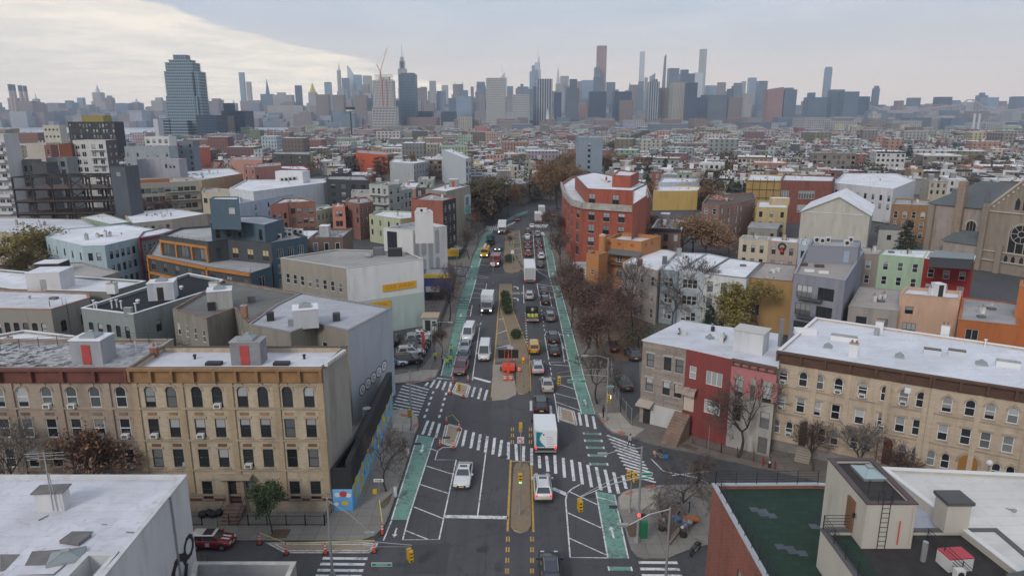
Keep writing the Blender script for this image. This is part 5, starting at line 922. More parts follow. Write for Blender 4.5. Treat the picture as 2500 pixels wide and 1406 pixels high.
OC=stucco((.42,.19,.075),.12,51);OV=B('orange_villa','ochre-orange villa with diamond tiles under the parapet and grey awning',[(1480,582),(1566,591),(1614,576),(1515,568)],13.4,OC,WHITE_ROOF,{0:[dict(us=[3.2,7.6],rows=1,w=1.3,h=1.5,top=3.2,fr=FR_W,sty='v'),dict(us=[3.2],rows=3,w=1.4,h=1.5,top=6.5,dz=3.2,fr=FR_W,sty='v')]},par=.7,short='the orange villa')
DIA=flat((.30,.07,.02),.8,name='diamond_tile')
for i,uu in((0,(.8,3.0,5.9)),(1,(2.0,5.0))):
 for u in uu:a,d=OV.at(i,0);o=Vector((d.y,-d.x));mb=MB();mb.face([(*(a+d*(u+x)+o*.03),12.5+y)for x,y in((-.6,0),(0,-.4),(.6,0),(0,.4))],DIA);OV.part('diamond_tile',mb)
OV.awning(0,4.6,7.2,11.4,1.6,flat((.11,.11,.115),.8),.7);OV.fbox('balcony',0,.6,8.2,8.4,8.7,0,1.5,flat((.15,.08,.05),.8));q0,_=OV.at(0,.6,1.5);q1,_=OV.at(0,8.2,1.5);OV.rail([q0,q1],8.7,1,BLACK,3)
ot=sub(OV,[(1432,619),(1462,622),(1484,616),(1450,612)],11.2,OC,TAN_ROOF,0,{0:[dict(n=1,rows=3,w=.7,h=.9,top=3.2,dz=3.4,fr=FR_W)]},.9)
x,y=G(1471,575,14.4);mb=MB();mb.cyl((x,y),.75,0,14.3,OC,14);mb.ball((x,y,14.3),.75,stucco((.46,.33,.24),.1),14,6,.7);ot.part('round_tower',mb,smooth=False)
def gable(name,label,base,ze,pk_px,wall,roof,short=None,back=None,faces=None):
 b=B(name,label,base,ze,wall,roof,faces,par=0,short=short);return b
gp=[G(1956,517,13),G(2124,527,13)];a,b_=Vector(gp[0]),Vector(gp[1]);d=(b_-a).normalized();n=Vector((-d.y,d.x));n=n if n.y>0 else-n;wdt=(b_-a).length
dep=26.0;WG=stucco((.46,.445,.40),.14,52);hall=B('gabled_hall','large cream-white hall with steep white gable roof and blank end wall',[tuple(a),tuple(b_),tuple(b_+n*dep),tuple(a+n*dep)],13.0,WG,WHITE_ROOF3,raw=True,par=0,short='the gabled white hall')
mid_=a+d*wdt*.54;zp=ZT(2046,482,mid_.y)[1];mb=MB();rf=MB();pk0,pk1=(*(mid_),zp),(*(mid_+n*dep),zp)
mb.face([(*a,13.05),(*b_,13.05),pk0],WG);hall.part('gable',mb);ov=d*.4
for s_,e_ in((a-ov,a+n*dep-ov),(b_+ov,b_+n*dep+ov)):
 e0_=(*(s_-n*.3),12.95);e1_=(*e_,12.95);p0=(*(mid_-n*.3),zp+.15);p1=(*(mid_+n*dep),zp+.15);rf.face([e0_,e1_,p1,p0],WHITE_ROOF3)
 rf.face([e0_,p0,(p0[0],p0[1],p0[2]-.25),(e0_[0],e0_[1],e0_[2]-.25)],flat((.25,.24,.22),.8))
hall.part('roof_slope',rf)
simple('rear_annexe','small pale annexe with dark lean-to roof at the right of the gabled hall',[(2146,560),(2200,562),(2195,552),(2150,550)],7.5,(.42,.41,.38),{0:[dict(n=1,rows=1,w=1.1,h=1.4,top=1.5)]},flat((.06,.06,.065),.8),0,par=0)
simple('yellow_brown_building','yellow-brown brick house with arched windows between the hall and the church',[(2178,499),(2269,502),(2272,488),(2185,484)],11.8,brickm((.32,.17,.07)),{0:[dict(n=4,rows=3,w=1.2,h=2.1,top=2.0,arch=1,fr=FR_W)]},GREY_ROOF,5)
simple('white_long_building','long white building with small dark windows behind the gabled hall',[(2037,447),(2181,462),(2236,440),(2190,424),(2060,424)],12.5,(.60,.61,.65),{0:[dict(n=8,rows=2,w=1.1,h=2.0,top=2.6)]},WHITE_ROOF3,9,short='the long white building behind the hall')
sb=simple('brick_school','dark red-brick building with banks of white windows',[(1908,441),(2033,443),(2040,430),(1915,426)],15.5,brickm((.21,.055,.034)),{0:[dict(us=[1.6],rows=3,w=2.6,h=2.8,top=3.6,dz=5,sty='v2',fr=FR_W,pane=(GL_B,GL_M)),dict(us=[9.0],rows=3,w=5.5,h=2.8,top=3.6,dz=5,sty='v2',fr=FR_W,pane=(GL_B,GL_M))]},WHITE_ROOF,3,short='the red-brick school',cop=flat((.05,.05,.055),.7))
sc=simple('scaffolded_building','building wrapped in yellow scaffold netting left of the dark red-brick one',[(1822,440),(1908,442),(1912,428),(1830,424)],15.3,(.36,.24,.09),{},WHITE_ROOF,2)
mb=MB();mtl=flat((.05,.04,.035),.7)
for i in range(6):q,d=sc.at(0,sc.elen(0)*i/5,.25);mb.tube([(*q,0),(*q,16)],.09,mtl,4)
for z in(3,6,9,12,15):q0,_=sc.at(0,0,.25);q1,_=sc.at(0,sc.elen(0),.25);mb.tube([(*q0,z),(*q1,z)],.09,mtl,4)
sc.part('scaffolding',mb)
simple('yellow_warehouse','low yellow-walled building with pale blue upper floor',[(1595,467),(1704,466),(1712,455),(1605,452)],8.0,(.52,.36,.12),{},WHITE_ROOF3,6,short='the yellow-walled warehouse');simple('pale_blue_upper_building','pale lavender-blue flat building directly behind the yellow warehouse',[(1608,446),(1708,444),(1716,436),(1618,434)],9.5,(.40,.42,.49),{},WHITE_ROOF3,6)
ob=simple('weathered_brick_building','weathered pinkish brick building with lumber piled on its roof',[(1714,497),(1757,500),(1806,494),(1845,484),(1840,470),(1730,476)],12.6,brickm((.26,.15,.125)),{0:W3(2,3,w=1.1,fr=FR_W),1:W3(3,3,w=.8,fr=FR_W),2:W3(2,4,w=1.2,fr=FR_W)},flat((.09,.07,.06),.9,var=.4),5)
R2_=random.Random(4)
for i in range(16):x,y=G(1735+R2_.random()*60,482+R2_.random()*9,12.4);an=R2_.random()*3;mb=MB();mb.tube([(x,y,12.3+R2_.random()*.5),(x+2.2*math.cos(an),y+2.2*math.sin(an),12.5+R2_.random()*.8)],.13,flat((.5,.22,.14),.8,name='lumber'),4);ob.part('lumber',mb)
yh=simple('yellow_house','yellow-cream house with small roof room below the scaffolding',[(1847,506),(1923,508),(1925,493),(1852,490)],11.0,(.46,.37,.20),{0:W3(3,3,w=1,h=1.7)},WHITE_ROOF3,0);yh.rbox('roof_room',(1902,500),5.6,2.4,2.2,stucco((.48,.38,.24),.1),0,WHITE_ROOF3)
simple('grey_porch_house','weathered grey low house with shallow roof below the yellow-cream one',[(1826,556),(1898,560),(1905,546),(1835,542)],6.5,(.28,.27,.24),{0:W3(3,1,w=.9)},GREY_ROOF,0,par=0)
simple('grey_avenue_building','long grey two-storey building at the bend of the avenue beyond the trees',[(1223,453),(1285,448),(1309,436),(1240,432)],9.0,(.19,.18,.18),{0:W3(8,2,w=1.2),1:W3(4,2,w=1.2)},GREY_ROOF,6,short='the grey building at the bend')
simple('white_wall_building','off-white blank walled building at the bend of the avenue, right',[(1299,424),(1354,425),(1356,417),(1300,416)],12.0,(.46,.45,.42),{0:[dict(n=3,rows=1,w=1.2,h=1.8,top=1.5)]},WHITE_ROOF3,3,short='the off-white wall at the bend')
simple('brick_avenue_building','brick building with grey upper band just right of the billboard building',[(1150,462),(1189,463),(1189,452),(1152,451)],11.5,brickm((.22,.085,.06)),{0:[]},GREY_ROOF,3).fbox('grey_band',0,0,9,9.6,11.5,0,.1,flat((.3,.31,.31),.8))
CS=stucco((.27,.225,.185),.35,60);CP=stucco((.36,.30,.27),.4,61);SLT=roofm((.115,.13,.14),.3,seed=131,dark=(.2,.2,.2));TRC=flat((.40,.35,.29),.9,name='tracery')
ch_z=15.0;ca,cb_=Vector(G(2270,497,ch_z)),Vector(G(2410,511,ch_z));d=(cb_-ca).normalized();n=Vector((-d.y,d.x));n=n if n.y>0 else-n;Lw_=(cb_-ca).length
cend=ca+d*(Lw_+30)
CH=B('church','stone church with slate roof, gabled transept and great rose window',[tuple(ca),tuple(cend),tuple(cend+n*18),tuple(ca+n*18)],ch_z,CP,SLT,{0:[dict(us=[Lw_*.78],rows=1,w=2.4,h=3.8,top=3.4,arch=1,sty='v2',fr=TRC,sur=TRC)]},raw=True,par=0,short='the church')
rid=ca+n*9;zr_=ZT(2360,441,(ca+n*9+d*7).y)[1];mb=MB();r0=(*(rid+d*8),zr_);r1=(*(cend+n*9),zr_);A_,B_,C_,D_=(*(ca-d*.6-n*.6),ch_z),(*(cend-n*.6),ch_z),(*(cend+n*18.6),ch_z),(*(ca+n*18.6-d*.6),ch_z)
mb.face([A_,B_,r1,r0],SLT);mb.face([C_,D_,r0,r1],SLT);mb.face([D_,A_,r0],SLT);CH.part('slate_roof',mb)
for f in(.02,.5):q,_=CH.at(0,Lw_*f);CH.fbox('buttress',0,Lw_*f,Lw_*f+1.5,0,ch_z-.2,0,.9,CS)
CH.fbox('chimney',0,Lw_*.5,Lw_*.5+1.9,0,zr_+.3,-.2,1.2,brickm((.30,.22,.16)))
u0,u1=Lw_+1.0,Lw_+19.5;um=Lw_+10.2
a_,_=CH.at(0,0);o=Vector((d.y,-d.x))if(Vector((d.y,-d.x)).y<0)else-Vector((d.y,-d.x))
def CPt(u,k,z):q=a_+d*u+o*k;return(q.x,q.y,z)
mb=MB();K=4.0;zpk=ZT(*PX(*CPt(um,K,0)[:2],0),CPt(um,K,0)[1])[1];zpk=ch_z+9.6
mb.face([CPt(u0,K,0),CPt(u1,K,0),CPt(u1,K,ch_z),CPt(um,K,zpk),CPt(u0,K,ch_z)],CS);mb.face([CPt(u0,K,0),CPt(u0,K,ch_z),CPt(u0,0,ch_z),CPt(u0,0,0)],CS);mb.face([CPt(u1,K,0),CPt(u1,0,0),CPt(u1,0,ch_z),CPt(u1,K,ch_z)],CS);CH.part('transept',mb)
mb=MB();mb.face([CPt(u0-.4,K+.3,ch_z),CPt(um,K+.3,zpk+.3),CPt(um,-9,zpk+.3),CPt(u0-.4,-9,ch_z)],SLT);mb.face([CPt(u1+.4,K+.3,ch_z),CPt(u1+.4,-9,ch_z),CPt(um,-9,zpk+.3),CPt(um,K+.3,zpk+.3)],SLT);CH.part('slate_roof',mb)
mb=MB();mb.tube([CPt(u0,K+.2,ch_z),CPt(um,K+.2,zpk)],.35,TRC,4);mb.tube([CPt(u1,K+.2,ch_z),CPt(um,K+.2,zpk)],.35,TRC,4);CH.part('gable_coping',mb)
for i in range(10):
 for s_ in(0,1):t=(i+.5)/10;uu=(u0+(um-u0)*t)if s_==0 else(u1+(um-u1)*t);zz=ch_z+(zpk-ch_z)*t-.9;mb=MB();mb.box(0,.01,0,.01,0,.01,CS)if 0 else None;P8=[CPt(uu-.25,K+.03,zz-.4),CPt(uu+.25,K+.03,zz-.4),CPt(uu+.25,K+.25,zz-.4),CPt(uu+.25,K+.25,zz+.2),CPt(uu-.25,K+.25,zz+.2),CPt(uu-.25,K+.25,zz-.4)];mb.face([P8[5],P8[2],P8[3],P8[4]],TRC);mb.face([P8[0],P8[1],P8[2],P8[5]],TRC);CH.part('corbel',mb)
def cface(name,pts,k,m):mb=MB();mb.face([CPt(x,k,z)for x,z in pts],m);return CH.part(name,mb)
def cstroke(name,P_,wd,k,m):
 mb=MB();P_=[Vector(p)for p in P_]
 for p,q in zip(P_,P_[1:]):t=(q-p).normalized();nn=Vector((-t.y,t.x))*wd/2;mb.face([CPt(*(v),0)[:2]if 0 else CPt(v.x,k,v.y)for v in(p-nn,q-nn,q+nn,p+nn)],m)
 return CH.part(name,mb)
zs_=5.4;cface('great_window',[(um-2.6,zs_),(um+2.6,zs_),(um+2.6,zs_+4.6)]+arcp(um,zs_+4.6,2.6,0,180,12)[1:-1]+[(um-2.6,zs_+4.6)],K+.05,GL_D)
for P_ in(arcp(um,zs_+4.8,2.3,0,360,18),arcp(um,zs_+4.8,.8,0,360,10),[(um-.87,zs_),(um-.87,zs_+2.7)],[(um+.87,zs_),(um+.87,zs_+2.7)],[(um-2.6,zs_),(um+2.6,zs_)],[(um-2.6,zs_),(um-2.6,zs_+4.6)]+arcp(um,zs_+4.6,2.75,180,0,12)+[(um+2.6,zs_)]):cstroke('tracery',P_,.18,K+.08,TRC)
for i in range(8):t=2*math.pi*i/8;cstroke('tracery',[(um+.8*math.cos(t),zs_+4.8+.8*math.sin(t)),(um+2.3*math.cos(t),zs_+4.8+2.3*math.sin(t))],.12,K+.08,TRC)
for x in(-1.9,0,1.9):cface('lancet_window',[(um+x-.5,ch_z+1.0),(um+x+.5,ch_z+1.0),(um+x+.5,ch_z+3),(um+x,ch_z+4),(um+x-.5,ch_z+3)]if x else[(um-.7,ch_z+1),(um+.7,ch_z+1),(um+.7,ch_z+4),(um,ch_z+5.2),(um-.7,ch_z+4)],K+.05,GL_D)
for x in(-2.5,-.9,.9,2.5):cface('lancet_window',[(um+x-.4,3.1),(um+x+.4,3.1),(um+x+.4,4.2),(um+x,4.8),(um+x-.4,4.2)],K+.05,GL_D)
for z,k in((ch_z,.3),(5.1,.3),(2.8,.4)):mb=MB();mb.face([CPt(u0,K+k,z),CPt(u1,K+k,z),CPt(u1,K+k,z+.3),CPt(u0,K+k,z+.3)],TRC);mb.face([CPt(u0,K,z+.3),CPt(u0,K+k,z+.3),CPt(u1,K+k,z+.3),CPt(u1,K,z+.3)],TRC);CH.part('string_course',mb)
for u in(u0+.2,u0+4.6):mb=MB();mb.prism(ccw([CPt(u,K,0)[:2],CPt(u+1.3,K,0)[:2],CPt(u+1.3,K+1,0)[:2],CPt(u,K+1,0)[:2]]),0,ch_z+(1 if u<u0+1 else-8),CS);CH.part('buttress',mb)
q=CPt(u0+.8,K+.5,0);mb=MB();mb.cyl(q[:2],.8,ch_z+1,ch_z+2.2,CS,6);mb.cyl(q[:2],.95,ch_z+2.2,ch_z+5.6,SLT,6,.05);CH.part('turret',mb)
mb=MB();mb.prism(ccw([CPt(Lw_*.46,0,0)[:2],CPt(Lw_+.9,0,0)[:2],CPt(Lw_+.9,4.5,0)[:2],CPt(Lw_*.5,4.5,0)[:2]]),0,6.2,CP);CH.part('annexe',mb);mb=MB();mb.face([CPt(Lw_*.44,4.9,6.2),CPt(Lw_+1,4.9,6.2),CPt(Lw_+1,0.02,9.0),CPt(Lw_*.6,0.02,9.0)],SLT);mb.face([CPt(Lw_*.44,4.9,6.2),CPt(Lw_*.6,0.02,9.0),CPt(Lw_*.44,0.02,6.2)],SLT);CH.part('lean_to_roof',mb)
def far(name,label,px,z,wall,roof=None,faces=None,short=None,n=3,**k):return mid(name,label,px,z,wall,roof or GREY_ROOF,faces,short,n,**k)
def tall(name,label,x0,x1,yt,Yd,dep,wall,faces=None,roof=None,n=2,short=None,shift=0.0,**k):
 """block given by its two near top corners in the photograph and its distance"""
 xa_,z_=ZT(x0,yt,Yd);xb_,_=ZT(x1,yt,Yd);dep*=.55;b=B(name,label,[(xa_,Yd),(xb_,Yd),(xb_+shift,Yd+dep),(xa_+shift,Yd+dep)],round(z_,2),wall,roof or GREY_ROOF,faces,raw=True,short=short,**k)
 if n:b.clutter(n)
 return b
WB=stucco((.56,.55,.54),.12,70)
wt=tall('white_apartment_tower','white apartment tower with balconies and a purple-brown side wall of small white windows',177,257,343,300,15,WB,{0:[dict(us=[1.6,4.2,8.4,11.6],rows=7,w=1.8,h=2.0,top=1.6,dz=3.2,sty='v',fr=FR_W)],1:[dict(us=[3,7,11],rows=7,w=1.1,h=1.1,top=2.2,dz=3.2,fr=FR_W,pane=(GL_B,GL_B))]},walls={1:stucco((.10,.085,.095),.1)},short='the white apartment tower')
for r_ in range(6):z=wt.z-3.9-3.2*r_;wt.fbox('balcony',0,7.0,12.8,z-.2,z,0,1.3,flat((.6,.6,.6),.7));q0,_=wt.at(0,7.0,1.3);q1,_=wt.at(0,12.8,1.3);wt.rail([q0,q1],z,1,METAL,3)
tall('rust_clad_tower','rust-brown clad narrow tower left of the white apartment tower',142,173,352,298,18,stucco((.19,.06,.03),.15),n=0)
tall('cream_slab_tower','slim cream slab tower with tiny windows, upper left',104,144,306,420,12,stucco((.50,.49,.42),.12,71),{0:[dict(n=4,rows=3,w=1.2,h=1.2,top=2,dz=4)]},n=0)
tall('cream_block','plain pale block in front of the slim cream tower',62,112,350,340,16,stucco((.48,.43,.39),.1),n=2)
tall('brick_stair_tower','narrow red-brick strip building with one stack of windows at the left',107,123,355,330,10,brickm((.25,.09,.06)),{0:[dict(n=1,rows=5,w=1.4,h=2.2,top=2,fr=FR_W)]},n=0)
wbl=tall('white_balcony_tower','white balconied apartment slab cut by the left edge',-120,8,328,255,14,stucco((.52,.52,.54),.1),{0:[dict(n=7,rows=9,w=1.9,h=2.0,top=1.6,dz=3.1,sty='v',fr=FR_W,m0=1)]})
for r_ in range(9):z=wbl.z-3.7-3.1*r_;wbl.fbox('balcony',0,1,wbl.elen(0)-.5,z-.2,z+.9,0,1.2,flat((.5,.5,.53),.7))
tall('grey_ribbed_tower','grey ribbed building beside the white balconied slab',30,68,392,262,14,stucco((.17,.18,.19),.15),{0:[dict(n=2,rows=6,w=1.0,h=2,top=2)],1:[dict(n=4,rows=6,w=1.0,h=2,top=2)]},n=2)
tall('charcoal_block','charcoal block left of the steel frame, mid height',76,112,398,250,12,stucco((.08,.08,.09),.1),n=0)
tall('grey_terraced_block','grey terraced flats behind the steel frame with rooftop greenery',112,162,386,270,12,stucco((.22,.23,.24),.12),{0:W3(3,5,w=1.6,h=2)},n=5)
tall('dark_blue_grey_block','dark blue-grey block with one white window right of the steel frame',268,305,408,215,14,stucco((.085,.095,.115),.1),{0:[dict(n=1,rows=1,w=1.1,h=1.1,top=1.6,fr=FR_W,pane=(GL_B,GL_B))]},n=0)
tall('slate_low_block','low slate wing between the dark block and the beige modern block',305,400,412,330,16,stucco((.12,.13,.16),.1),None,WHITE_ROOF3,n=6)
tall('pale_blue_grey_block','large pale blue-grey block right of the white tower',303,412,358,338,16,stucco((.30,.335,.36),.1,73),{0:[dict(n=5,rows=4,w=1.0,h=1.8,top=3,dz=5)]},n=5,short='the pale blue-grey block')
tall('lavender_wing','pale lavender low wing in front of the blue-grey block',333,436,390,318,14,stucco((.36,.36,.41),.1),{0:[dict(us=[13,15,16.6],rows=1,w=.9,h=1.8,top=2)]},WHITE_ROOF3,n=3)
tall('white_stepped_block','bright white stepped apartment block behind the pale blue-grey one',352,412,334,365,14,stucco((.6,.6,.6),.1),{0:W3(4,3,w=1.6,h=2)},WHITE_ROOF3,n=5)
tall('slate_blue_block','slate-blue block with red rooftop awning right of the white stepped one',412,470,346,380,14,stucco((.16,.19,.225),.1),{0:W3(3,5,w=1.2)},n=3).fbox('red_awning',0,1,5,23.0,24.2,0,1.2,flat((.5,.05,.07),.7))
bs=tall('black_screened_block','black screened block with yellow netting on its upper storey, upper left',165,279,298,560,24,stucco((.035,.032,.037),.2),{0:[dict(n=14,rows=4,w=1.4,h=3.0,top=1.5,dz=4.2)]},n=0)
xa_,z_=ZT(198,283,566);xb_,_=ZT(251,283,566);sub(bs,[(xa_,566),(xb_,566),(xb_,578),(xa_,578)],z_,stucco((.30,.24,.05),.3),GREY_ROOF,bs.z-1,raw=True)
simple('pale_green_house','pale green sided house with white roof in front of the steel frame',[(198,531),(268,548),(320,542),(252,521)],8.6,(.30,.38,.29),{0:W3(1,2),1:W3(3,2,w=1.0,fr=FR_W)},WHITE_ROOF3,3,par=.1)
simple('cream_low_house','low cream house with long cluttered white roof right of the pale green one',[(322,546),(420,536),(505,522),(420,509),(300,521)],8.2,(.45,.40,.33),{0:W3(5,2)},WHITE_ROOF3,12,par=.1)
simple('beige_low_house','low beige house with broad white roof at the left edge before the steel frame',[(-60,560),(60,573),(125,569),(246,558),(200,536),(0,532),(-60,532)],9.0,(.38,.33,.27),{2:W3(5,2,w=1.0,fr=FR_W)},WHITE_ROOF2,12,par=.1)
STL=flat((.03,.021,.02),.7,var=.3,name='rusty_steel');DECK=flat((.085,.055,.045),.85,var=.3,name='steel_deck')
sf=thing('steel_frame','unfinished rusty steel building frame with open decks at the left','steel frame',(*G(150,585),0));so_=G(150,585)
def sfp(name,mb):return obj(name,mb,sf,loc=(-so_[0],-so_[1],0))
c0=Vector(G(28,432,20.0));c1=Vector(G(58,426,20.0));c1=Vector((c0.x+28,c0.y+3));c2=c1+Vector((2,13));c3=c0+Vector((2,13));nx,ny=5,2
for i in range(nx+1):
 for j in range(ny+1):
  p=c0.lerp(c1,i/nx).lerp(c3.lerp(c2,i/nx),j/ny);mb=MB();mb.box(p.x-.22,p.x+.22,p.y-.22,p.y+.22,0,20,STL);sfp('column',mb)
for f,z in enumerate((4.2,8.1,12.0,15.9,19.8)):
 for j in range(ny+1):p,q=c0.lerp(c3,j/ny),c1.lerp(c2,j/ny);mb=MB();mb.tube([(*p,z),(*q,z)],.24,STL,4);sfp('beam',mb)
 for i in range(nx+1):p,q=c0.lerp(c1,i/nx),c3.lerp(c2,i/nx);mb=MB();mb.tube([(*p,z),(*q,z)],.26,STL,4);sfp('beam',mb)
 if f<4:mb=MB();mb.prism([tuple(c0-Vector((1.5,1))),tuple(c1+Vector((1.5,-1))),tuple(c2),tuple(c3)],z+.3,z+.5,DECK,None,True);sfp('deck',mb)
for f in range(4):p,q=c0.lerp(c1,.55),c0.lerp(c1,.75);z=4.2+3.9*f;mb=MB();mb.tube([(*p,z),(*q,z+3.9)],.2,STL,4);mb.tube([(*q,z),(*p,z+3.9)],.2,STL,4);sfp('brace',mb)
# towers across the river and up the creek
def T_(col,gl,su=4,sz=3.8,fu=.6,fz=.6,g=.25):return gridm(col,gl,su,sz,fu,fz,g)
STY=dict(g=T_((.12,.165,.22),(.04,.07,.11),3,3.6,.75,.7),G=T_((.27,.34,.42),(.11,.17,.25),4,4,.8,.7),b=T_((.20,.145,.13),(.06,.055,.06),5,3.2,.45,.5),s=T_((.34,.30,.27),(.10,.10,.11),5,3.6,.45,.55),w=T_((.50,.49,.47),(.06,.06,.07),4.2,3.5,.62,.62),d=T_((.035,.06,.11),(.015,.03,.06),3,3.8,.7,.7),r=T_((.30,.16,.13),(.08,.07,.08),5,3.2,.45,.5),v=T_((.36,.38,.40),(.03,.045,.07),7,600,.62,1.0),W=flat((.45,.46,.48),.7,name='pale_tower'),k=T_((.10,.12,.15),(.04,.055,.08),5,3.6,.5,.5),y=T_((.36,.33,.28),(.12,.13,.15),4.5,3.4,.5,.6))
def tower(label,x0,x1,yt,Yd,sty,dep=None,top=None,name='tower',cat='tower',taper=None,base=0.0):
 xa_,z=ZT(x0,yt,Yd);xb_,_=ZT(x1,yt,Yd);w=xb_-xa_;cx=(xa_+xb_)/2;dep=dep or max(18,min(w,45));m=STY[sty]
 e=thing(name,label,cat,(cx,Yd,0));mb=MB()
 if taper:
  p=(0,taper[0][1]);n=0
  for hf,wf in taper[1:]+[(None,None)]:
   if hf is None:break
   a,b_=w*p[1]/2,w*wf/2;da,db=dep*p[1]/2,dep*wf/2;z0,z1=z*p[0],z*hf;c=dep/2
   A=[(-a,c-da,z0),(a,c-da,z0),(a,c+da,z0),(-a,c+da,z0)];B_=[(-b_,c-db,z1),(b_,c-db,z1),(b_,c+db,z1),(-b_,c+db,z1)]
   for i in range(4):j=(i+1)%4;mb.face([A[i],A[j],B_[j],B_[i]],m)
   mb.face(B_,m);p=(hf,wf)
 else:mb.box(-w/2,w/2,0,dep,0,z,m)
 obj('shaft',mb,e)
 if top:
  for kind,f0,f1,h in top:
   mb=MB();a,b_=-w/2+w*f0,-w/2+w*f1
   if kind=='box':mb.box(a,b_,dep*.25,dep*.75,z,z+h,m);obj('penthouse',mb,e)
   elif kind=='spire':mb.cyl(((a+b_)/2,dep/2),(b_-a)/2,z,z+h,STY['W']if sty not in 'gd' else m,6,.3);obj('spire',mb,e)
   elif kind=='slant':mb.face([(a,0,z),(b_,0,z),(b_,0,z+h)],m);mb.face([(a,dep,z),(b_,dep,z+h),(b_,dep,z)],m);mb.face([(b_,0,z),(b_,dep,z),(b_,dep,z+h),(b_,0,z+h)],m);mb.face([(a,0,z),(b_,0,z+h),(b_,dep,z+h),(a,dep,z)],m);obj('crown',mb,e)
 return e
v1=lambda x,y:(x/5.952,180+y/5.952);v2=lambda x:380+x/5.952;v3=lambda x:800+x/5.952;v4=lambda x:1180+x/5.952;v5=lambda x:1540+x/5.952;v6=lambda x:1940+x/4.464
y2=lambda y:120+y/5.952;y3=lambda y:100+y/5.952;y6=lambda y:140+y/4.464
t=tower
bt=thing('glass_tower','large blue-grey glass residential tower with stepped top, standing alone at the left','tower',(*[ZT(435,150,1050)[0]],1050,0));Yt=1050
def btp(x0,x1,yt,k0,dep,m,slabs=True):
 xa_,z=ZT(x0,yt,Yt);xb_,_=ZT(x1,yt,Yt);mb=MB();mb.box(xa_+1,xb_-1,Yt+k0+.8,Yt+k0+dep-.8,0,z,m);off=(-bt.location.x,-Yt,0);obj('glazing',mb,bt,loc=off)
 if slabs:
  mb=MB();zz=12
  while zz<z:mb.box(xa_,xb_,Yt+k0,Yt+k0+dep,zz,zz+1.1,flat((.25,.31,.35),.6));zz+=4.2
  obj('floor_slabs',mb,bt,loc=off)['kind']='stuff'
GLT=gridm((.17,.25,.31),(.06,.10,.14),3.2,4.2,.55,1.0,.2)
btp(413,448,133,8,16,GLT,False);btp(405,458,147,6,22,GLT);btp(398,467,152,3,28,GLT);btp(398,468,174,0,34,GLT);btp(468,482,174,4,26,GLT);btp(402,482,236,0.5,33,GLT,False)
btp(385,415,290,-3,40,STY['d'],True);btp(425,468,295,-14,14,STY['g'],True)
t('dark navy curtain-walled block right beside the large glass tower',478,527,282,1030,'d',40);t('brown mid-rise block between two dark navy blocks, left',527,552,283,1080,'b',30)
t('dark teal stepped block with square roof box, left of the two slim stacks',540,596,271,1150,'d',40,[('box',.0,.3,12)]);t('pale slim stair tower at the foot of the glass tower, left',373,384,291,800,'W',12)
for x,yt,yb in((23,206,268),(31.5,207,268),(48,209,262),(59.5,210,262)):
 Yd=2750;xa_,z=ZT(x,yt,Yd);e=thing('smokestack',f'tall dark-topped power station chimney, number {["one", "two", "three", "four"][[23, 31.5, 48, 59.5].index(x)]} from the left edge','chimney',(xa_,Yd,0));mb=MB();mb.cyl((0,0),8.5,0,z*.86,flat((.30,.21,.19),.8,name='stack_brick'),10,6.6);obj('shaft',mb,e);mb=MB();mb.cyl((0,0),7.0,z*.86,z,flat((.05,.055,.075),.8),10,6.8);obj('cap',mb,e)
t('long brown brick power station below the chimneys',2,107,274,2700,'b',60,[('box',.35,.7,40)],name='power_station',cat='power station');t('dark red brick boiler house behind the chimneys',42,84,250,2780,'r',60,name='boiler_house')
for a in(('narrow pale block with rounded cap right of the chimneys',78,90,242,3600,'s',[('spire',.3,.7,30)]),('blue-grey slab left of the pointed stone tower',158,172,246,3500,'g'),('pale curved slab beside the pointed stone tower',187,200,239,3500,'G'),('stone office tower with pointed lantern, far left',224,244,226,3700,'s',[('spire',.15,.75,42)]),('broad stone base block under the pointed tower, far left',222,270,248,3650,'s'),('dark rounded tower right of the pointed stone tower',255,271,239,3600,'b',[('box',.2,.8,10)]),('brown block with small pyramid roof left of the glass tower',322,336,250,3500,'b',[('spire',.2,.9,22)]),('pale stepped block immediately left of the glass tower',368,396,246,3400,'s',[('box',.3,.8,14)]),('low brick towers by the water, second group from left',292,300,252,3300,'b'),('brown twin-top block between glass tower and slim stacks',505,533,250,3200,'b',[('box',.35,1,16)]),('slim blue glass high-rise, taller of the pair left of the spired clock tower',582,593,177,3900,'G'),('slim grey stone high-rise, shorter of the pair left of the spired clock tower',600,610,200,3850,'s'),('small domed pale tower between the dark teal block and the slim pair',560,575,252,3500,'s',[('spire',.3,.7,16)]),('clock tower block with tall white spire, left half',635,664,230,3600,'g',[('spire',.33,.7,75)]),('pale broad stone block right of the spired clock tower',665,712,232,3600,'s',[('box',.2,.6,12)]),('wide beige brick housing slab below the spired tower',652,738,258,2900,'s'),('dark narrow office tower left of the gold pyramid',719,733,209,3700,'d'),('stone tower with golden pyramid roof',752,770,226,3600,'s'),('brown tower with rounded shoulders right of the gold pyramid',770,800,231,2900,'b'),('pale glass tower with notched top behind the brown shoulders',791,806,201,4000,'G',[('slant',0,.9,-8)]),('first brown riverside tower left of the white tower under construction',810,838,232,2800,'b'),('tall slim construction tower with mast, left of the sloped glass one',822,830,172,4000,'s',[('spire',.3,.9,42)]),('blue glass tower left of the sloped crown',834,850,191,4000,'g'),('pale glass tower with sloped pointed crown, left centre',848,862,183,4100,'W',[('slant',1,.0,50)]),('light blue slab right of the sloped glass crown',863,880,183,4050,'G'),('pale grey slab between the blue slab and the white tower under construction',885,904,185,4000,'y'),('second brown riverside tower left of the white tower under construction',864,893,233,2800,'b'),('grey-blue riverside block behind the water tower',892,910,240,2850,'g')):
 t(a[0],a[1],a[2],a[3],a[4],a[5],None,a[6]if len(a)>6 else None)
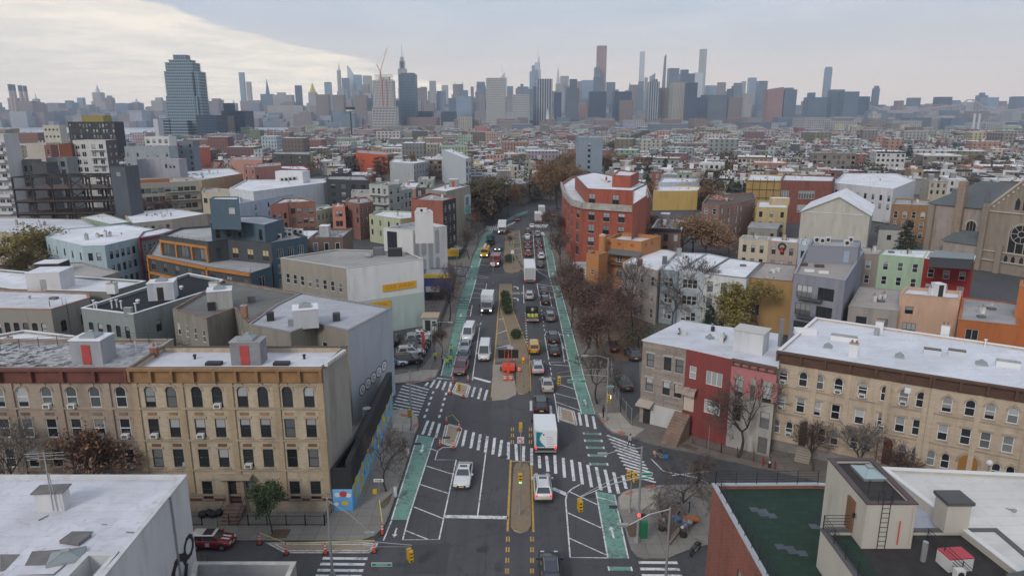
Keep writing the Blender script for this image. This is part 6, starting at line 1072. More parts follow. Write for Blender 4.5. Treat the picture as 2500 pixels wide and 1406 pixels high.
gold=MB();xg,zg=ZT(761,226,3600);gold.cyl((xg,3618),17,zg,zg+48,flat((.55,.40,.08),.4,.3,name='gold_roof'),4,.5);g_=obj('gilded_roof',gold);tag(g_,'golden pyramid roof catching the light on a stone tower','roof')
def gridtower(label,x0,x1,yt,Yd,cols,rows,frame,glass,dep=30,steps=(),parts='bay'):
 xa_,z=ZT(x0,yt,Yd);xb_,_=ZT(x1,yt,Yd);e=thing('gridded_tower',label,'tower',((xa_+xb_)/2,Yd,0));w=xb_-xa_;off=(0,0,0);mb=MB();mb.box(-w/2+.5,w/2-.5,.6,dep,0,z,glass);obj('core',mb,e);mb=MB()
 for i in range(cols+1):x=-w/2+w*i/cols;mb.box(x-.45,x+.45,0,.9,0,z,frame);mb.box(w/2-.5,w/2+.1,dep*i/cols,dep*i/cols+.9,0,z,frame)
 for j in range(rows+1):zz=z*j/rows;mb.box(-w/2,w/2,-.05,1,zz-.5,zz+.5,frame);mb.box(w/2-.4,w/2+.15,0,dep,zz-.5,zz+.5,frame)
 obj('concrete_grid',mb,e)['kind']='stuff';return e,w,z
CG=flat((.52,.51,.49),.8,name='white_concrete');DGL=flat((.07,.07,.085),.4,name='dark_glazing')
e,w_,z_=gridtower('white gridded concrete tower under construction with a red hoist mast and crane',909,959,197,1650,15,34,CG,DGL)
mb=MB();mb.box(-w_*.08,-w_*.02,-1.6,0,0,z_+8,flat((.42,.16,.14),.7));obj('hoist',mb,e);mb=MB();mb.box(w_*.17,w_*.23,-.4,.0,z_*.45,z_,flat((.25,.09,.08),.7));obj('netting',mb,e)
mb=MB();mb.box(-10,14,5,22,z_,z_+8,CG);
for zz in(3,8,12):mb.box(-w_*.42,w_*.45,3,25,z_+zz,z_+zz+.7,CG)
obj('top_floors',mb,e);cr=thing('tower_crane','luffing crane with raised jib on top of the white tower under construction','crane',(e.location.x-6,1660,z_));cm=flat((.45,.20,.14),.7);mb=MB();mb.box(-1.5,1.5,-1.5,1.5,0,20,cm);obj('mast',mb,cr);mb=MB();mb.tube([(0,0,20),(17,0,70)],1.0,cm,4,.6);obj('jib',mb,cr);mb=MB();mb.tube([(0,0,20),(-8,0,36)],1.1,cm,4);mb.tube([(-8,0,36),(17,0,70)],.2,cm,3);obj('back_mast',mb,cr)
gridtower('white gridded annexe at the foot of the tower under construction',909,969,262,1640,17,10,CG,DGL,20)
t('grey stone tower with tall needle spire, the highest of the left centre',971,991,168,4000,'s',40,[('box',.18,.82,40),('box',.3,.7,62),('spire',.38,.62,135)],name='spired_tower')
for a in(('blue-grey balconied tower in front of the needle-spired one',973,1013,181,1750,'g',[('box',.1,.9,3)]),('shorter blue-grey block left under the balconied tower',966,996,246,1800,'k'),('dark brown slab right of the balconied tower',1016,1040,215,3500,'b'),('stepped brown tower with cap, right of the dark slab',1054,1071,232,3500,'s',[('spire',.2,.7,12)]),('pale ribbed white slab with flat top, left of centre',1078,1093,208,3800,'w'),('blue slab with two corner fins, left of centre',1109,1130,206,3900,'g',[('spire',0,.1,14),('spire',.9,1,14)]),('slim brown tower between two blue slabs, left of centre',1149,1156,212,3700,'b'),('steel-blue slab with dark cap, left of the first checkered tower',1163,1185,209,3700,'d'),('pale teal curved housing slab, low, left of the first checkered tower',1112,1150,235,2700,'G'),('low blue office block behind the old white school',1095,1112,240,2600,'g'),('black glass low block, left of the billboard-like grey one',1019,1055,272,1800,'d'),('second black glass low block, right',1077,1112,273,1750,'d'),('pale grey low slab with white top line',1119,1152,284,1500,'y'),('pale office tower with sloping crystal top and twin masts',1222,1238,190,4000,'W',[('slant',0,.7,30),('spire',.25,.32,70)]),('grey office block peeking between two checkered towers',1263,1288,212,3800,'k',[('box',.3,.6,14)]),('glass tower with tapering spired top, tallest near the centre',1305,1321,170,4200,'W',[('box',.0,.85,40),('slant',.15,.75,75),('spire',.5,.6,130)]),('stepped glass shoulder tower left of the tapering spired one',1293,1306,175,4150,'G',[('box',.4,1,34)]),('dark-framed striped tower with navy glass at the centre right',1311,1349,193,2100,'v',None),('navy shoulder block left of the striped tower',1302,1322,212,2150,'g'),('slender tower with needle crown right of the striped one',1357,1370,205,4000,'s',[('spire',.05,.8,95)]),('pale slab with dark top stripe right of the needle crown',1369,1389,186,3900,'y'),('plain blue glass block below the needle crown',1354,1371,226,2100,'d'),('grey-blue square tower with tall top box',1384,1414,216,2100,'k',[('box',.25,.85,26)]),('light grey slab behind the square tower, right',1421,1450,196,3700,'G'),('brown-topped supertall with bronze upper cladding, highest right of centre',1459,1482,112,4100,'r',None),('stepped lower shaft of the bronze-topped supertall, left side',1452,1466,165,4050,'k',None),('teal glass slab in front of the bronze-topped supertall',1450,1468,188,3000,'g'),('navy glass slab with long horizontal roof line, centre right',1440,1481,224,2150,'d'),('blue office slab right of the bronze-topped supertall',1481,1503,201,3600,'g'),('dusty rose riverside slab left of the navy one',1416,1438,256,2300,'r'),('slim dark wedge tower with pointed tip',1532,1545,214,4100,'g',None),('tiny domed tower right of the wedge',1548,1556,212,3900,'s',[('spire',.3,.7,10)]),('dark stepped glass block, centre right',1501,1543,224,2150,'d'),('grey brick tower in front of the dark stepped block',1516,1546,245,2050,'b'),('pencil-thin white supertall with dark slot',1564,1576,126,4200,'W',None),('small pale tower right of the pencil-thin one',1575,1582,190,4000,'s'),('blue-striped rounded tower with low crown, right of centre',1585,1611,200,2250,'v',[('box',.3,.85,8)]),('blue office tower with angled fin behind the striped rounded one',1588,1600,186,3700,'G',[('slant',.2,1,14)]),('curved-back needle supertall, thin and leaning',1618,1628,210,4200,'W',None),('wide dark grey monolith office tower',1634,1659,167,3600,'k'),('charcoal brick tower left of the beige slab',1613,1645,215,2300,'b'),('beige slab with small dark square near its top',1643,1679,202,2200,'y'),('navy glass crown tower behind the beige slab',1662,1697,180,2600,'g',[('box',.1,.6,14)]),('narrow dark navy slab right of the beige one',1679,1704,202,2150,'d'),('very slim pale supertall with square grid, highest on the right',1712,1727,120,4100,'w',None),('white glass tower in front of the slim gridded supertall',1697,1717,178,3600,'W'),('low navy tower with flat stepped top, right',1706,1729,238,2300,'d',[('box',.4,.9,7)]),('pale violet block right of the slim supertall',1726,1753,209,3700,'G'),('wide grey office slab right of the navy tower',1733,1777,232,2500,'k'),('bright blue cube-topped block, right',1782,1812,217,3300,'d',[('box',.3,.9,12)]),('brown slab below the blue cube-topped block',1780,1814,238,2500,'b'),('slim pale brown tower right of the blue cube',1813,1822,199,3900,'s'),('tall pale tower with dark cap, first of the two right pale ones',1831,1848,190,4000,'G',[('spire',.4,.46,45)]),('teal-grey tall slab, second of the two right pale ones',1854,1875,198,3400,'g'),('grey-brown tower between pale ones, right',1819,1838,228,2900,'s'),('terracotta tower with pinkish crown',1876,1914,219,2400,'r',[('slant',.0,1,8)]),('blue-green glass tower beside the terracotta one',1917,1947,219,2400,'g',[('box',.2,.8,6)]),('slim silver supertall with pale cap, right side',2019,2033,168,3300,'G',[('box',0,1,8)]),('stepped teal glass block left of the silver supertall',1975,2022,238,2500,'g',[('box',.1,.4,16)]),('broad teal glass slab, first of a pair right of the silver supertall',2034,2063,219,2500,'g'),('broad teal glass slab, second of a pair right of the silver supertall',2063,2099,224,2450,'g'),('dark navy apartment block right of the teal pair',2099,2125,236,2700,'d'),('dark tower with rounded silver top',2136,2149,216,3000,'g',[('box',.2,.9,10)]),('grey tower above the bridge, left',2226,2249,239,3400,'k'),('long blue block above the bridge, middle',2293,2326,237,3300,'d'),('pale slab pair above the bridge',2410,2440,238,3200,'G'),('domed blue tower above the bridge, right',2394,2413,233,3400,'g',[('box',.25,.75,12)]),('blue block cut by the right edge above the bridge',2482,2520,236,3200,'g'),('cream apartment block below the bridge, left',2130,2151,278,2000,'w',[('box',.2,.6,6)]),('white stepped office block below the bridge',2280,2341,290,1900,'w',[('box',.4,.9,8)]),('pale green block left of the white stepped office',2257,2288,281,1950,'y')):
 nm,x0,x1,yt,Yd,sy=a[:6];tp=a[6]if len(a)>6 else None;tap=None
 if 'pencil-thin white supertall' in nm:tap=[(0,1),(1,.9)]
 elif'needle supertall' in nm:tap=[(0,1.3),(.75,.9),(.93,.4)]
 elif'wedge tower' in nm:tap=[(0,1.1),(.55,1.0),(1.12,.15)]
 elif'bronze-topped' in nm and 'lower' not in nm:tap=[(0,1.2),(.6,1.0),(1,.95)]
 t(nm,x0,x1,yt,Yd,sy,None,tp,taper=tap)
xa_,z0_=ZT(1616,218,4150);xb_,z1_=ZT(1627,133,4150);mb=MB();mb.face([(xa_,4150,z0_*.5),(xb_+4,4150,z0_*.5),(xb_+1,4150,z1_),(xb_-7,4150,z1_*.97),(xa_+2,4150,z0_)],STY['k']);mb.v+=[(x,y+20,z)for x,y,z in mb.v];
mb.f.append((9,8,7,6,5));mb.m.append(0)
for i in range(5):mb.f.append((i,5+i,5+(i+1)%5,(i+1)%5));mb.m.append(0)
o=obj('needle_supertall',mb);tag(o,'thin curved needle skyscraper leaning against the sky, right of centre','tower')
e,w_,z_=gridtower('first checkered pale grid tower, taller and left of the pair',1187,1234,191,2050,22,30,flat((.48,.47,.44),.8),flat((.12,.12,.15),.4),40)
gridtower('second checkered pale grid tower, shorter and right of the pair',1252,1293,232,2040,18,20,flat((.46,.45,.43),.8),flat((.12,.12,.15),.4),40)
xa_,z=ZT(855,262,900);e=thing('water_tower','black disc-topped mast standing against the far towers, left centre','water tower',(xa_,900,0));mb=MB();mb.cyl((0,0),.9,0,z-5,BLACK,8);obj('stem',mb,e);mb=MB();mb.cyl((0,0),5.5,z-5,z-3,flat((.5,.5,.52),.6),14);mb.cyl((0,0),5.8,z-3,z,BLACK,14);obj('tank',mb,e)
xa_,z=ZT(1337,285,1750);e=thing('white_church','white gothic church tower with thin pinnacles before the striped tower','church',(xa_,1750,0));WS=flat((.55,.54,.52),.8);zs2=ZT(1337,264,1750)[1];mb=MB();mb.box(-4,4,0,8,0,z,WS);obj('belfry',mb,e);mb=MB();mb.cyl((0,4),2.6,z,zs2,WS,6,.1);obj('spire',mb,e)
for dx in(-3.6,3.6):mb=MB();mb.cyl((dx,1),.9,z,z+11,WS,5,.1);obj('pinnacle',mb,e)
mb=MB();mb.box(4,120,8,40,0,26,flat((.16,.22,.17),.8));obj('nave',mb,e)
br=thing('river_bridge','long pinkish steel truss bridge across the far right','bridge',(1600,2900,0));BM_=flat((.36,.27,.27),.8,name='bridge_steel');off=(-1600,-2900,0);mb=MB();Yb=2900;deck=[ZT(x,273,Yb)for x in(2100,2620)];mb.box(deck[0][0],deck[1][0],Yb,Yb+24,deck[0][1]-5,deck[0][1]+3,BM_);obj('deck',mb,br,loc=off)
mb=MB();top=[(2100,268),(2118,256),(2140,264),(2175,271),(2210,271),(2255,266),(2300,261),(2345,256),(2362,244),(2376,244),(2400,260),(2440,269),(2480,268),(2520,262),(2600,262)]
P_=[(*[ZT(x,y,Yb)[0]],Yb,ZT(x,y,Yb)[1])for x,y in top];mb.tube(P_,2.6,BM_,4);zd=deck[0][1]
for a,b_ in zip(P_,P_[1:]):
 n=max(1,int((b_[0]-a[0])/14))
 for i in range(n):q=[a[k]+(b_[k]-a[k])*i/n for k in range(3)];q2=[a[k]+(b_[k]-a[k])*(i+1)/n for k in range(3)];mb.tube([(q[0],Yb,zd),tuple(q)],1.1,BM_,3);mb.tube([(q[0],Yb,zd),tuple(q2)],.9,BM_,3)
obj('truss',mb,br,loc=off)
for x in(2118,2368,2520):xx=ZT(x,273,Yb)[0];mb=MB();mb.box(xx-9,xx+9,Yb-2,Yb+26,0,zd-5,BM_);obj('pier',mb,br,loc=off)
for i,x in enumerate((2381,2393)):xa_,z=ZT(x,278,1500);e=thing('white_chimney',('left' if i==0 else 'right')+' one of two slim white chimneys at the right','chimney',(xa_,1500,0));mb=MB();mb.cyl((0,0),3.0,0,z,STY['W'],10,2.2);obj('shaft',mb,e)
def city_mass(name,n,xr,yr,hr,seed,wr=(14,45),pal=None,skip=None):
 r=random.Random(seed);V=[];F=[];Cc=[]
 pal=pal or[(.22,.15,.14),(.26,.22,.21),(.15,.18,.24),(.33,.32,.33),(.10,.14,.20),(.22,.15,.14),(.36,.36,.38),(.12,.17,.25)]
 for i in range(n):
  Yd=yr[0]+(yr[1]-yr[0])*r.random();x=(xr[0]+(xr[1]-xr[0])*r.random())*Yd/1650;w=r.uniform(*wr);d=r.uniform(*wr);h=hr[0]+(hr[1]-hr[0])*r.random()**2.2
  if skip and skip(x,Yd,w,d,h):continue
  b=len(V);V+=[(x-w/2,Yd,0),(x+w/2,Yd,0),(x+w/2,Yd+d,0),(x-w/2,Yd+d,0),(x-w/2,Yd,h),(x+w/2,Yd,h),(x+w/2,Yd+d,h),(x-w/2,Yd+d,h)]
  F+=[(b,b+1,b+5,b+4),(b+1,b+2,b+6,b+5),(b+2,b+3,b+7,b+6),(b+3,b,b+4,b+7),(b+4,b+5,b+6,b+7)];c=r.choice(pal);rf_=r.choice([(.5,.5,.52),(.3,.3,.3),(.6,.6,.63)]);Cc+=[c]*4+[rf_]
 me=bpy.data.meshes.new(name);me.from_pydata(V,[],F);at_=me.color_attributes.new('col','FLOAT_COLOR','CORNER');dat=np.array([[(*c,1.0)]*4 for c in Cc],dtype=np.float32).reshape(-1);at_.data.foreach_set('color',dat);return me
def attrm(name,win=True,su=4.5,sz=3.6,fu=.5,fz=.55):
 m,b=newmat(name);a=N('ShaderNodeVertexColor',layer_name='col');t_=N('ShaderNodeTexCoord').outputs['Object'];sp=N('ShaderNodeSeparateXYZ');L(t_,sp.inputs[0]);u=M_('DIVIDE',M_('ADD',sp.outputs[0],sp.outputs[1]),su);z=M_('DIVIDE',sp.outputs[2],sz)
 ge=N('ShaderNodeNewGeometry');gs=N('ShaderNodeSeparateXYZ');L(ge.outputs['Normal'],gs.inputs[0]);side=M_('LESS_THAN',gs.outputs[2],.5);mk=M_('MULTIPLY',M_('MULTIPLY',M_('LESS_THAN',M_('FRACT',u),fu),M_('LESS_THAN',M_('FRACT',z),fz)),side)
 c1=MIX(SM(noise(t_,.15,4),.3,.75),a.outputs[0],MIX(.35,a.outputs[0],(.1,.1,.1)))
 L(MIX(mk,c1,(.06,.065,.075)),b.inputs['Base Color']);b.inputs['Roughness'].default_value=.8;MATS[name]=m;return m
FAC=attrm('far_city')
for nm,n,xr,yr,hr,sd,wr in(('far_city_blocks',900,(-1300,1400),(2650,3100),(18,62),5,(25,70)),('far_city_blocks',900,(-1300,1400),(3100,4300),(30,120),6,(25,60)),('far_midtown_blocks',480,(-400,640),(3250,4300),(60,205),16,(16,40)),('riverside_blocks',420,(-260,1400),(1500,2300),(10,38),8,(20,70))):
 me=city_mass(nm,n,xr,yr,hr,sd,wr,skip=(lambda x,Y_,w,d,h:nm=='riverside_blocks' and x<-600));me.materials.append(FAC);o=link(nm,me);o['kind']='stuff'
 # the blocks of row houses behind
ORD=['first','second','third','fourth','fifth','sixth','seventh','eighth','ninth','tenth','eleventh','twelfth','thirteenth','fourteenth','fifteenth','sixteenth','seventeenth','eighteenth','nineteenth','twentieth','twenty-first','twenty-second','twenty-third','twenty-fourth','twenty-fifth','twenty-sixth','twenty-seventh','twenty-eighth','twenty-ninth','thirtieth']
ORD+=['thirty-'+o for o in ORD[:9]]+['fortieth']+['forty-'+o for o in ORD[:9]]+['fiftieth']+['fifty-'+o for o in ORD[:9]]
PAL=[('cream',(.46,.42,.34),6),('white',(.54,.54,.54),9),('beige',(.36,.32,.26),8),('brick-red',(.24,.08,.055),10),('brown brick',(.19,.12,.09),9),('grey',(.27,.27,.275),8),('pale blue',(.34,.41,.47),3),('salmon',(.44,.22,.17),4),('pale green',(.32,.37,.31),1),('charcoal',(.06,.06,.065),3),('tan',(.34,.26,.16),6),('taupe',(.22,.19,.165),6),('yellow',(.46,.36,.15),1),('slate blue',(.14,.18,.22),2),('pinkish',(.40,.29,.27),4)]
PALW=[p for p in PAL for _ in range(p[2])]
WALLM={p[0]:(brickm(p[1])if 'brick' in p[0]else stucco(p[1],.3,0))for p in PAL}
ROOFS=[('white',WHITE_ROOF),('white',WHITE_ROOF3),('white',WHITE_ROOF2),('grey',GREY_ROOF),('dark',DARK_ROOF),('grey',roofm((.42,.41,.42),.5,seed=12)),('white',DIRTY_ROOF)]
def xroad(Y):return 1.0+(Y-60)*0.0085 if Y<330 else 3.3+(Y-330)*.25
def inpoly(x,y,P):
 c=False;n=len(P)
 for i in range(n):
  (x1,y1),(x2,y2)=P[i],P[i-1]
  if(y1>y)!=(y2>y)and x<(x2-x1)*(y-y1)/(y2-y1)+x1:c=not c
 return c
HB=[(min(p[0]for p in f[3]),max(p[0]for p in f[3]),min(p[1]for p in f[3]),max(p[1]for p in f[3]),f[3])for f in FOOT]
def hero_boxes():
 out=[]
 for b in BL:
  ps=[PX(x,y,b.z)for x,y in b.P];ys=[p[1]for p in ps];front=max(ys);yb=PX(b.o[0],min(p[1]for p in b.P),0)[1]
  out.append((min(p[0]for p in ps)-3,max(p[0]for p in ps)+3,min(ys)-4,front+(yb-front)*(.85 if b.z>12.4 else.6),min(p[1]for p in b.P)))
 return out
HX=hero_boxes()
taken=list(HB)
def blocked(P,h,Y0,margin=1.0):
 x0,x1=min(p[0]for p in P)-margin,max(p[0]for p in P)+margin;y0,y1=min(p[1]for p in P)-margin,max(p[1]for p in P)+margin
 for b in taken:
  if b[0]<x1 and b[1]>x0 and b[2]<y1 and b[3]>y0:
   if b[4]is None:return True
   Q=P+[(sum(p[0]for p in P)/4,sum(p[1]for p in P)/4)]
   if any(inpoly(*q,b[4])for q in Q)or any(inpoly(*q,P)for q in b[4]):return True
   for i in range(4):
    m_=((P[i][0]+P[i-1][0])/2,(P[i][1]+P[i-1][1])/2)
    if inpoly(*m_,b[4]):return True
 top=[PX(x,y,h)for x,y in P]
 if 2110<top[0][0]<2540 and 515<top[0][1]<720:return True
 for a,b_,c,d,Yh in HX:
  if Y0<Yh and any(a<t[0]<b_ and c<t[1]<d for t in top+[((top[0][0]+top[1][0])/2,min(t[1]for t in top))]):return True
 return False
def candidates():
 r=random.Random(11);out=[]
 for side in(-1,1):
  th=rad(-17)if side>0 else rad(3);c,s=math.cos(th),math.sin(th)
  for k in range(26):
   for j,face in((0,1),(30,0)):
    v0=105+k*62+j;u=(xroad(v0)+(24 if v0<300 else 13)+20-.292*v0)/.956 if side>0 else xroad(v0)-(24 if v0<300 else 13)+.052*v0;u+=side*r.uniform(0,5);lim=260+v0*.9
    while abs(u)<lim:
     big=r.random()<.12;w=r.uniform(13,26)if big else r.uniform(5.8,8.2);d=r.uniform(13,17)if not big else r.uniform(16,24)
     h=r.choice([7.2,8.0,9.6,10.0,10.4,10.8])if not big else r.choice([9,11,12.5,14,17]);
     if r.random()<.05:u+=side*r.uniform(8,20);continue
     if int(abs(u)/105)!=int(abs(u+side*w)/105):u+=side*15;continue
     u0,u1=(u,u+w)if side>0 else(u-w,u);v=v0+r.uniform(-.6,.6)
     P=[(a*c-b*s,a*s+b*c)for a,b in((u0,v),(u1,v),(u1,v+d),(u0,v+d))]
     if side>0:P=[(x-20,y+18)for x,y in P]
     u+=side*(w+.02);cx=sum(p[0]for p in P)/4;cy=sum(p[1]for p in P)/4
     if cy<345 and(side>0 and cx<20 or side<0 and cx>-18):continue
     if abs(cx-xroad(cy))<(21 if cy<345 else 11)+w/2 or cy<100 or abs(cx)>cy*.78+14:continue
     out.append((cy,P,w,d,h,big,r.random(),face,th))
 return sorted(out,key=lambda t:t[0])
NEAR_N,CUTY=286,720
def house(P,w,d,h,big,rnd,th):
 r=random.Random(int(rnd*1e9));pn,pc,_=r.choice(PALW);wm=WALLM[pn];rn,rm=r.choice(ROOFS)if not big else ROOFS[r.choice([0,1,2,3])];cx=sum(p[0]for p in P)/4;cy=sum(p[1]for p in P)/4
 e=link('building' if big else 'row_house',None,None,(cx,cy,0));T=Matrix.Rotation(th,4,'Z');P2=[(-w/2,-d/2),(w/2,-d/2),(w/2,d/2),(-w/2,d/2)]
 mb=MB();n=4
 for i in range(4):a,b=P2[i],P2[(i+1)%4];mb.face([(*a,0),(*b,0),(*b,h),(*a,h)],wm)
 link('wall',mb.mesh('wall'),e,T=T);mb=MB();t=.25
 mb.face([(-w/2+t,-d/2+t,h-.3),(w/2-t,-d/2+t,h-.3),(w/2-t,d/2-t,h-.3-.25),(-w/2+t,d/2-t,h-.55)],rm);cm=r.choice([rm,wm,FR_D,FR_W])
 for x0,x1,y0,y1 in((-w/2-.05,w/2+.05,-d/2-.05,-d/2+t),(-w/2-.05,w/2+.05,d/2-t,d/2+.05),(-w/2-.05,-w/2+t,-d/2+t,d/2-t),(w/2-t,w/2+.05,-d/2+t,d/2-t)):mb.box(x0,x1,y0,y1,h-.6,h+.05,cm)
 link('roof',mb.mesh('roof'),e,T=T)
 nf=max(1,int((h-.8)/3.0));nc=max(2,int(w/2.4));mb=MB();fr=r.choice([FR_W,FR_W,FR_D,None]);ww,wh=(.95,1.7)if not big else(1.5,1.7)
 for f in range(nf):
  zt=h-1.4-f*3.0
  for q in range(nc):
   x=-w/2+w*(q+.5)/nc;
   if r.random()<.04:continue
   if fr:mb.box(x-ww/2-.09,x+ww/2+.09,-d/2-.05,-d/2+.02,zt-wh-.09,zt+.09,fr)
   mb.face([(x-ww/2,-d/2-.056,zt-wh),(x+ww/2,-d/2-.056,zt-wh),(x+ww/2,-d/2-.056,zt),(x-ww/2,-d/2-.056,zt)],r.choice([GL_D,GL_D,GL_M,GL_B]))
 if big or r.random()<.35:
  s_=1 if cx<0 else-1
  for f in range(nf):
   for q in range(max(1,int(d/4.5))):
    y=-d/2+d*(q+.5)/max(1,int(d/4.5));zt=h-1.6-f*3.0;X_=s_*(w/2+.03);mb.face([(X_,y-s_*.45,zt-1.5),(X_,y+s_*.45,zt-1.5),(X_,y+s_*.45,zt),(X_,y-s_*.45,zt)],GL_D)
 link('windows',mb.mesh('windows'),e,T=T)['kind']='stuff'
 feat=None
 if r.random()<.6:mb=MB();cc=r.choice([FR_W,FR_D,FR_B,wm]);mb.box(-w/2,w/2,-d/2-.4,-d/2,h-.35,h+.12,cc);mb.box(-w/2,w/2,-d/2-.12,-d/2,h-.9,h-.35,cc);link('cornice',mb.mesh('cornice'),e,T=T)
 k=r.random();mb=MB()
 if k<.55:
  x,y=r.uniform(-w/2+1,w/2-1.4),r.uniform(-d/2+3,d/2-2);m_=r.choice([wm,ROOFS[0][1],FR_D,METAL]);mb.box(x,x+.9,y,y+.6,h-.6,h+r.uniform(.6,1.3),m_);link('chimney',mb.mesh('chimney'),e,T=T);feat='chimney';mb=MB()
 if k>.42:
  x,y=r.uniform(-w/2+.5,w/2-3),r.uniform(-d/2+3,d/2-4);m_=r.choice([wm,STUC_L,FR_W,GREYB]);mb.box(x,x+2.2,y,y+2.8,h-.6,h+2.1,m_);mb.box(x-.1,x+2.3,y-.1,y+2.9,h+2.1,h+2.2,ROOFS[0][1]);link('bulkhead',mb.mesh('bulkhead'),e,T=T);feat='stair shed';mb=MB()
 for i in range(r.randint(2,4)if not big else r.randint(5,10)):
  x,y=r.uniform(-w/2+.6,w/2-.9),r.uniform(-d/2+1,d/2-1.2);s2=r.uniform(.2,.6);mb.box(x,x+s2,y,y+s2*1.3,h-.6,h-.2+r.uniform(0,.8),r.choice([METAL,BLACK,FR_W,GREYB]))
 link('roof_vents',mb.mesh('roof_vents'),e,T=T)['kind']='stuff'
 q=PX(cx,cy,h);return e,pn,rn,feat,nf,q,big
STUC_L=stucco((.45,.45,.46),.2,2);GREYB=stucco((.22,.22,.23),.2,2)
made=[];rest=[];cnt=0
for cy,P,w,d,h,big,rnd,face,th in candidates():
 q=PX(*P[0],h);
 if q[0]<-70 or q[0]>2570:continue
 if blocked(P,h,min(p[1]for p in P)):continue
 if cy<CUTY and cnt<NEAR_N:made.append(house(P,w,d,h,big,rnd,th));cnt+=1;HX_=None
 elif not(P[0][0]<-480 and cy>1150):rest.append((P,h,rnd))
 taken.append((min(p[0]for p in P)+1.2,max(p[0]for p in P)-1.2,min(p[1]for p in P)+1.2,max(p[1]for p in P)-1.2,None))if 0 else None
bk_={}
for m_ in made:
 q=m_[5];best=min(LAND,key=lambda l:math.hypot(l[0]-q[0],(l[1]-q[1])*1.6));dx,dy=q[0]-best[0],q[1]-best[1]
 dr=('right of' if dx>0 else 'left of')if abs(dx)>abs(dy)*2.2 else('beyond' if dy<0 else 'in front of');bk_.setdefault((best[2],dr),[]).append((math.hypot(dx,dy),m_))
NW={1:'one',2:'two',3:'three',4:'four',5:'five'}
for(ln,dr),L_ in bk_.items():
 for i,(_,m_)in enumerate(sorted(L_,key=lambda t:t[0])):
  e,pn,rn,feat,nf,q,big=m_;lab=f"{NW.get(nf, 'tall')}-storey {pn} {'block' if big else 'house'}, {rn} roof, {ORD[i]} {dr} {ln}";tag(e,lab,'building' if big else 'house','row houses of the blocks behind' if not big else 'larger blocks among the row houses')
def mass(name,items,seed):
 r=random.Random(seed);V=[];F=[];Cc=[]
 def box(P,z0,z1,c,rc):
  b=len(V);V.extend([(x,y,z0)for x,y in P]+[(x,y,z1)for x,y in P]);F.extend([(b,b+1,b+5,b+4),(b+1,b+2,b+6,b+5),(b+2,b+3,b+7,b+6),(b+3,b,b+4,b+7),(b+4,b+5,b+6,b+7)]);Cc.extend([c]*4+[rc])
 for P,h,rnd in items:
  c=r.choice(PALW)[1]if seed==3 else r.choice([(.34,.30,.25),(.22,.14,.11),(.26,.26,.26),(.20,.08,.06),(.42,.40,.35),(.16,.12,.10),(.45,.45,.45)]);h*=r.uniform(.75,1.35)if seed==3 else 1;c=tuple(min(.7,(v*.8+.04)*r.uniform(.75,1.15))for v in c);rc=r.choice([(.64,.65,.69)]*7+[(.45,.45,.47)]*2+[(.2,.2,.21),(.3,.28,.26)]);box(P,0,h,c,rc);cx=sum(p[0]for p in P)/4;cy=sum(p[1]for p in P)/4
  for i in range(r.randint(1,3)):x,y=cx+r.uniform(-3,3),cy+r.uniform(-5,5);s_=r.uniform(.5,2.6);box([(x,y),(x+s_,y),(x+s_,y+s_),(x,y+s_)],h,h+r.uniform(.6,2.4),r.choice([c,(.5,.5,.5),(.1,.1,.1),(.3,.3,.3)]),(.45,.45,.48))
 me=bpy.data.meshes.new(name);me.from_pydata(V,[],F);at_=me.color_attributes.new('col','FLOAT_COLOR','CORNER');at_.data.foreach_set('color',np.array([[(*c,1.0)]*4 for c in Cc],dtype=np.float32).reshape(-1));return me
NM=attrm('distant_houses',True,2.6,3.1,.36,.55)
me=mass('distant_row_houses',rest,3);me.materials.append(NM);o=link('distant_row_houses',me);o['kind']='stuff'
r=random.Random(77);it=[]
for i in range(170):
 Yd=r.uniform(650,1600);x=r.uniform(-.8,.8)*Yd;w,d=r.uniform(12,30),r.uniform(14,30);h=9+13*r.random()**2.5
 if abs(x-xroad(Yd))<15+w/2 or(x<-430 and Yd>1180):continue
 P=[(x-w/2,Yd),(x+w/2,Yd),(x+w/2,Yd+d),(x-w/2,Yd+d)]
 if blocked(P,h,Yd):continue
 it.append((P,h,0))
me=mass('distant_apartment_blocks',it,4);me.materials.append(FAC);o=link('distant_apartment_blocks',me);o['kind']='stuff'
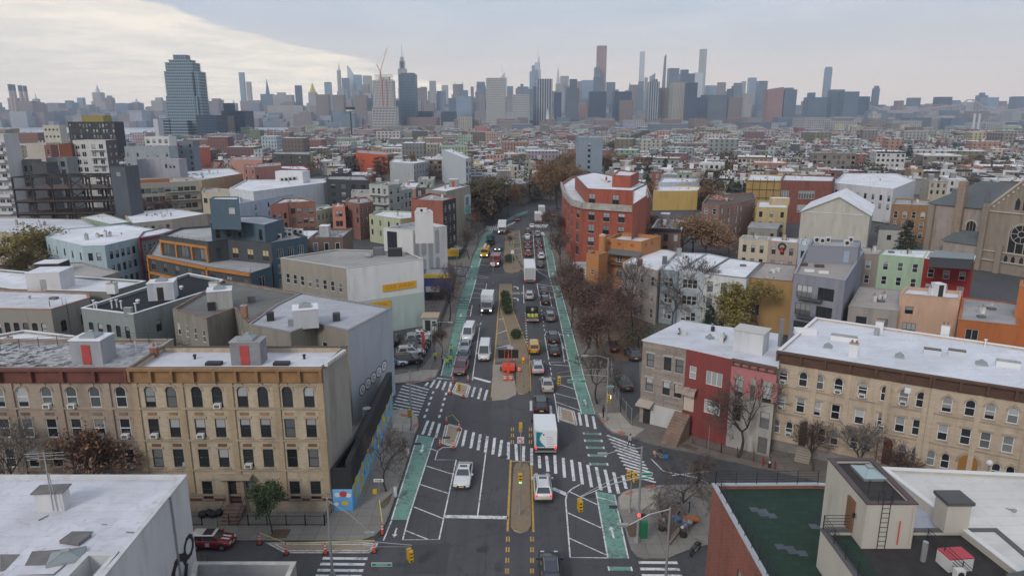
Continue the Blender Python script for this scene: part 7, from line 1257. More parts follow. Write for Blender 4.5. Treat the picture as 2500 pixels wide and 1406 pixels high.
# trees
BARK=flat((.055,.045,.040),.95,var=.25,name='bark');TWIG=flat((.085,.062,.052),.95,var=.2,name='twigs');TWIGR=flat((.105,.062,.05),.95,var=.2,name='reddish_twigs');TWIGO=flat((.17,.105,.06),.95,var=.25,name='orange_twigs');TWIGG=flat((.12,.105,.095),.95,var=.2,name='grey_twigs')
def leafm(name,c):return flat(c,.8,var=.45,name=name)
LY=leafm('yellow_green_leaves',(.16,.13,.022));LG=leafm('green_leaves',(.055,.085,.028));LR=leafm('russet_leaves',(.25,.125,.065));LT=leafm('dry_buds',(.115,.07,.055));LC=leafm('needles',(.014,.032,.016));LOr=leafm('orange_leaves',(.24,.135,.065));LBs=leafm('bush_leaves',(.03,.055,.018));LO=leafm('olive_leaves',(.075,.06,.025))
def tree_meshes(seed,twig,levels=5,spread=1.0,leaf=None,nleaf=0,dense=1.0,bark=None,weep=0,ls=.2):
 """unit tree 10 m high: trunk-and-limbs mesh and crown mesh"""
 r=random.Random(seed);tm,cm=MB(),MB();tips=[];bark=bark or BARK
 def grow(p,d,ln,rr,lv):
  pts=[p];q=p.copy();dd=d.copy();k=3 if lv<3 else 2
  for i in range(k):
   dd=(dd+Vector((r.gauss(0,.16),r.gauss(0,.16),r.gauss(0,.06)+(.05 if not weep else-weep*lv*.1)))).normalized();q=q+dd*(ln/k);pts.append(q.copy())
  (tm if lv<3 else cm).tube(pts,rr,bark if lv<3 else twig,6 if lv<1 else 4 if lv<3 else 3,max(rr*.62,.016))
  if lv>=levels:tips.append(q);return
  nb=2+(r.random()<.75)+(1 if lv in(1,2,3)and r.random()<dense*.85 else 0)
  for i in range(nb+(1 if lv==0 else 0)):
   a=r.uniform(0,6.283);sp=r.uniform(.35,.95)*spread;u=dd.orthogonal().normalized();v=dd.cross(u);nd=(dd+(u*math.cos(a)+v*math.sin(a))*sp).normalized();st=q if(i<2 or lv==0)else pts[r.randint(1,len(pts)-1)]
   grow(st.copy(),nd,ln*r.uniform(.62,.82),max(rr*.6,.02),lv+1)
   if lv>=2:tips.append(st.copy())
 grow(Vector((0,0,0)),Vector((0,0,1)),3.1,.17,0)
 if leaf:
  for i in range(nleaf):
   t_=r.choice(tips)+Vector((r.gauss(0,.4),r.gauss(0,.4),r.gauss(0,.35)));s=ls*r.uniform(.6,1.5);u=Vector((r.gauss(0,1),r.gauss(0,1),r.gauss(0,.7))).normalized()*s;v=u.orthogonal().normalized()*s*.8;cm.face([t_-u,t_-v,t_+u,t_+v],leaf)
 return tm.mesh('trunk'),cm.mesh('crown')
TP={}
for k_,a in dict(bare0=(1,TWIG,6),bare1=(2,TWIG,6),bare2=(3,TWIGG,6,.85),red0=(4,TWIGR,6,1.1,LT,1500,1.2,None,0,.09),red1=(5,TWIGR,6,1.0,LT,1500,1.2,None,0,.09),oliv=(12,TWIG,6,1.0,LO,5200,1,None,0,.15),oran0=(6,TWIGO,6,1.1,LOr,2600,1,None,0,.12),oran1=(7,TWIGO,6,1.0,LOr,2200,1,None,0,.12),yell=(8,TWIGO,6,1.0,LY,3600,1,None,0,.15),gree=(9,TWIG,5,.8,LG,3600,1,None,0,.16),russ=(10,TWIGR,6,1.0,LR,2000,1,None,0,.12),weep=(11,TWIGG,6,1.2,None,0,1.2,None,.9)).items():
 kw=['seed','twig','levels','spread','leaf','nleaf','dense','bark','weep','ls'];TP[k_]=tree_meshes(**dict(zip(kw,a)))
def conifer(seed,n=2600,m=None,round_=False):
 r=random.Random(seed);tm,cm=MB(),MB();tm.tube([(0,0,0),(0,0,9.4)],.16,BARK,6,.03);m=m or LC
 lay=20
 for i in range(lay):
  z=1.2+8.4*i/lay;R_=(3.1*(1-(z/10.2)**1.25)+.15)if not round_ else 3.0*math.sqrt(max(.05,1-((z-5.4)/4.8)**2))
  for j in range(int(9 if i<14 else 6)):
   a=r.uniform(0,6.28);rr=R_*r.uniform(.75,1.12);tip=Vector((math.cos(a)*rr,math.sin(a)*rr,z-.35*rr*.5+r.gauss(0,.15)));base=Vector((0,0,z));cm.tube([base,tip],.035,BARK,3,.01)
   for q in range(int(n/(lay*9))):
    t_=r.uniform(.2,1.03)**.8;p=base.lerp(tip,t_)+Vector((r.gauss(0,.16),r.gauss(0,.16),r.gauss(0,.1)));u=Vector((r.gauss(0,1),r.gauss(0,1),r.gauss(-.3,.5))).normalized()*r.uniform(.12,.3);v=u.orthogonal().normalized()*.09;cm.face([p-u,p-v,p+u,p+v],m)
 return tm.mesh('trunk'),cm.mesh('crown')
TP['con0']=conifer(1);TP['con1']=conifer(2);TP['ever']=conifer(3,3800,LC,True)
def plant(kind,label,x,y,h,wdt=None,z=0.0,group=None,cat='tree',name=None,seed=0,lean=0):
 tm,cm=TP[kind];e=tag(link(name or('evergreen_tree' if kind[:3]in('con','eve')else 'tree'),None,None,(x,y,z),seed*1.7),label,cat,group)
 s=h/9.8;sxy=s if not wdt else wdt/6.6;e.scale=(sxy,sxy,s);a=link('trunk',tm,e);b=link('crown',cm,e);return e
def ptree(kind,label,base,topy,wdt=None,**k):x,y=G(*base,.13);h=ZT(base[0],topy,y)[1]-.13;return plant(kind,label,x,y,h,wdt,.13,**k)
ptree('weep','tangled bare tree in the fenced triangular garden at the crossing',(1655,1262),1128,6.2,seed=1)
ptree('bare1','small bare tree on the pavement tip beyond the triangular garden',(1713,1212),1108,4.2,seed=2)
ptree('bare0','big dark bare tree in front of the pink house',(1802,1116),905,7.4,seed=3)
ptree('bare1','bare tree before the first arched doorway of the yellow-brick row',(1985,1150),1030,4.6,seed=1);ptree('bare2','grey bare tree before the middle of the yellow-brick row',(2090,1180),1035,5.5,seed=4);ptree('red0','low russet-twigged tree beside the dark red arched door',(2190,1190),1085,4.4,seed=2)
ptree('bare0','bare street tree beside the mural wall on the left pavement',(943,1198),1040,4.6,seed=5);ptree('gree','young tree still in green leaf before the tan tenement',(665,1300),1172,3.0,seed=1)
plant('russ','tree in russet leaf in front of the grey-brown tenement',-40.5,58.5,9.6,8.2,.13,seed=3);plant('bare2','bare tree at the left edge beside the russet one',-46.0,58.3,11.5,6.5,.13,seed=2)
for i,(b_,ty,w_,k_,lb)in enumerate([((1097,790),630,6.8,'bare0','large bare street tree beside the fenced car wash yard'),((1078,872),792,3.0,'red1','small reddish bare tree by the parking lot pavement'),((1146,633),555,5.0,'bare1','bare street tree beside the green dumpster fence'),((1165,600),540,4.5,'bare2','bare street tree further up the left pavement'),((1160,570),510,6,'bare0','bare tree at the far end of the left pavement'),((1392,745),640,5.0,'red0','bare tree at the orange villa corner, nearest the green lane'),((1395,800),668,6.5,'red0','reddish bare tree second along the right pavement'),((1438,850),690,8,'red1','broad reddish bare tree in the garden lot'),((1462,905),742,7.5,'red0','dense reddish bare tree beside the driveway'),((1458,985),838,6.6,'bare0','dark bare tree just behind the signal mast'),((1490,850),715,8,'red1','wide reddish tree at the back of the garden lot'),((1425,770),655,6,'red1','reddish bare tree by the orange villa wall'),((1545,800),628,6.4,'bare2','tall forked bare tree before the cream sided house'),((1682,788),622,8.2,'bare2','tallest bare tree, before the pale blue sided house'),((1712,790),640,6.5,'bare1','bare tree right beside the tallest one'),((1640,800),690,5,'bare0','smaller bare tree between the two tall ones'),((1370,655),560,6,'bare1','bare tree on the pavement below the balcony band'),((1355,610),520,6,'red1','bare tree further up by the red block'),((1343,575),500,6,'bare0','bare tree at the far corner of the red block')]):
 ptree(k_,lb,b_,ty,w_,seed=i)
ptree('yell','yellow-green leafed tree against the ochre rear house',(1868,830),692,8.4,seed=1);ptree('yell','yellow-green tree at the left edge before the cream house',(55,690),560,13,seed=4);ptree('yell','second yellow-green crown beside the first at the left edge',(100,690),590,8,seed=6)
ptree('con0','small dark spruce among the bare trees behind the red house',(1730,815),742,4.6);ptree('con1','full dark spruce beside the yellow-brown brick house',(2205,640),533,9.5);ptree('ever','big dark evergreen beside the orange-red building',(932,432),380,13);ptree('con1','dark slim spruce left of centre among the rows',(877,430),402,4)
ptree('con0','dark evergreen behind the big red-brick block, left one',(1578,470),400,10);ptree('con1','dark evergreen behind the big red-brick block, right one',(1622,440),385,10);ptree('con0','dark evergreen in the far right rows, larger',(2215,415),352,12);ptree('con1','dark evergreen in the far right rows, smaller',(2192,405),354,9);ptree('ever','dark evergreen clump on the horizon side right of centre',(1318,352),322,16)
for i,(b_,ty,w_,k_,lb)in enumerate([((1655,640),520,13,'oran0','tan-brown bare crown behind the cream sided houses'),((1720,640),528,13,'oran1','tan-brown bare crown left of the cream row house'),((1600,600),520,9,'oran0','tan bare crown touching the red block side wall'),((1510,590),540,5,'oran1','brown bare tree standing against the red block front'),((1550,600),528,7,'oran0','orange-brown bare tree before the red block right wall'),((1780,620),560,7,'red0','bare tree between the brick wreck and the cream row house'),((1690,620),540,10,'oran1','middle tan-brown crown of the three behind the houses'),((1395,470),395,12,'oran0','orange-brown tree lining the avenue beyond the red block, left'),((1430,450),385,13,'oran1','orange-brown tree lining the avenue beyond the red block, middle'),((1475,445),380,13,'oran0','orange-brown tree lining the avenue beyond the red block, right'),((1362,512),392,15,'oran0','bare tree closing the view up the avenue, right side'),((1345,490),400,13,'oran1','bare tree closing the view up the avenue, centre'),((1205,535),430,15,'oliv','dark green-brown tree on the avenue left side, nearest'),((1240,530),455,9,'oran1','brown-leafed tree on the avenue left side, second'),((1262,500),450,8,'russ','brown-leafed tree on the avenue left side, third'),((1222,518),432,13,'oliv','dark green-brown tree behind the two brown-leafed ones'),((1275,440),372,14,'bare2','tall grey bare tree left of the avenue end'),((1000,440),375,8,'oran1','slim orange-brown tree before the pale grey building'),((970,520),455,8,'bare0','dark bare tree before the grey condominium wing'),((370,540),478,10,'red1','reddish bare crown below the beige modern block, left'),((415,540),482,10,'red0','reddish bare crown below the beige modern block, right'),((290,545),490,9,'red0','reddish bare crown beside the steel frame'),((735,500),470,7,'yell','olive leafed tree behind the brown brick stair building'),((2170,600),545,6,'red0','bare tree beside the spruce at the church'),((2290,615),560,7,'bare1','bare tree at the foot of the church wall')]):
 ptree(k_,lb,b_,ty,w_,seed=i)
for i,(b_,ty,w_,k_,lb)in enumerate([((1395,440),374,15,'oran0','broad orange-brown crown behind the red block, first of three'),((1500,430),372,15,'oran1','broad orange-brown crown behind the red block, last of three'),((1445,425),370,15,'oran0','broad orange-brown crown behind the red block, middle of three'),((1185,540),470,9,'oliv','olive-brown tree beside the billboard wall'),((1408,735),640,7,'red1','dense reddish tree tucked before the orange villa tower'),((1450,800),680,8,'red0','dense reddish tree in the middle of the garden lot'),((1420,880),760,6,'red1','low dense reddish tree hanging over the green lane'),((1500,800),690,8,'red0','dense reddish tree before the orange villa back wall')]):
 ptree(k_,lb,b_,ty,w_,seed=i+3)
r=random.Random(5);n_=0;spots=[]
for i in range(400):
 u=r.random()
 if u<.5:t_=r.random();px=1700+t_*110+r.gauss(0,14);py=485-t_*150+r.gauss(0,8)
 elif u<.62:px,py=1340+r.gauss(0,16)+r.random()*60,470-r.random()*110
 else:px,py=r.uniform(20,2480),345+185*r.random()**1.6
 x,y=G(px,py,6)
 if y<150 or abs(x-xroad(y))<14 or any(inpoly(x,y,b[4])for b in HB):continue
 if any(math.hypot(x-a,y-b)<5.5 for a,b in spots):continue
 top=PX(x,y,10)
 if any(a<top[0]<b_ and c<top[1]<d and y<Yh for a,b_,c,d,Yh in HX):continue
 spots.append((x,y));n_+=1
 if n_>130:break
for i,(x,y)in enumerate(spots):
 q=PX(x,y,6);best=min(LAND,key=lambda l:math.hypot(l[0]-q[0],(l[1]-q[1])*1.6));k_=r.choice(['red0','red1','bare0','bare1','oran0','oran1','red0','russ','con0']if r.random()<.6 else['red0','red1','bare0','oran0'])
 spots[i]=(x,y,k_,best[2],math.hypot(best[0]-q[0],best[1]-q[1]))
cn={}
KN=dict(red='reddish bare',bar='dark bare',ora='tan-brown thin-leafed',rus='brown-leafed',con='dark conical evergreen')
for x,y,k_,ln,ds in sorted(spots,key=lambda s:s[4]):
 kk=(KN[k_[:3]],ln);cn[kk]=cn.get(kk,0)+1
 plant(k_,f"{KN[k_[:3]]} tree, {ORD[cn[kk]-1]} nearest to {ln}",x,y,r.uniform(9,13.5),r.uniform(8,12),seed=int(x)%7,group='trees in the streets and yards behind')
def far_trees(name,pts,seed,pal=((.085,.055,.045),(.10,.065,.04),(.06,.05,.045),(.12,.08,.05),(.03,.04,.025))):
 rg=np.random.default_rng(seed);V=[];F=[];cols=[]
 for x,y,s in pts:
  n=110;a=rg.normal(size=(n,3));a/=np.linalg.norm(a,axis=1)[:,None];a*=(rg.random((n,1))**.4);c=np.array([x,y,3.2+s*.75])+a*np.array([s,s,s*.8]);u=rg.normal(size=(n,3));u/=np.linalg.norm(u,axis=1)[:,None];v=np.cross(u,rg.normal(size=(n,3)));v/=np.linalg.norm(v,axis=1)[:,None];k=(s*.12*(0.5+rg.random((n,1))));b=len(V)*1
  q=np.stack([c-u*k,c-v*k*.6,c+u*k,c+v*k*.6],1).reshape(-1,3);base=sum(len(z)for z in V);V.append(q);F.append((np.arange(n*4).reshape(-1,4)+base));cc=np.array(pal[int(rg.integers(len(pal)))])*(.7+.6*rg.random());cols.append(np.repeat((cc*(.8+.4*rg.random((n,1))))[:,None,:],4,1).reshape(-1,3))
 V=np.concatenate(V);F=np.concatenate(F);me=bpy.data.meshes.new(name);me.from_pydata(V.tolist(),[],F.tolist());at_=me.color_attributes.new('col','FLOAT_COLOR','CORNER');cc=np.concatenate(cols);at_.data.foreach_set('color',np.concatenate([cc,np.ones((len(cc),1))],1).astype(np.float32).reshape(-1));return me
m_,b_=newmat('far_foliage');L(N('ShaderNodeVertexColor',layer_name='col').outputs[0],b_.inputs['Base Color']);b_.inputs['Roughness'].default_value=.9
pts=[]
for i in range(1700):
 y=r.uniform(420,1500);x=r.uniform(-.8,.8)*y
 if abs(x-xroad(y))<12 or(x<-430 and y>1180)or any(inpoly(x,y,b[4])for b in HB):continue
 pts.append((x,y,r.uniform(3,6)))
for i in range(240):y=r.uniform(300,1500);s_=r.choice([-1,1]);pts.append((xroad(y)+s_*r.uniform(6,12),y,r.uniform(3.5,5.5)))
for i in range(120):pts.append((r.uniform(-560,-420),r.uniform(760,980),r.uniform(4,7)))
for(xa_,ya_),(xb_,yb_),wd_,n__ in(((1745,480),(1800,335),26,90),((1800,470),(1830,345),10,26),((620,372),(760,362),16,34),((1340,470),(1375,400),12,24),((1380,410),(1560,392),12,40),((1890,410),(1960,385),14,22),((2060,420),(2160,430),14,18),((1180,520),(1250,460),10,26),((700,345),(960,350),8,30),((20,350),(100,345),10,24),((2330,400),(2480,405),12,24),((1560,420),(1640,380),12,24)):
 for i in range(n__):t_=r.random();q=G(xa_+(xb_-xa_)*t_+r.gauss(0,wd_*.5),ya_+(yb_-ya_)*t_+r.gauss(0,3),6);pts.append((q[0],q[1],r.uniform(3.6,5.6)*(1+q[1]/2500)))
me=far_trees('distant_trees',pts,9);me.materials.append(m_);o=link('distant_trees',me);o['kind']='stuff'
def bush(label,base,wd,dp,h,seed=0,leaf=None,name='bush'):
 r2=random.Random(seed);x,y=G(*base,.15);e=thing(name,label,'bush',(x,y,.15));mb=MB();mb.tube([(0,0,0),(0,0,h*.5)],.08,BARK,5);obj('stem',mb,e);mb=MB()
 for i in range(1100):
  v=Vector((r2.gauss(0,1),r2.gauss(0,1),r2.gauss(0,1))).normalized()*(r2.random()**.35)*(1+.2*math.sin(i*.7));p=Vector((v.x*wd/2,v.y*dp/2,h/2+v.z*h/2));u=Vector((r2.gauss(0,1),r2.gauss(0,1),r2.gauss(0,1))).normalized()*r2.uniform(.07,.17);w2=u.orthogonal().normalized()*.09;mb.face([p-u,p-w2,p+u,p+w2],leaf or LBs)
 obj('foliage',mb,e)
for i,(p,w_,d_,h_,lb)in enumerate([((1233,728),1.9,4.0,1.6,'rounded green shrub, farthest of three on the middle median'),((1236,746),2.2,4.5,1.8,'rounded green shrub, middle one on the middle median'),((1240,764),2.0,3.6,1.7,'rounded green shrub, nearest of three on the middle median'),((1260,824),1.9,2.6,1.5,'dark green lone shrub further down the middle median'),((1243,636),2.6,9.0,1.3,'long green shrub bed behind the tip of the far median')]):bush(lb,p,w_,d_,h_,i)
for i,(p,h_)in enumerate((((1243,600),575),((1240,585),560))):ptree('red0',f"thin reddish shrub tree on the far median, {'nearer' if i == 0 else 'farther'} one",p,h_,3.2,seed=i)
bush('dark evergreen hedge mass behind the stone-faced house',(1558,850),7,9,4.5,12,LC,'hedge')
# vehicles
def carpaint(c):return flat(c,.32,.25,coat=.7,name='car_paint')
TAIL=flat((.45,.01,.01),.3,name='tail_lamp');TAILON=flat((1,.05,.04),.3,emit=.7,name='tail_lamp_lit');HEAD=flat((.6,.6,.6),.15,name='head_lamp');HEADON=flat((1,.95,.85),.2,emit=3,name='head_lamp_lit');PLATE=flat((.55,.45,.2),.6,name='plate');RIM=flat((.32,.32,.34),.35,.8,name='rim')
def loft(rings,m,cap=True):
 mb=MB();n=len(rings[0])
 for r_ in rings:mb.v+=[tuple(p)for p in r_]
 i=mb.mi(m)
 for k in range(len(rings)-1):
  for j in range(n):mb.f.append((k*n+j,(k+1)*n+j,(k+1)*n+(j+1)%n,k*n+(j+1)%n));mb.m.append(i)
 if cap:mb.f.append(tuple(range(n)));mb.m.append(i);mb.f.append(tuple((len(rings)-1)*n+n-1-j for j in range(n)));mb.m.append(i)
 return mb
KIND=dict(sedan=(4.75,1.84,[(-.5,.78),(-.47,.95),(-.30,1.0),(0,.98),(.18,.95),(.42,.80),(.485,.66),(.5,.5)],(-.40,.20,-.20,.04),1.44),suv=(4.7,1.9,[(-.5,.85),(-.485,1.05),(-.30,1.08),(0,1.05),(.2,1.03),(.43,.92),(.49,.75),(.5,.55)],(-.485,.24,-.40,.08),1.72),mini=(3.9,1.73,[(-.5,.75),(-.485,.95),(-.2,.95),(.15,.93),(.25,.92),(.44,.82),(.49,.68),(.5,.5)],(-.485,.23,-.43,.12),1.42),pickup=(5.4,1.95,[(-.5,1.0),(-.49,1.05),(-.30,1.05),(-.05,1.05),(.2,1.05),(.44,1.0),(.49,.85),(.5,.6)],(-.12,.24,-.09,.12),1.80),van=(5.5,2.0,[(-.5,1.15),(-.49,1.25),(-.2,1.25),(.2,1.25),(.36,1.2),(.45,1.05),(.49,.85),(.5,.6)],(-.495,.42,-.48,.27),2.45),minivan=(4.7,1.85,[(-.5,.95),(-.49,1.1),(-.2,1.12),(.2,1.08),(.32,1.05),(.44,.95),(.49,.8),(.5,.55)],(-.49,.36,-.45,.16),1.86))
VC={}
def vehicle(kind,col,name='car',cat='car',lit='',extra=None):
 k=(kind,col,lit,extra)
 Lg,Wd,st,gh,hr=KIND[kind];P=carpaint(col);parts=[]
 if k not in VC:
  w=Wd/2;rings=[]
  for f,zb in st:
   y=f*Lg;e=1 if abs(f)<.44 else.93 if abs(f)<.487 else.84;a=w*e;zl=.24 if abs(f)<.47 else.32
   rings.append([(-a*.90,y,zl),(a*.90,y,zl),(a,y,zl+.14),(a*1.0,y,zb*.72),(a*.95,y,zb-.05),(a*.84,y,zb),(-a*.84,y,zb),(-a*.95,y,zb-.05),(-a*1.0,y,zb*.72),(-a,y,zl+.14)])
  parts.append(('body',loft(rings,P).mesh('body',True),None))
  b0,b1,r0,r1=[v*Lg for v in gh];zb=st[3][1]-.03;zf=dict((round(a,2),b)for a,b in st).get(.2,zb)-.03;wb,wr=w*.88,w*(.70 if kind not in('van','minivan')else.80)
  Bq=[(-wb,b0,zb),(wb,b0,zb),(wb,b1,zb),(-wb,b1,zb)];Rq=[(-wr,r0,hr-.06),(wr,r0,hr-.06),(wr,r1,hr-.06),(-wr,r1,hr-.06)];Tq=[(-wr*.86,r0+.12,hr),(wr*.86,r0+.12,hr),(wr*.86,r1-.12,hr),(-wr*.86,r1-.12,hr)]
  mb=MB();rc=carpaint((.6,.6,.6))if extra=='mini' else P
  for i in range(4):j=(i+1)%4;mb.face([Bq[i],Bq[j],Rq[j],Rq[i]],P);mb.face([Rq[i],Rq[j],Tq[j],Tq[i]],rc)
  mb.face(Tq,rc);parts.append(('roof',mb.mesh('roof'),None))
  def glass(q0,q1,q2,q3,s0,s1,t0,t1,nrm):
   def pt(s,t):a=Vector(q0).lerp(Vector(q1),s);b=Vector(q3).lerp(Vector(q2),s);return tuple(a.lerp(b,t)+Vector(nrm)*.012)
   m2=MB();m2.face([pt(s0,t0),pt(s1,t0),pt(s1,t1),pt(s0,t1)],GL_CAR);return m2
  parts.append(('windshield',glass(Bq[3],Bq[2],Rq[2],Rq[3],.06,.94,.06,.94,(0,.8,.6)).mesh('windshield'),None))
  if kind!='van':parts.append(('rear_window',glass(Bq[1],Bq[0],Rq[0],Rq[1],.08,.92,.15,.92,(0,-.8,.6)).mesh('rear_window'),None))
  for sx in(-1,1):
   q=(Bq[0],Bq[3],Rq[3],Rq[0])if sx<0 else(Bq[1],Bq[2],Rq[2],Rq[1])
   for s0,s1 in([(.08,.48),(.53,.93)]if kind!='van' else[(.72,.93)]):parts.append(('side_window',glass(*q,s0,s1,.12,.9,(sx,0,.3)).mesh('side_window'),None))
  wr_=.33 if kind in('sedan','mini')else.37;wm=MB();Tm=Matrix.Rotation(math.pi/2,4,'Y');wm.cyl((0,0),wr_,-.11,.11,RUBBER,14,T=Tm);wme=wm.mesh('wheel');rm=MB();rm.cyl((0,0),wr_*.64,-.118,.118,RIM,10,T=Tm);rme=rm.mesh('rim');am=MB();am.cyl((0,0),wr_*1.16,-.05,.05,BLACK,14,T=Tm);ame=am.mesh('wheel_arch')
  for sx in(-1,1):
   for sy in(-.30,.31):parts.append(('wheel',wme,(sx*(w-.09),sy*Lg,wr_),rme));parts.append(('wheel_arch',ame,(sx*(w-.045),sy*Lg,wr_+.02)))
   zf_=st[-3][1]*.86;mb=MB();mb.box(sx*w*.62-.17,sx*w*.62+.17,Lg*.478,Lg*.497,zf_-.11,zf_+.05,HEADON if 'h' in lit else HEAD);parts.append(('headlight',mb.mesh('headlight'),None))
   mb=MB();zt_=st[1][1]*.82;mb.box(sx*w*.74-.13,sx*w*.74+.13,-Lg*.503,-Lg*.487,zt_-.12,zt_+.12,TAILON if 't' in lit else TAIL);parts.append(('taillight',mb.mesh('taillight'),None))
   mb=MB();mb.box(sx*(w+.10)-.1,sx*(w+.10)+.1,b1-.32,b1-.16,zb-.02,zb+.15,P);parts.append(('mirror',mb.mesh('mirror'),None))
  mb=MB();mb.box(-w*.5,w*.5,Lg*.485,Lg*.502,.38,.60,BLACK);parts.append(('grille',mb.mesh('grille'),None));mb=MB();mb.box(-.26,.26,-Lg*.507,-Lg*.495,.55,.70,PLATE);parts.append(('license_plate',mb.mesh('license_plate'),None));mb=MB();mb.box(-.26,.26,Lg*.50,Lg*.508,.42,.55,PLATE);parts.append(('license_plate',mb.mesh('license_plate'),None))
  mb=MB();mb.box(-w*.86,w*.86,-Lg*.505,-Lg*.46,.28,.5,BLACK if kind!='sedan' else P);parts.append(('rear_bumper',mb.mesh('rear_bumper'),None))
  if kind in('suv','sedan')and extra!='nosun':mb=MB();mb.face([(-.4,r1-.75,hr+.008),(.4,r1-.75,hr+.008),(.4,r1-.25,hr+.008),(-.4,r1-.25,hr+.008)],GL_CAR);parts.append(('sunroof',mb.mesh('sunroof'),None))
  if kind=='suv':
   for sx in(-1,1):mb=MB();mb.tube([(sx*wr*.85,r0+.2,hr+.05),(sx*wr*.85,r1-.3,hr+.05)],.025,METAL,4);parts.append(('roof_rail',mb.mesh('roof_rail'),None))
  if kind=='pickup':mb=MB();mb.box(-w*.8,w*.8,-Lg*.48,-Lg*.14,1.03,1.062,BLACK);parts.append(('truck_bed',mb.mesh('truck_bed'),None));mb=MB();mb.box(-w*.7,w*.7,Lg*.47,Lg*.505,.62,.95,CHROME);parts.append(('grille',mb.mesh('grille'),None))
  if extra=='mini':
   mb=MB();mb.face([(-.5,-.6,hr+.01),(.5,-.6,hr+.01),(.5,.25,hr+.01),(-.5,.25,hr+.01)],BLACK);parts.append(('sunroof',mb.mesh('sunroof'),None));
   for sx in(-.22,.22):mb=MB();mb.face([(sx-.1,1.0,.945),(sx+.1,1.0,.945),(sx+.1,1.72,.85),(sx-.1,1.72,.85)],FR_W);parts.append(('stripe',mb.mesh('stripe'),None))
   mb=MB();x=w+.006;mb.face([(x,-.25,.45),(x,.12,.45),(x,.12,.8),(x,-.25,.8)],FR_W);parts.append(('number_panel',mb.mesh('number_panel'),None))
  if extra=='taxi':mb=MB();mb.box(-.3,.3,.0,.15,hr,hr+.16,flat((.6,.6,.5),.4));parts.append(('roof_light',mb.mesh('roof_light'),None))
  VC[k]=parts
 e=link(name,None)
 for p in VC[k]:
  o=link(p[0],p[1],e,loc=p[2]or(0,0,0))
  if len(p)>3:link('rim',p[3],o)
 return e,Lg
def car(label,kind,col,px,hd=0,near=True,z=0.0,dx=0,dy=0,**k):
 """px: ground point of the bumper nearest to the viewer; hd: heading in degrees (0 drives away, 180 comes towards us)"""
 e,Lg=vehicle(kind,col,{'van':'van','pickup':'pickup_truck','minivan':'van'}.get(kind,'car')if k.get('extra')!='taxi' else 'taxi',**k)
 x,y=G(*px,z);a=rad(hd);f=Vector((-math.sin(a),math.cos(a)))
 if near:c=Vector((x,y))+f*(Lg/2 if f.y>0 else-Lg/2)
 else:c=Vector((x,y))
 e.location=(c.x,c.y,z+.005);e.rotation_euler=(0,0,a);return tag(e,label,{'van':'van','minivan':'van','pickup':'pickup truck'}.get(kind,'car')if k.get('extra')!='taxi' else 'taxi')
WH,BK,SI,DB,GY,RD=(.62,.62,.63),(.012,.012,.014),(.33,.34,.36),(.018,.025,.045),(.11,.12,.13),(.22,.018,.02)
car('white sedan driving toward the viewer over the stop line, sunroof on top','sedan',WH,(1126,1198),178)
car('white SUV with dark rear window driving away beside the near median','suv',WH,(1327,1230),0,lit='t');car('dark blue SUV cut off by the bottom edge of the photo','suv',DB,(1347,1450),0)
car('black SUV right in front of the big box truck','suv',BK,(1322,1014),0);car('silver-beige sedan driving away near the street-name sign','sedan',(.38,.37,.35),(1338,961),0,extra='nosun');car('silver crossover with red tail lamps behind the taxi','suv',(.40,.41,.45),(1314,918),0,lit='t')
car('yellow taxi van beside the long median','minivan',(.55,.27,.02),(1305,868),0,extra='taxi');car('black sedan parked bumper to bumper behind a black SUV, right side','sedan',BK,(1355,873),2,extra='nosun');car('black SUV parked ahead of the black sedan, right side','suv',(.02,.02,.022),(1352,842),2)
car('grey SUV parked alone beside the right green bike lane','suv',(.16,.165,.17),(1345,788),3);car('black SUV parked at the hatched bay, right side','suv',(.015,.015,.018),(1333,746),3);car('dark sedan parked nose to tail beyond the black SUV at the hatched bay','sedan',(.03,.03,.035),(1329,722),3)
car('silver hatchback driving away behind the long white box truck','suv',(.38,.39,.42),(1293,735),0)
for p,k_,c_,lb in(((1290,628),'suv',(.12,.02,.02),'dark red SUV just ahead of the long white box truck'),((1289,611),'sedan',BK,'black sedan second ahead of the long white box truck'),((1288,598),'suv',(.03,.03,.03),'black SUV third ahead of the long white box truck'),((1288,584),'sedan',WH,'white car waiting in the queue near the far crossing'),((1289,572),'suv',(.1,.02,.05),'maroon car at the head of the queue at the far crossing'),((1319,655),'sedan',(.05,.055,.06),'dark grey sedan parked nearest in the far right row'),((1322,635),'suv',WH,'white SUV parked second in the far right row'),((1318,622),'sedan',(.09,.05,.09),'purplish sedan parked third in the far right row'),((1316,608),'suv',BK,'black car parked fourth in the far right row'),((1314,594),'sedan',(.05,.06,.07),'dark car parked fifth in the far right row'),((1313,580),'minivan',(.3,.31,.33),'silver van parked at the far end of the right row'),((1299,558),'sedan',WH,'white sedan crossing the far intersection'),((1337,541),'suv',BK,'black SUV beyond the far crossing'),((1352,530),'sedan',(.2,.02,.02),'red car glimpsed beyond the far crossing'),((1325,528),'sedan',(.3,.3,.32),'grey sedan deep up the avenue'),((1262,541),'sedan',BK,'black car turning at the far median nose')):
 car(lb,k_,c_,p,0,lit='t' if 'black' in lb or 'red' in lb else '')
car('white van driving toward the viewer beside the yellow line','van',WH,(1181,884),179);car('white high-roof van parked behind three cars, left side','van',(.66,.66,.66),(1140,836),176);car('silver sedan parked between the white high-roof van and a slate sedan','sedan',(.30,.32,.35),(1131,864),176);car('slate-blue sedan parked behind the red pickup','sedan',(.08,.10,.13),(1127,890),176);car('dark red pickup parked first in the left row','pickup',(.16,.02,.03),(1121,920),176)
car('dark blue car following the red truck','suv',(.03,.04,.07),(1214,615),178,lit='h')
mc=car('red and white small hatchback with racing number 13, parked at the left','mini',(.23,.012,.02),(519,1331),-90,near=False,extra='mini')
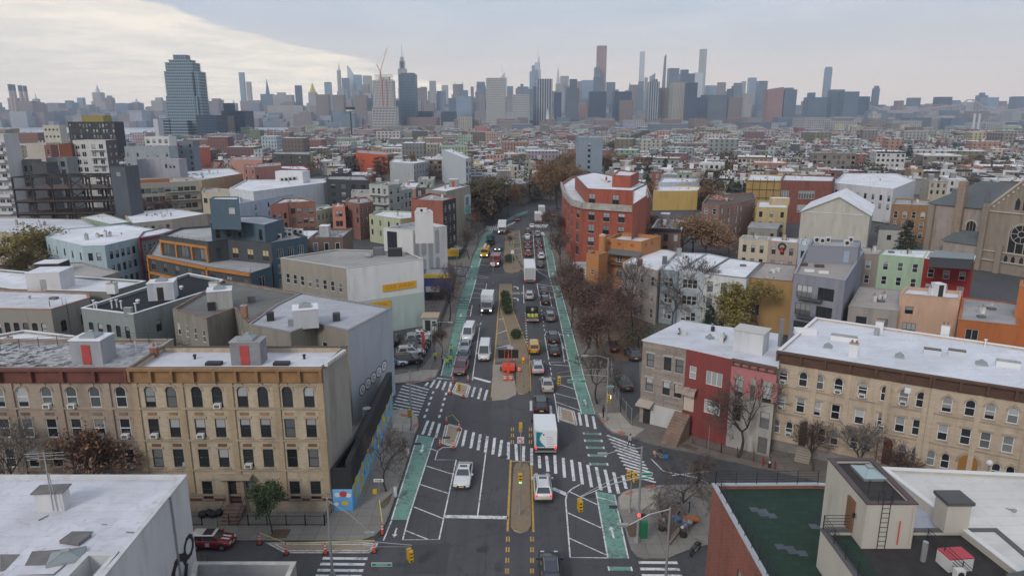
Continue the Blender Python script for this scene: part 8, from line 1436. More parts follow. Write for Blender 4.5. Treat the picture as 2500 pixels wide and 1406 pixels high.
tx=text_obj('number','13',BLACK,mc,Matrix.Translation((.876,-.065,.62))@Matrix(((0,0,1,0),(1,0,0,0),(0,1,0,0),(0,0,0,1))),.34)
for p,c_,k_,h_,lb in(((1030,824),WH,'sedan',-75,'white sedan in the fenced lot, farthest row end'),((1022,836),(.36,.37,.38),'suv',-78,'silver SUV in the fenced lot, second from the back'),((1014,846),BK,'sedan',-80,'black sedan in the fenced lot, third from the back'),((1009,857),GY,'sedan',-78,'dark grey sedan in the fenced lot, fourth from the back'),((1003,868),(.64,.64,.64),'suv',-75,'white SUV in the fenced lot, the brightest and boxiest'),((994,887),(.035,.04,.045),'suv',-72,'black SUV in the fenced lot, nearest the street'),((962,836),BK,'suv',5,'black SUV half hidden behind the grey wall'),((958,893),WH,'sedan',-70,'white car half hidden behind the grey wall corner')):
 car(lb,k_,c_,p,h_,near=False,z=.145)
car('dark green sedan parked in the driveway beside the stone-faced house','sedan',(.05,.065,.06),(1533,958),5,z=.145);car('dark grey SUV parked against the stone-faced house wall','suv',(.06,.062,.07),(1553,884),5,z=.145);car('dark red car under the reddish trees','sedan',(.09,.015,.015),(1500,862),0,z=.145);car('white covered car behind the green fence, left of the avenue','sedan',(.35,.36,.36),(1118,612),-70,near=False,z=.14)
def truck(label,px,hd,parts,cat='truck',name='truck',z=0.0,axles=(1.2,-2.4),wd=2.4,r_=.48):
 x,y=G(*px);a=rad(hd);e=thing(name,label,cat,(x,y,z),a)
 for nm,boxes in parts:
  mb=MB()
  for b in boxes:mb.box(*b[:6],b[6])if len(b)==7 else mb.face(b[0],b[1])
  obj(nm,mb,e)
 Tm=Matrix.Rotation(math.pi/2,4,'Y');wm=MB();wm.cyl((0,0),r_,-.15,.15,RUBBER,14,T=Tm);wme=wm.mesh('wheel');rm=MB();rm.cyl((0,0),r_*.55,-.16,.16,RIM,10,T=Tm);rme=rm.mesh('rim')
 for yy in axles:
  for sx in(-1,1):o=link('wheel',wme,e,loc=(sx*(wd/2-.18),yy,r_));link('rim',rme,o)
 return e
TW_=flat((.66,.67,.69),.45,name='truck_white');TG_=flat((.40,.41,.42),.5,name='truck_grey');TEAL=flat((.01,.20,.26),.45,name='teal_decal')
def boxtruck(label,px,hd,Lb=5.6,hb=3.7,cabc=TW_,fwd_y=0,lit='',Wb=2.44,decal=False,boxm=None):
 w=Wb/2;B0,B1=-Lb/2-.9,Lb/2-.9;boxm=boxm or TW_;c0,c1=B1+.1,B1+2.0
 ps=[('cargo_box',[(-w,w,B0,B1,.95,hb,boxm)]),('chassis',[(-.9,.9,B0+.1,c1,.45,.95,BLACK)]),('cab',[(-w*.9,w*.9,c0,c0+1.15,.6,2.45,cabc),(-w*.86,w*.86,c0+1.15,c1,.5,1.35,cabc)]),('windshield',[([(-w*.8,c0+1.45,1.36),(-w*.8,c0+1.152,2.3),(w*.8,c0+1.152,2.3),(w*.8,c0+1.45,1.36)],GL_CAR)]),('side_window',[(-w*.905,-w*.89,c0+.3,c0+1.0,1.5,2.2,GL_CAR)]),('side_window',[(w*.89,w*.905,c0+.3,c0+1.0,1.5,2.2,GL_CAR)]),('grille',[(-.6,.6,c1-.02,c1+.03,.6,1.1,BLACK)]),('rear_bumper',[(-w*.95,w*.95,B0-.12,B0+.05,.45,.62,METAL)]),('roller_door',[(-w*.9,w*.9,B0-.02,B0,1.05,hb-.15,TG_ if not decal else boxm)]),('mirror',[(-w-.22,-w-.02,c0+1.1,c0+1.2,1.4,1.9,BLACK)]),('mirror',[(w+.02,w+.22,c0+1.1,c0+1.2,1.4,1.9,BLACK)]),('roof_marker',[(-w*.6,w*.6,c0+.2,c0+.5,2.45,2.55,cabc)])]
 for sx in(-1,1):ps+=[('headlight',[(sx*w*.68-.16,sx*w*.68+.16,c1-.01,c1+.03,.75,1.0,HEADON if 'h' in lit else HEAD)]),('taillight',[(sx*w*.86-.11,sx*w*.86+.11,B0-.05,B0-.01,.75,1.2,TAILON if 't' in lit else TAIL)])]
 e=truck(label,px,hd,ps,axles=(c0+.9,B0+1.4),wd=Wb)
 if decal:
  mb=MB();yb=B0-.03;cur=[(-1.1,hb-.2),(-.35,hb-.25),(-.62,hb-.75),(-.72,hb-1.15),(-.45,hb-1.6),(-.1,hb-2.0),(-.05,hb-2.35),(-.2,1.1),(-1.1,1.1)];mb.face([(x,yb,z)for x,z in cur],TEAL);obj('teal_swoosh',mb,e);mb=MB();
  for i,(a_,b_)in enumerate(((0,.75),(.1,.9),(.15,.8),(.2,1.0),(.3,.9))):mb.box(a_,b_,yb,yb+.005,hb-.9-.28*i,hb-.82-.28*i,flat((.35,.42,.46),.6))
  mb.cyl((0,0),.12,0,.01,flat((.1,.2,.3),.6),8,T=Matrix.Translation((-.25,yb,hb-.55))@Matrix.Rotation(math.pi/2,4,'X'));obj('door_print',mb,e)
 return e
boxtruck('large white box truck with teal swoosh on its rear door, in the crossing',(1329,1081),0,4.5,3.15,lit='t',Wb=2.6,decal=True)
boxtruck('white box truck with silver cab coming toward the viewer, left carriageway',(1190,757),178,4.6,3.5,TG_,lit='h');boxtruck('very long white box truck driving away in the right carriageway',(1292,678),0,10.5,3.8,lit='t',Wb=2.6);boxtruck('white box truck waiting beyond the far crossing',(1313,541),0,6,3.6,lit='t')
boxtruck('tall white van-bodied truck waiting behind the far crosswalk',(1226,568),178,5.5,3.9,TW_,lit='h',Wb=2.7);boxtruck('pale truck glimpsed far up the avenue',(1322,524),0,6,3.6)
REDT=flat((.36,.015,.02),.35,coat=.5,name='truck_red');YT=flat((.55,.30,.02),.5,name='truck_yellow')
truck('red dump truck with bright headlights coming toward the viewer',(1210,645),178,[('cab',[(-1.15,1.15,.6,2.2,.7,2.7,REDT)]),('hood',[(-.95,.95,2.2,3.9,.7,1.65,REDT)]),('windshield',[(-1.0,1.0,2.2,2.23,1.7,2.45,GL_CAR)]),('dump_body',[(-1.25,1.25,-3.6,.5,1.1,2.6,flat((.2,.2,.21),.6))]),('chassis',[(-.6,.6,-3.6,3.8,.5,1.0,BLACK)]),('grille',[(-.55,.55,3.9,3.95,.7,1.6,CHROME)]),('bumper',[(-1.2,1.2,3.9,4.1,.45,.7,CHROME)]),('headlight',[(-1.0,-.65,3.9,3.96,.85,1.15,HEADON)]),('headlight',[(.65,1.0,3.9,3.96,.85,1.15,HEADON)]),('fender',[(-1.2,-.85,2.5,3.7,.7,1.15,REDT)]),('fender',[(.85,1.2,2.5,3.7,.7,1.15,REDT)])],axles=(3.0,-1.5,-2.7),wd=2.5)
truck('yellow utility work truck on the left green lane',(1184,625),178,[('cab',[(-1.1,1.1,1.0,2.6,.7,2.5,YT)]),('windshield',[(-.95,.95,2.6,2.63,1.5,2.3,GL_CAR)]),('hood',[(-1.0,1.0,2.6,3.3,.6,1.4,YT)]),('body',[(-1.2,1.2,-3.6,.9,.9,1.9,YT)]),('toolbox',[(-1.2,-.3,-3.0,.5,1.9,2.6,YT)]),('boom',[(-.3,.3,-3.4,2.0,2.6,3.0,flat((.6,.55,.5),.5))]),('headlight',[(-.95,-.6,3.3,3.34,.8,1.0,HEADON)]),('headlight',[(.6,.95,3.3,3.34,.8,1.0,HEADON)])],axles=(2.4,-2.0))
truck('dark flatbed trailer with excavator arm behind the yellow work truck',(1196,598),176,[('deck',[(-1.2,1.2,-4.5,2.5,.8,1.1,BLACK)]),('excavator_body',[(-1,1,-2.5,.5,1.5,2.9,flat((.05,.09,.09),.6))]),('excavator_arm',[(-.8,-.4,.5,3.6,2.0,3.8,flat((.05,.1,.1),.6))]),('counterweight',[(-1.1,1.1,-3.2,-2.5,1.4,2.4,BLACK)]),('drawbar',[(-.2,.2,2.5,4,.8,1,BLACK)])],axles=(-2.5,-3.5))
wtk=truck('black stake-bed crew truck carrying workers in yellow vests, seen from behind',(1299,778),0,[('bed',[(-1.2,1.2,-3.4,.4,.85,1.0,flat((.14,.14,.14),.7))]),('cab',[(-1.1,1.1,.6,2.6,.7,2.3,BLACK)]),('hood',[(-1.0,1.0,2.6,3.6,.6,1.45,BLACK)]),('rear_window',[(-.85,.85,.57,.6,1.5,2.1,GL_CAR)]),('side_rail',[(-1.22,-1.14,-3.4,.4,1.0,1.75,BLACK)]),('side_rail',[(1.14,1.22,-3.4,.4,1.0,1.75,BLACK)]),('headboard',[(-1.2,1.2,.3,.4,1.0,2.4,BLACK)]),('tailgate',[(-1.15,1.15,-3.46,-3.4,.55,1.0,METAL)]),('taillight',[(-1.1,-.85,-3.5,-3.46,.6,.75,TAILON)]),('taillight',[(.85,1.1,-3.5,-3.46,.6,.75,TAILON)])],axles=(2.4,-2.0))
# people, signals, street furniture
SKIN=flat((.30,.17,.11),.6,name='skin');HIV=flat((.55,.62,.03),.6,emit=0,name='hi_vis');DKC=flat((.025,.027,.035),.9,name='dark_cloth');NAVY=flat((.03,.045,.08),.9,name='navy_trousers');KH=flat((.25,.2,.13),.9,name='khaki')
def skinbody(name,V,Ed,Rr,mats,fm):
 me=bpy.data.meshes.new(name);me.from_pydata(V,Ed,[]);o=bpy.data.objects.new(name,me);C.objects.link(o);md=o.modifiers.new('s','SKIN');ly=me.skin_vertices[0].data
 for i,r_ in enumerate(Rr):ly[i].radius=(r_,r_)if not isinstance(r_,tuple)else r_
 ly[0].use_root=True;sd_=o.modifiers.new('u','SUBSURF');sd_.levels=1;dg=bpy.context.evaluated_depsgraph_get();m2=bpy.data.meshes.new_from_object(o.evaluated_get(dg));bpy.data.objects.remove(o)
 for m in mats:m2.materials.append(m)
 for p in m2.polygons:p.material_index=fm(p.center);p.use_smooth=True
 return m2
def person(label,x,y,z,rz,top,legs,pose='stand',hat=None,scale=1.0):
 """one continuous skinned body, 1.76 m; poses: stand, walk, bend, sit, ride"""
 k=(top.name,legs.name,pose)
 if k not in VC:
  P=dict(pel=(0,0,.95),ch=(0,.02,1.30),nk=(0,.02,1.50),hd=(0,.04,1.62),ht=(0,.03,1.70),sl=(-.20,0,1.42),sr=(.20,0,1.42),el=(-.27,.03,1.13),er=(.27,.03,1.13),wl=(-.26,.14,.90),wr=(.26,.14,.90),fl=(-.25,.19,.82),fr=(.25,.19,.82),hl=(-.10,0,.90),hr=(.10,0,.90),kl=(-.11,.03,.50),kr=(.11,.03,.50),al=(-.12,-.02,.09),ar=(.12,-.02,.09),tl=(-.13,.16,.04),tr=(.13,.16,.04))
  if pose=='walk':P.update(kl=(-.11,.20,.52),al=(-.11,.28,.10),tl=(-.11,.46,.08),kr=(.11,-.02,.50),ar=(.11,-.30,.14),tr=(.11,-.18,.04),el=(-.27,-.12,1.15),wl=(-.25,-.08,.92),fl=(-.25,-.03,.84),er=(.27,.12,1.15),wr=(.24,.32,.98),fr=(.23,.40,.93))
  if pose=='bend':P.update(ch=(0,.22,1.22),nk=(0,.42,1.33),hd=(0,.53,1.38),ht=(0,.60,1.42),sl=(-.2,.33,1.28),sr=(.2,.33,1.28),el=(-.24,.42,1.0),er=(.24,.42,1.0),wl=(-.15,.58,.82),wr=(.15,.58,.82),fl=(-.12,.64,.75),fr=(.12,.64,.75))
  if pose in('sit','ride'):P.update(kl=(-.14,.42,.90),kr=(.14,.42,.90),al=(-.14,.40,.50),ar=(.14,.40,.50),tl=(-.14,.54,.46),tr=(.14,.54,.46))
  if pose=='ride':P.update(ch=(0,.16,1.27),nk=(0,.26,1.45),hd=(0,.31,1.56),ht=(0,.32,1.65),sl=(-.2,.2,1.38),sr=(.2,.2,1.38),el=(-.25,.38,1.18),er=(.25,.38,1.18),wl=(-.22,.58,1.08),wr=(.22,.58,1.08),fl=(-.2,.64,1.06),fr=(.2,.64,1.06),kr=(.13,.30,.60),ar=(.13,.12,.30),tr=(.13,.26,.24))
  nm=list(P);R_=dict(pel=(.15,.11),ch=(.18,.12),nk=.055,hd=.095,ht=.075,sl=.075,sr=.075,el=.05,er=.05,wl=.036,wr=.036,fl=.03,fr=.03,hl=.10,hr=.10,kl=.068,kr=.068,al=.048,ar=.048,tl=.04,tr=.04)
  E_=[('pel','ch'),('ch','nk'),('nk','hd'),('hd','ht'),('ch','sl'),('ch','sr'),('sl','el'),('sr','er'),('el','wl'),('er','wr'),('wl','fl'),('wr','fr'),('pel','hl'),('pel','hr'),('hl','kl'),('hr','kr'),('kl','al'),('kr','ar'),('al','tl'),('ar','tr')]
  ix={n:i for i,n in enumerate(nm)};H_=Vector(P['hd']);N_=Vector(P['nk']);hands=[Vector(P['fl']),Vector(P['fr'])];feet=[Vector(P['tl']),Vector(P['al']),Vector(P['tr']),Vector(P['ar'])]
  def fm(c):
   if(c-H_).length<.17 or any((c-h).length<.07 for h in hands):return 2
   if any((c-f).length<.1 for f in feet):return 3
   return 1 if(c.z<.93 and abs(c.x)<.24 and(pose not in('sit','ride')or c.y<.7))and not any((c-Vector(P[q])).length<.12 for q in('wl','wr','el','er'))else 0
  body=skinbody('body',[P[n]for n in nm],[(ix[a],ix[b])for a,b in E_],[R_[n]for n in nm],[top,legs,SKIN,BLACK],fm);hm=MB();hd=H_+Vector((0,-.015,.045));hm.ball(hd,.115,hat or DKC,10,6,.95);nose=MB();nose.ball(H_+Vector((0,.10,.0)),.022,SKIN,5,4)
  fing=MB()
  for h,s_ in zip(hands,(-1,1)):
   for q in range(4):fing.tube([h+Vector(((q-1.5)*.018,0,-.01)),h+Vector(((q-1.5)*.02,.03,-.05)),h+Vector(((q-1.5)*.02,.02,-.085+.006*abs(q-1.5)))],.009,SKIN,4,.007)
   fing.tube([h+Vector((-s_*.03,.01,.01)),h+Vector((-s_*.05,.035,-.03))],.011,SKIN,4,.008)
  VC[k]=(body,hm.mesh('hair' if not hat else 'helmet',True),nose.mesh('nose'),fing.mesh('fingers'))
 b=VC[k];e=tag(link('person',None,None,(x,y,z),rz),label,'person');e.scale=(scale,)*3;link('body',b[0],e);link('hat' if hat else 'hair',b[1],e);link('nose',b[2],e);link('fingers',b[3],e)['kind']='stuff';return e
def pp(label,px,rz,top,legs,pose='stand',z=.135,**k):x,y=G(*px,z);return person(label,x,y,z,rad(rz),top,legs,pose,**k)
pp('worker in lime jacket standing on the left pavement',(1063,882),150,HIV,DKC);pp('worker in yellow vest stooping at the kerb with a white bag',(1080,889),-110,flat((.5,.5,.12),.7),NAVY,'bend');pp('worker in yellow vest on the green lane, farthest up the road',(1102,865),170,flat((.55,.55,.1),.7),NAVY,z=0);pp('worker in lime jacket and green trousers, nearest of the group',(1093,898),30,HIV,flat((.03,.10,.05),.9),'walk',z=0);pp('worker in lime jacket right behind the nearest one',(1100,890),-20,HIV,flat((.02,.05,.06),.9),z=0)
pp('person in dark coat waiting on the corner pavement',(1473,1019),60,DKC,BLACK);pp('person in pale jacket walking over the east crosswalk',(1538,1092),20,flat((.4,.38,.35),.8),DKC,'walk',z=.02);pp('person in blue jacket behind the parking fence',(968,902),20,flat((.02,.12,.4),.8),DKC)
tx_,ty_=G(1299,778)
for i,(dx,dy,c_)in enumerate(((-.75,-2.8,'left'),(0.0,-2.9,'middle'),(.75,-2.7,'right'))):person(f'worker in yellow vest sitting at the tail of the crew truck, {c_} one',tx_+dx,ty_+dy,.35,rad(180 if i!=1 else 160),HIV,DKC,'sit')
person('worker in pale shirt standing in the crew truck bed',tx_+.05,ty_-1.2,1.0,0,flat((.45,.45,.4),.8),DKC,'stand')
def bicycle(e,col,T=None):
 Tm=Matrix.Rotation(math.pi/2,4,'Y')
 for y in(-.52,.55):
  mb=MB();mb.tube([(0,y+.33*math.cos(t),.34+.33*math.sin(t))for t in[2*math.pi*i/16 for i in range(17)]],.025,RUBBER,5);o=obj('wheel',mb,e);mb=MB()
  for i in range(6):t=math.pi*i/6;mb.tube([(0,y-.32*math.cos(t),.34-.32*math.sin(t)),(0,y+.32*math.cos(t),.34+.32*math.sin(t))],.006,METAL,3)
  obj('spokes',mb,o)['kind']='stuff'
 mb=MB()
 for a,b in(((0,-.52,.34),(0,-.05,.32)),((0,-.05,.32),(0,-.18,.82)),((0,-.52,.34),(0,-.15,.72)),((0,-.05,.32),(0,.42,.80)),((0,-.15,.72),(0,.42,.80)),((0,.42,.98),(0,.55,.34))):mb.tube([a,b],.03,col,5)
 obj('frame',mb,e);mb=MB();mb.tube([(-.26,.38,1.02),(0,.42,1.0),(.26,.38,1.02)],.018,BLACK,5);obj('handlebar',mb,e);mb=MB();mb.box(-.09,.09,-.32,-.04,.84,.90,BLACK);obj('saddle',mb,e)
x,y=G(1611,1122,0);bk1=thing('bicycle','grey share bicycle with blue rear guard and orange front basket, ridden on the side street','bicycle',(x,y,0),rad(78));bicycle(bk1,flat((.3,.32,.35),.5));mb=MB();mb.box(-.16,.16,.5,.8,.72,.98,flat((.5,.25,.1),.6));obj('basket',mb,bk1);mb=MB();mb.box(-.04,.04,-.90,-.35,.30,.70,flat((.02,.16,.42),.5));obj('rear_guard',mb,bk1)
rd_=Matrix.Rotation(rad(78),4,'Z')@Vector((0,-.18,0));person('cyclist in black jacket and khaki trousers riding the share bicycle',x+rd_.x,y+rd_.y,-.02,rad(78),DKC,KH,'ride')
for i,dx in enumerate((0,6,12)):x,y=G(1600+dx,1017+dx*.25,.13);b_=thing('bicycle',f"bicycle leaning at the white basement wall, {['left', 'middle', 'right'][i]} of three",'bicycle',(x,y,.13),rad(60+i*9));bicycle(b_,flat([(.1,.1,.1),(.3,.3,.32),(.05,.1,.2)][i],.5))
x,y=G(1697,1348);mo=thing('motorcycle','black motorcycle parked at the kerb of the plaza','motorcycle',(x,y,0),rad(-40));Tm=Matrix.Rotation(math.pi/2,4,'Y')
for yy in(-.7,.75):mb=MB();mb.cyl((0,0),.32,-.07,.07,RUBBER,14,T=Matrix.Translation((0,yy,.32))@Tm);o=obj('wheel',mb,mo);mb=MB();mb.cyl((0,0),.18,-.075,.075,RIM,8,T=Matrix.Translation((0,yy,.32))@Tm);obj('rim',mb,o)
for nm,b_ in(('engine',(-.17,.17,-.2,.3,.25,.6)),('fuel_tank',(-.15,.15,.0,.45,.7,.92)),('seat',(-.14,.14,-.75,0,.72,.84)),('rear_fender',(-.08,.08,-1.05,-.5,.62,.72))):mb=MB();mb.box(*b_,flat((.03,.03,.033),.3,coat=.5)if nm!='engine' else METAL);obj(nm,mb,mo)
mb=MB();mb.tube([(0,.75,.32),(0,.5,1.05)],.05,CHROME,6);mb.tube([(-.35,.35,1.1),(0,.5,1.05),(.35,.35,1.1)],.025,BLACK,5);obj('fork',mb,mo);mb=MB();mb.ball((0,.62,.92),.1,CHROME,8,5);obj('headlight',mb,mo)
SY=flat((.50,.30,.02),.5,name='signal_yellow');LENS={c:flat(v,.3,emit=e_,name='lens_'+c)for c,v,e_ in(('off',(.02,.02,.02),0),('g',(.1,1,.5),2.5),('r',(1,.05,.03),2.5),('w',(1,.9,.7),2.5))};SG=flat((.01,.20,.13),.5,name='sign_green');POLE=flat((.33,.35,.36),.45,.5,name='pole_steel')
def head(par,p,rz,on=None,n=3,two=False):
 T=Matrix.Translation(p)@Matrix.Rotation(rad(rz),4,'Z');mb=MB()
 for sgn in((1,-1)if two else(1,)):mb.box(-.19,.19,-.2*sgn-.12,-.2*sgn+.12,-.52,.52,SY,T)
 o=obj('signal_head',mb,par);mb=MB()
 for j in range(3):z=.34-j*.34;mb.cyl((0,0),.12,0,.02,LENS['g']if on=='g' and j==2 else LENS['r']if on=='r' and j==0 else LENS['off'],10,T=T@Matrix.Translation((0,-.32 if(two or 1)else 0,z))@Matrix.Rotation(math.pi/2,4,'X'));mb.box(-.13,.13,-.47,-.32,z+.10,z+.13,SY,T)
 obj('lens',mb,o)
def pole(name,label,cat,px,h,r=.09,base=True,z=.13,raw=None):
 x,y=raw or G(*px,z);e=thing(name,label,cat,(x,y,z));mb=MB();mb.cyl((0,0),r*1.25,0,h,POLE,8,r*.8);obj('pole',mb,e)
 if base:mb=MB();mb.cyl((0,0),r*3.2,0,.55,POLE,4,r*1.8);obj('base',mb,e)
 return e
def arm(e,p0,p1,r=.05,name='mast_arm'):mb=MB();mid_p=tuple((a+b)/2+(.25 if i==2 else 0)for i,(a,b)in enumerate(zip(p0,p1)));mb.tube([p0,mid_p,p1],r,POLE,6,r*.7);obj(name,mb,e)
def lamp(e,p,d):mb=MB();T=Matrix.Translation(p)@Matrix.Rotation(math.atan2(d[1],d[0]),4,'Z');mb.box(-.1,.75,-.16,.16,-.08,.06,POLE,T);mb.box(.1,.68,-.12,.12,-.12,-.08,flat((.6,.6,.58),.3),T);obj('lamp_head',mb,e)
def sign(e,p,w,h,txt,col,tcol,rz=0,size=None):
 T=Matrix.Translation(p)@Matrix.Rotation(rad(rz),4,'Z');mb=MB();mb.box(-w/2,w/2,-.02,.02,-h/2,h/2,FR_W if col is SG else col,T);mb.box(-w/2+.04,w/2-.04,-.026,-.019,-h/2+.04,h/2-.04,col,T);o=obj('sign',mb,e)
 if txt:text_obj('lettering',txt,tcol,o,T@Matrix.Translation((0,-.03,0))@Matrix.Rotation(math.pi/2,4,'X'),size or h*.62)
 return o
def toloc(e,px,Yd):X_,Z2=ZT(*px,Yd);return(X_-e.location.x,Yd-e.location.y,Z2-e.location.z)
WT=flat((.7,.7,.7),.5,name='white_letters')
e=pole('traffic_signal','signal pole with long mast arm, green avenue sign and street lamp at the right corner','traffic signal',(1480,1025),8.4);yb=e.location.y
arm(e,(0,0,6.0),toloc(e,(1365,920),yb));arm(e,(0,0,6.9),toloc(e,(1360,910),yb),.025,'tie_rod');head(e,toloc(e,(1365,929),yb),0,None,two=True);p_=toloc(e,(1408,930),yb);sign(e,p_,2.3,.42,'Engert Av',SG,WT);arm(e,(0,0,8.3),toloc(e,(1436,869),yb),.045,'lamp_arm');lamp(e,toloc(e,(1434,868),yb),(-1,0));head(e,(.15,-.35,3.2),0);sign(e,(.35,-.05,4.6),.9,.25,'',SG,WT);mb=MB();mb.box(.2,.45,-.4,-.2,3.1,3.5,LENS['w']);obj('walk_light',mb,e)
e=pole('traffic_signal','near right signal pole with mast arm over the lane and twin lamp arm','traffic signal',(1556,1322),9.5,.11);yb=e.location.y
arm(e,(0,0,6.6),toloc(e,(1416,1213),yb));arm(e,(0,0,7.3),toloc(e,(1418,1210),yb),.025,'tie_rod');head(e,toloc(e,(1416,1232),yb),10,None,two=True);sign(e,(.55,-.05,6.9),1.0,.3,'',SG,WT);sign(e,(.4,-.05,6.5),.7,.25,'',SG,WT);arm(e,(0,0,9.4),toloc(e,(1481,1108),yb),.045,'lamp_arm');lamp(e,toloc(e,(1480,1107),yb),(-1,0));mb=MB();mb.box(.2,.55,-.3,-.1,2.6,3.0,BLACK);obj('pedestrian_signal',mb,e);mb=MB();mb.box(.2,.85,-.25,.2,.5,2.1,flat((.01,.12,.06),.5));obj('control_cabinet',mb,e);mb=MB();mb.box(-.1,.12,-.2,-.1,2.7,2.95,LENS['r']);obj('stop_hand',mb,e)
e=pole('traffic_signal','short signal post on the plaza corner with two yellow heads','traffic signal',(1538,1250),4.6,.07);head(e,(.15,-.1,4.0),40);head(e,(-.2,-.1,4.2),-30)
e=pole('traffic_signal','lone three-light signal on the near median showing green','traffic signal',(1270,1255),4.0,.06,z=.15);head(e,(0,0,4.0),0,'g')
e=pole('traffic_signal','signal post with no-turn sign at the far tip of the near median','traffic signal',(1271,1137),4.6,.06,z=.15);head(e,(0,.2,4.5),180);o_=sign(e,(0,-.12,3.2),.75,.75,'',FR_W,WT);mb=MB();mb.tube([(.3*math.cos(t),-.16,3.2+.3*math.sin(t))for t in[2*math.pi*i/14 for i in range(15)]],.035,flat((.5,.02,.02),.5),4);mb.tube([(-.2,-.16,3.4),(.2,-.16,3.0)],.03,flat((.5,.02,.02),.5),4);obj('prohibition_ring',mb,o_);mb=MB();mb.tube([(.1,-.15,3.0),(.1,-.15,3.25),(0,-.15,3.35),(-.12,-.15,3.25)],.03,BLACK,4);obj('turn_symbol',mb,o_)
e=pole('traffic_signal','left crossing signal pole with diagonal mast arm reaching over the painted island','traffic signal',(1005,1050),7.8);yb=e.location.y
arm(e,(0,0,6.2),toloc(e,(1115,925),yb+9));arm(e,(0,0,5.2),toloc(e,(1112,931),yb+9),.025,'tie_rod');head(e,toloc(e,(1121,944),yb+9),0,None,two=True);sign(e,(-.4,-.1,3.9),.9,.28,'',SG,WT);head(e,(-.35,-.2,2.4),60)
e=pole('traffic_signal','bottom left signal pole whose long arm carries the green street-name board','traffic signal',(812,1406),7.4,.1,z=0);yb=e.location.y
arm(e,(0,0,3.2),toloc(e,(1006,1330),yb+1.0));arm(e,(0,0,2.4),toloc(e,(1004,1334),yb+1.0),.025,'tie_rod');head(e,toloc(e,(1001,1354),yb+1.0),30,None,two=True);sign(e,toloc(e,(932,1377),yb),1.75,.34,'Newton St',SG,WT);arm(e,(0,0,7.2),toloc(e,(903,1298),yb),.045,'lamp_arm');lamp(e,toloc(e,(893,1300),yb),(1,0))
e=pole('street_lamp','tall steel lamp post cut by the bottom edge, right of the plaza','street lamp',(1622,1470),8.5,.1,z=0);yb=e.location.y;arm(e,(0,0,8.4),toloc(e,(1536,1281),yb),.045,'lamp_arm');lamp(e,toloc(e,(1530,1280),yb),(-1,0))
e=pole('street_lamp','slim lamp post by the fenced lot on the left pavement','street lamp',(1056,900),7.2,.07);arm(e,(0,0,7.1),(2.6,0,7.5),.04,'lamp_arm');lamp(e,(2.6,0,7.5),(1,0))
e=pole('street_lamp','lamp post with small green sign at the tip of the far median','street lamp',(1204,694),8.0,.08,z=.15);arm(e,(0,0,7.8),(-2.6,0,8.3),.04,'lamp_arm');lamp(e,(-2.6,0,8.3),(-1,0));sign(e,(0,-.1,4.8),.9,.9,'',FR_W,WT)
e=pole('street_lamp','lamp post with sign board in the far median planting','street lamp',(1251,655),8.0,.08,z=.15);arm(e,(0,0,7.8),(2.6,0,8.3),.04,'lamp_arm');lamp(e,(2.6,0,8.3),(1,0));sign(e,(-.5,-.1,5.6),1.2,.4,'',SG,WT);sign(e,(0,-.1,4.3),.8,.9,'',FR_W,WT)
e=pole('street_lamp','lamp post rising behind the white building at the side street, left','street lamp',(462,1330),6.4,.06);arm(e,(0,0,6.3),(.5,0,8.2),.04,'lamp_arm');lamp(e,(.5,0,8.2),(.4,-1))
e=pole('street_lamp','old globe lamp post in front of the yellow-brick row at the right','street lamp',(2392,1262),5.6,.07);mb=MB();mb.ball((0,0,5.8),.3,flat((.6,.6,.58),.4),10,6);obj('globe',mb,e)
for px,lb in(((966,1214),'white-wrapped hydrant marker on the left pavement, nearer'),((996,1115),'white-wrapped meter post on the left pavement, farther')):e=pole('meter_post',lb,'meter',px,1.5,.08,False);mb=MB();mb.cyl((0,0),.17,.2,1.2,FR_W,8);obj('wrap',mb,e)
for px,lb,c_ in(((928,1245),'one-way sign post with yellow tape at the left kerb',1),((985,1100),'dark sign post on the left pavement by the green lane',0),((1728,1104),'thin dark sign post on the pavement before the red house',0)):
 e=pole('sign_post',lb,'sign',px,3.3,.035,False)
 if c_:o_=sign(e,(0,-.06,3.3),.95,.3,'',FR_W,WT);mb=MB();mb.box(-.35,.2,-.1,-.08,3.26,3.34,BLACK);mb.face([(.15,-.1,3.2),(.4,-.1,3.3),(.15,-.1,3.4)],BLACK);obj('arrow',mb,o_);mb=MB();mb.box(-.6,-.2,-.2,.1,1.9,2.3,SY);obj('pedestrian_signal',mb,e)
OG=flat((.60,.06,.02),.6,name='safety_orange');WB_=flat((.6,.6,.6),.5,name='white_band')
def cone(label,px,z=0.0,h=1.15):
 x,y=G(*px,z);e=thing('traffic_cone',label,'traffic cone',(x,y,z),group='orange traffic cones around the painted islands');mb=MB();mb.box(-.24,.24,-.24,.24,0,.06,RUBBER);obj('base',mb,e);mb=MB();mb.cyl((0,0),.15,.06,h,OG,10,.05);obj('cone',mb,e)
 for a in(.45,.68):mb=MB();rr=.15-.1*a+.008;mb.cyl((0,0),rr,h*a,h*(a+.12),WB_,10,rr-.012);obj('reflective_band',mb,e)
for px,lb in(((634,1327),'leftmost orange cone, at the tapered end of the kerb island'),((699,1352),'orange cone second from the left on the kerb island'),((795,1351),'orange cone in the middle of the kerb island edge'),((914,1347),'orange cone at the right end of the kerb island, in the street'),((934,1303),'orange cone at the pavement corner by the green lane'),((1090,1034),'orange cone at the far left of the lower painted island'),((1121,1050),'orange cone at the far right of the lower painted island'),((1074,1090),'orange cone at the near left of the lower painted island'),((1107,1096),'orange cone at the near right of the lower painted island'),((1106,934),'orange cone behind the red pickup, left'),((1143,931),'orange cone behind the red pickup, right'),((1099,962),'orange cone at the left corner of the upper painted island'),((1131,970),'orange cone at the right corner of the upper painted island')):cone(lb,px)
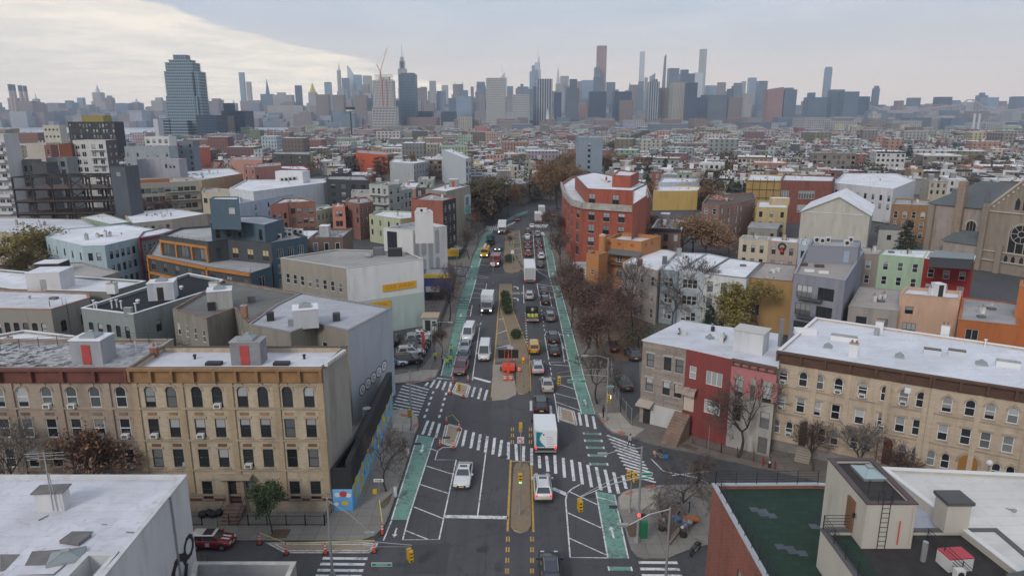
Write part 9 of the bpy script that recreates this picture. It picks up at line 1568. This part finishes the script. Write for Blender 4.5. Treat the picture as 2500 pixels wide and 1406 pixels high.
def barrel(label,px,z=.02):x,y=G(*px,z);e=thing('traffic_barrel',label,'barrel',(x,y,z));mb=MB();mb.cyl((0,0),.30,0,.95,OG,12,.24);obj('drum',mb,e);[obj('reflective_band',_b(a),e)for a in(.35,.65)]
def _b(a):m2=MB();m2.cyl((0,0),.30-.06*a+.01,.95*a,.95*a+.14,WB_,12,.29-.06*a);return m2
barrel('orange and white barrel before the message board, left',(1234,928));barrel('orange and white barrel before the message board, right',(1248,928));barrel('orange and white barrel standing on the median edge',(1268,907),.15)
x,y=G(1241,905);e=thing('message_board','black message board on orange trailer parked in the median, seen face on','message board',(x,y,.02));mb=MB();mb.box(-1.0,1.0,-1.3,1.0,.45,1.0,OG);mb.box(-.2,.2,-2.2,-1.3,.4,.6,OG);obj('trailer',mb,e);mb=MB();mb.box(-.09,.09,-.1,.1,1,2.6,OG);obj('mast',mb,e)
for i,(a,b)in enumerate(((-1.55,-.6),(-.55,-.05),(0,.45),(.5,1.55))):mb=MB();mb.box(a,b,.1,.25,2.0,3.35,flat((.012,.012,.012),.5)if i<3 else flat((.02,.018,.015),.5));obj('display_panel',mb,e)
for a in(-.58,-.02,.48):mb=MB();mb.box(a,a+.06,.05,.1,1.9,3.4,OG);obj('rib',mb,e)
mb=MB();mb.face([(-.2,.3,3.5),(.7,.1,3.4),(.8,.9,3.6),(-.1,1.1,3.7)],flat((.3,.33,.37),.3));obj('solar_panel',mb,e)
for sx in(-1.15,1.15):mb=MB();mb.cyl((0,0),.33,-.1,.1,RUBBER,12,T=Matrix.Translation((sx,0,.33))@Tm);obj('wheel',mb,e)
e=pole('traffic_signal','short signal with lit lamps beside the message board on the median','traffic signal',(1277,945),4.2,.05,z=.15);head(e,(0,0,4.1),0,'r')
TPY=flat((.55,.5,.05),.6,name='caution_tape')
for i,(pts,lb)in enumerate(((((634,1300,1.0),(665,1312,.8),(699,1325,1.0),(795,1322,1.0),(914,1318,.9)),'yellow caution tape strung between the kerb island cones'),(((934,1280,1.0),(929,1240,1.6),(926,1220,2.2)),'yellow caution tape wrapped from the corner cone to the sign post'),(((1090,1018,1.1),(1105,1012,1.0),(1121,1030,1.1)),'orange-white tape between the two far cones of the lower island'))):
 mb=MB();P_=[(*G(px,py,z),z)for px,py,z in pts];mb.tube(P_,.035,TPY,3);tag(obj('caution_tape',mb),lb,'tape')
x,y=G(1050,810,.14);e=thing('parking_booth','small white parking booth with tan roof inside the fenced lot','booth',(x,y,.14));mb=MB();mb.box(-1.3,1.3,0,2.6,0,2.7,stucco((.45,.47,.46),.2,80));obj('wall',mb,e);mb=MB();mb.box(-1.6,1.6,-.4,2.9,2.7,2.9,flat((.42,.33,.24),.8));obj('roof',mb,e);mb=MB();mb.box(-.9,.1,-.03,0,.2,2.2,BLACK);obj('door',mb,e);mb=MB();mb.box(.4,1.1,-.03,0,1.1,2.0,GL_D);obj('window',mb,e)
GN=flat((.03,.09,.06),.8,name='green_mesh')
def chainlink(label,pts,h=2.2,m=None,solid=None):
 e=iron_fence('chain_link_fence',label,pts,h,.13,METAL if not m else m,.35,.006)
 if solid:
  P_=[Vector(G(*p,.13))for p in pts];mb=MB()
  for a,b in zip(P_,P_[1:]):mb.face([(*a,.2),(*b,.2),(*b,h),(*a,h)],solid)
  obj('privacy_mesh',mb,e,loc=(-P_[0].x,-P_[0].y,-.13))
chainlink('dark chain-link fence along the parking lot and car wash yard',[(1020,905),(1042,862),(1075,800),(1098,735),(1112,690)],2.0,BLACK);chainlink('green screened fence around the dumpsters beyond the side street',[(1092,636),(1122,632),(1137,610)],1.8,BLACK,GN);chainlink('tall chain-link fence along the driveway at the right corner',[(1541,1036),(1515,1005),(1497,960),(1490,900),(1475,850)],2.2)
chainlink('green screened fence under the blue car wash bay',[(1036,712),(1072,716),(1085,700)],2.0,BLACK,GN)
iron_fence('iron_fence','black picket fence around the triangular plaza garden, left side',[(1608,1232),(1616,1262),(1634,1322)],1.2,.13);iron_fence('iron_fence','black picket fence around the triangular plaza garden, back side',[(1608,1230),(1660,1240),(1682,1252)],1.2,.13)
iron_fence('front_yard_fence','rusty brown yard railing before the red and pink houses',[(1690,1083),(1760,1105),(1880,1135)],1.1,.13,flat((.10,.04,.03),.8),.2)
sheet('garden_soil',[(1610,1233),(1660,1242),(1682,1254),(1636,1322),(1616,1262)],LEAFY,.145,road);slab('planter_wall',[(1636,1326),(1630,1316),(1682,1252),(1690,1256)],flat((.22,.19,.16),.9),.35,.13)
for px,lb,c_ in(((1616,1292),'white-banded black trash bin on the plaza, overflowing',1),((1668,1308),'black trash drum with grey bags by the planter',2)):
 x,y=G(*px,.13);e=thing('trash_bin',lb,'trash bin',(x,y,.13));mb=MB();mb.cyl((0,0),.36,0,1.0,BLACK,12,.4);obj('drum',mb,e);r2=random.Random(c_);mb=MB();[mb.ball((r2.uniform(-.2,.2),r2.uniform(-.2,.2),1.05),.2,flat(q,.7),6,4)for q in((.4,.05,.05),(.6,.6,.6),(.1,.2,.5))];obj('rubbish',mb,e)
x,y=G(1668,1286,.13);r2=random.Random(3);e=thing('trash_bags','heap of grey and blue trash bags beside the planter','trash bags',(x,y,.13));[obj('bag',(lambda m2,i:(m2.ball((r2.uniform(-.8,.8),r2.uniform(-.5,.5),.3+.25*(i%3)),r2.uniform(.3,.42),flat([(.12,.12,.13),(.25,.26,.27),(.04,.15,.4)][i%3],.4),8,5,.8),m2)[1])(MB(),i),e,True)for i in range(8)]
x,y=G(1688,1275,.13);e=MB();T=Matrix.Translation((x,y,.5))@Matrix.Rotation(.5,4,'Z')@Matrix.Rotation(.25,4,'Y');e.box(-.7,.7,-.45,.45,0,.15,flat((.6,.16,.03),.6),T);tag(obj('foam_sheet',e),'orange rectangular slab leaning on the trash heap','slab')
x,y=G(1878,1141,.13);e=thing('fire_hydrant','silver-topped black hydrant between two red posts','fire hydrant',(x,y,.13));mb=MB();mb.cyl((0,0),.14,0,.55,BLACK,8);obj('barrel',mb,e);mb=MB();mb.ball((0,0,.62),.17,METAL,8,5);obj('bonnet',mb,e)
for px,lb in(((1862,1137),'dark red bollard left of the hydrant'),((1891,1145),'dark red bollard right of the hydrant')):x,y=G(*px,.13);mb=MB();mb.cyl((0,0),.09,0,1.0,flat((.25,.02,.02),.6),8);tag(obj('bollard',mb,loc=(x,y,.13)),lb,'bollard')
for i,px in enumerate(((1726,1062),(1738,1066),(1750,1058))):x,y=G(*px,.13);mb=MB();mb.box(-.35,.35,-.35,.35,0,1.0,flat([(.16,.18,.18),(.03,.03,.03),(.05,.09,.07)][i],.6));mb.box(-.37,.37,-.39,.37,1.0,1.08,BLACK);tag(obj('wheelie_bin',mb,loc=(x,y,.13)),f"{['grey', 'black', 'green'][i]} wheeled bin in the yard of the red house",'bin')
x,y=G(510,1262,.13);mb=MB();[mb.ball((i*.5-.6,(i%2)*.3,.35),.42,BLACK,8,5,.8)for i in range(4)];tag(obj('trash_bags',mb,loc=(x,y,.13)),'black trash bags piled behind the iron railing left of the stoop','trash bags')
e=thing('car_wash_sign','yellow car wash sign on posts at the side street corner','sign',(*G(1101,668,.13),.13));mb=MB();mb.box(-2.0,2.0,-.15,.15,4.4,6.2,YS);obj('board',mb,e);mb=MB();[mb.cyl((sx,0),.1,0,4.4,METAL,6)for sx in(-1.5,1.5)];obj('posts',mb,e);text_obj('lettering','CAR WASH',REDL,e,Matrix.Translation((0,-.17,5.3))@Matrix.Rotation(math.pi/2,4,'X'),.7)
x,y=G(1031,862,.14);e=thing('feather_flag','tall red feather flag at the parked cars','flag',(x,y,.14));mb=MB();mb.cyl((0,0),.03,0,3.8,METAL,5);obj('pole',mb,e);mb=MB();mb.box(-.02,.45,-.02,.02,.6,3.7,flat((.5,.04,.03),.7));obj('banner',mb,e)
# haze over the whole city
hz=MB();hz.box(-3600,3600,-60,4750,-1.3,480,BLACK);me=hz.mesh('haze');me.materials.clear();m=bpy.data.materials.new('haze');m.use_nodes=True;nt=m.node_tree;nt.nodes.clear();o_=N('ShaderNodeOutputMaterial');pv=N('ShaderNodeVolumePrincipled');pv.inputs['Color'].default_value=(.72,.84,1,1);pv.inputs['Density'].default_value=0.000105;L(pv.outputs[0],o_.inputs['Volume']);me.materials.append(m);o=link('haze',me);o['kind']='stuff'
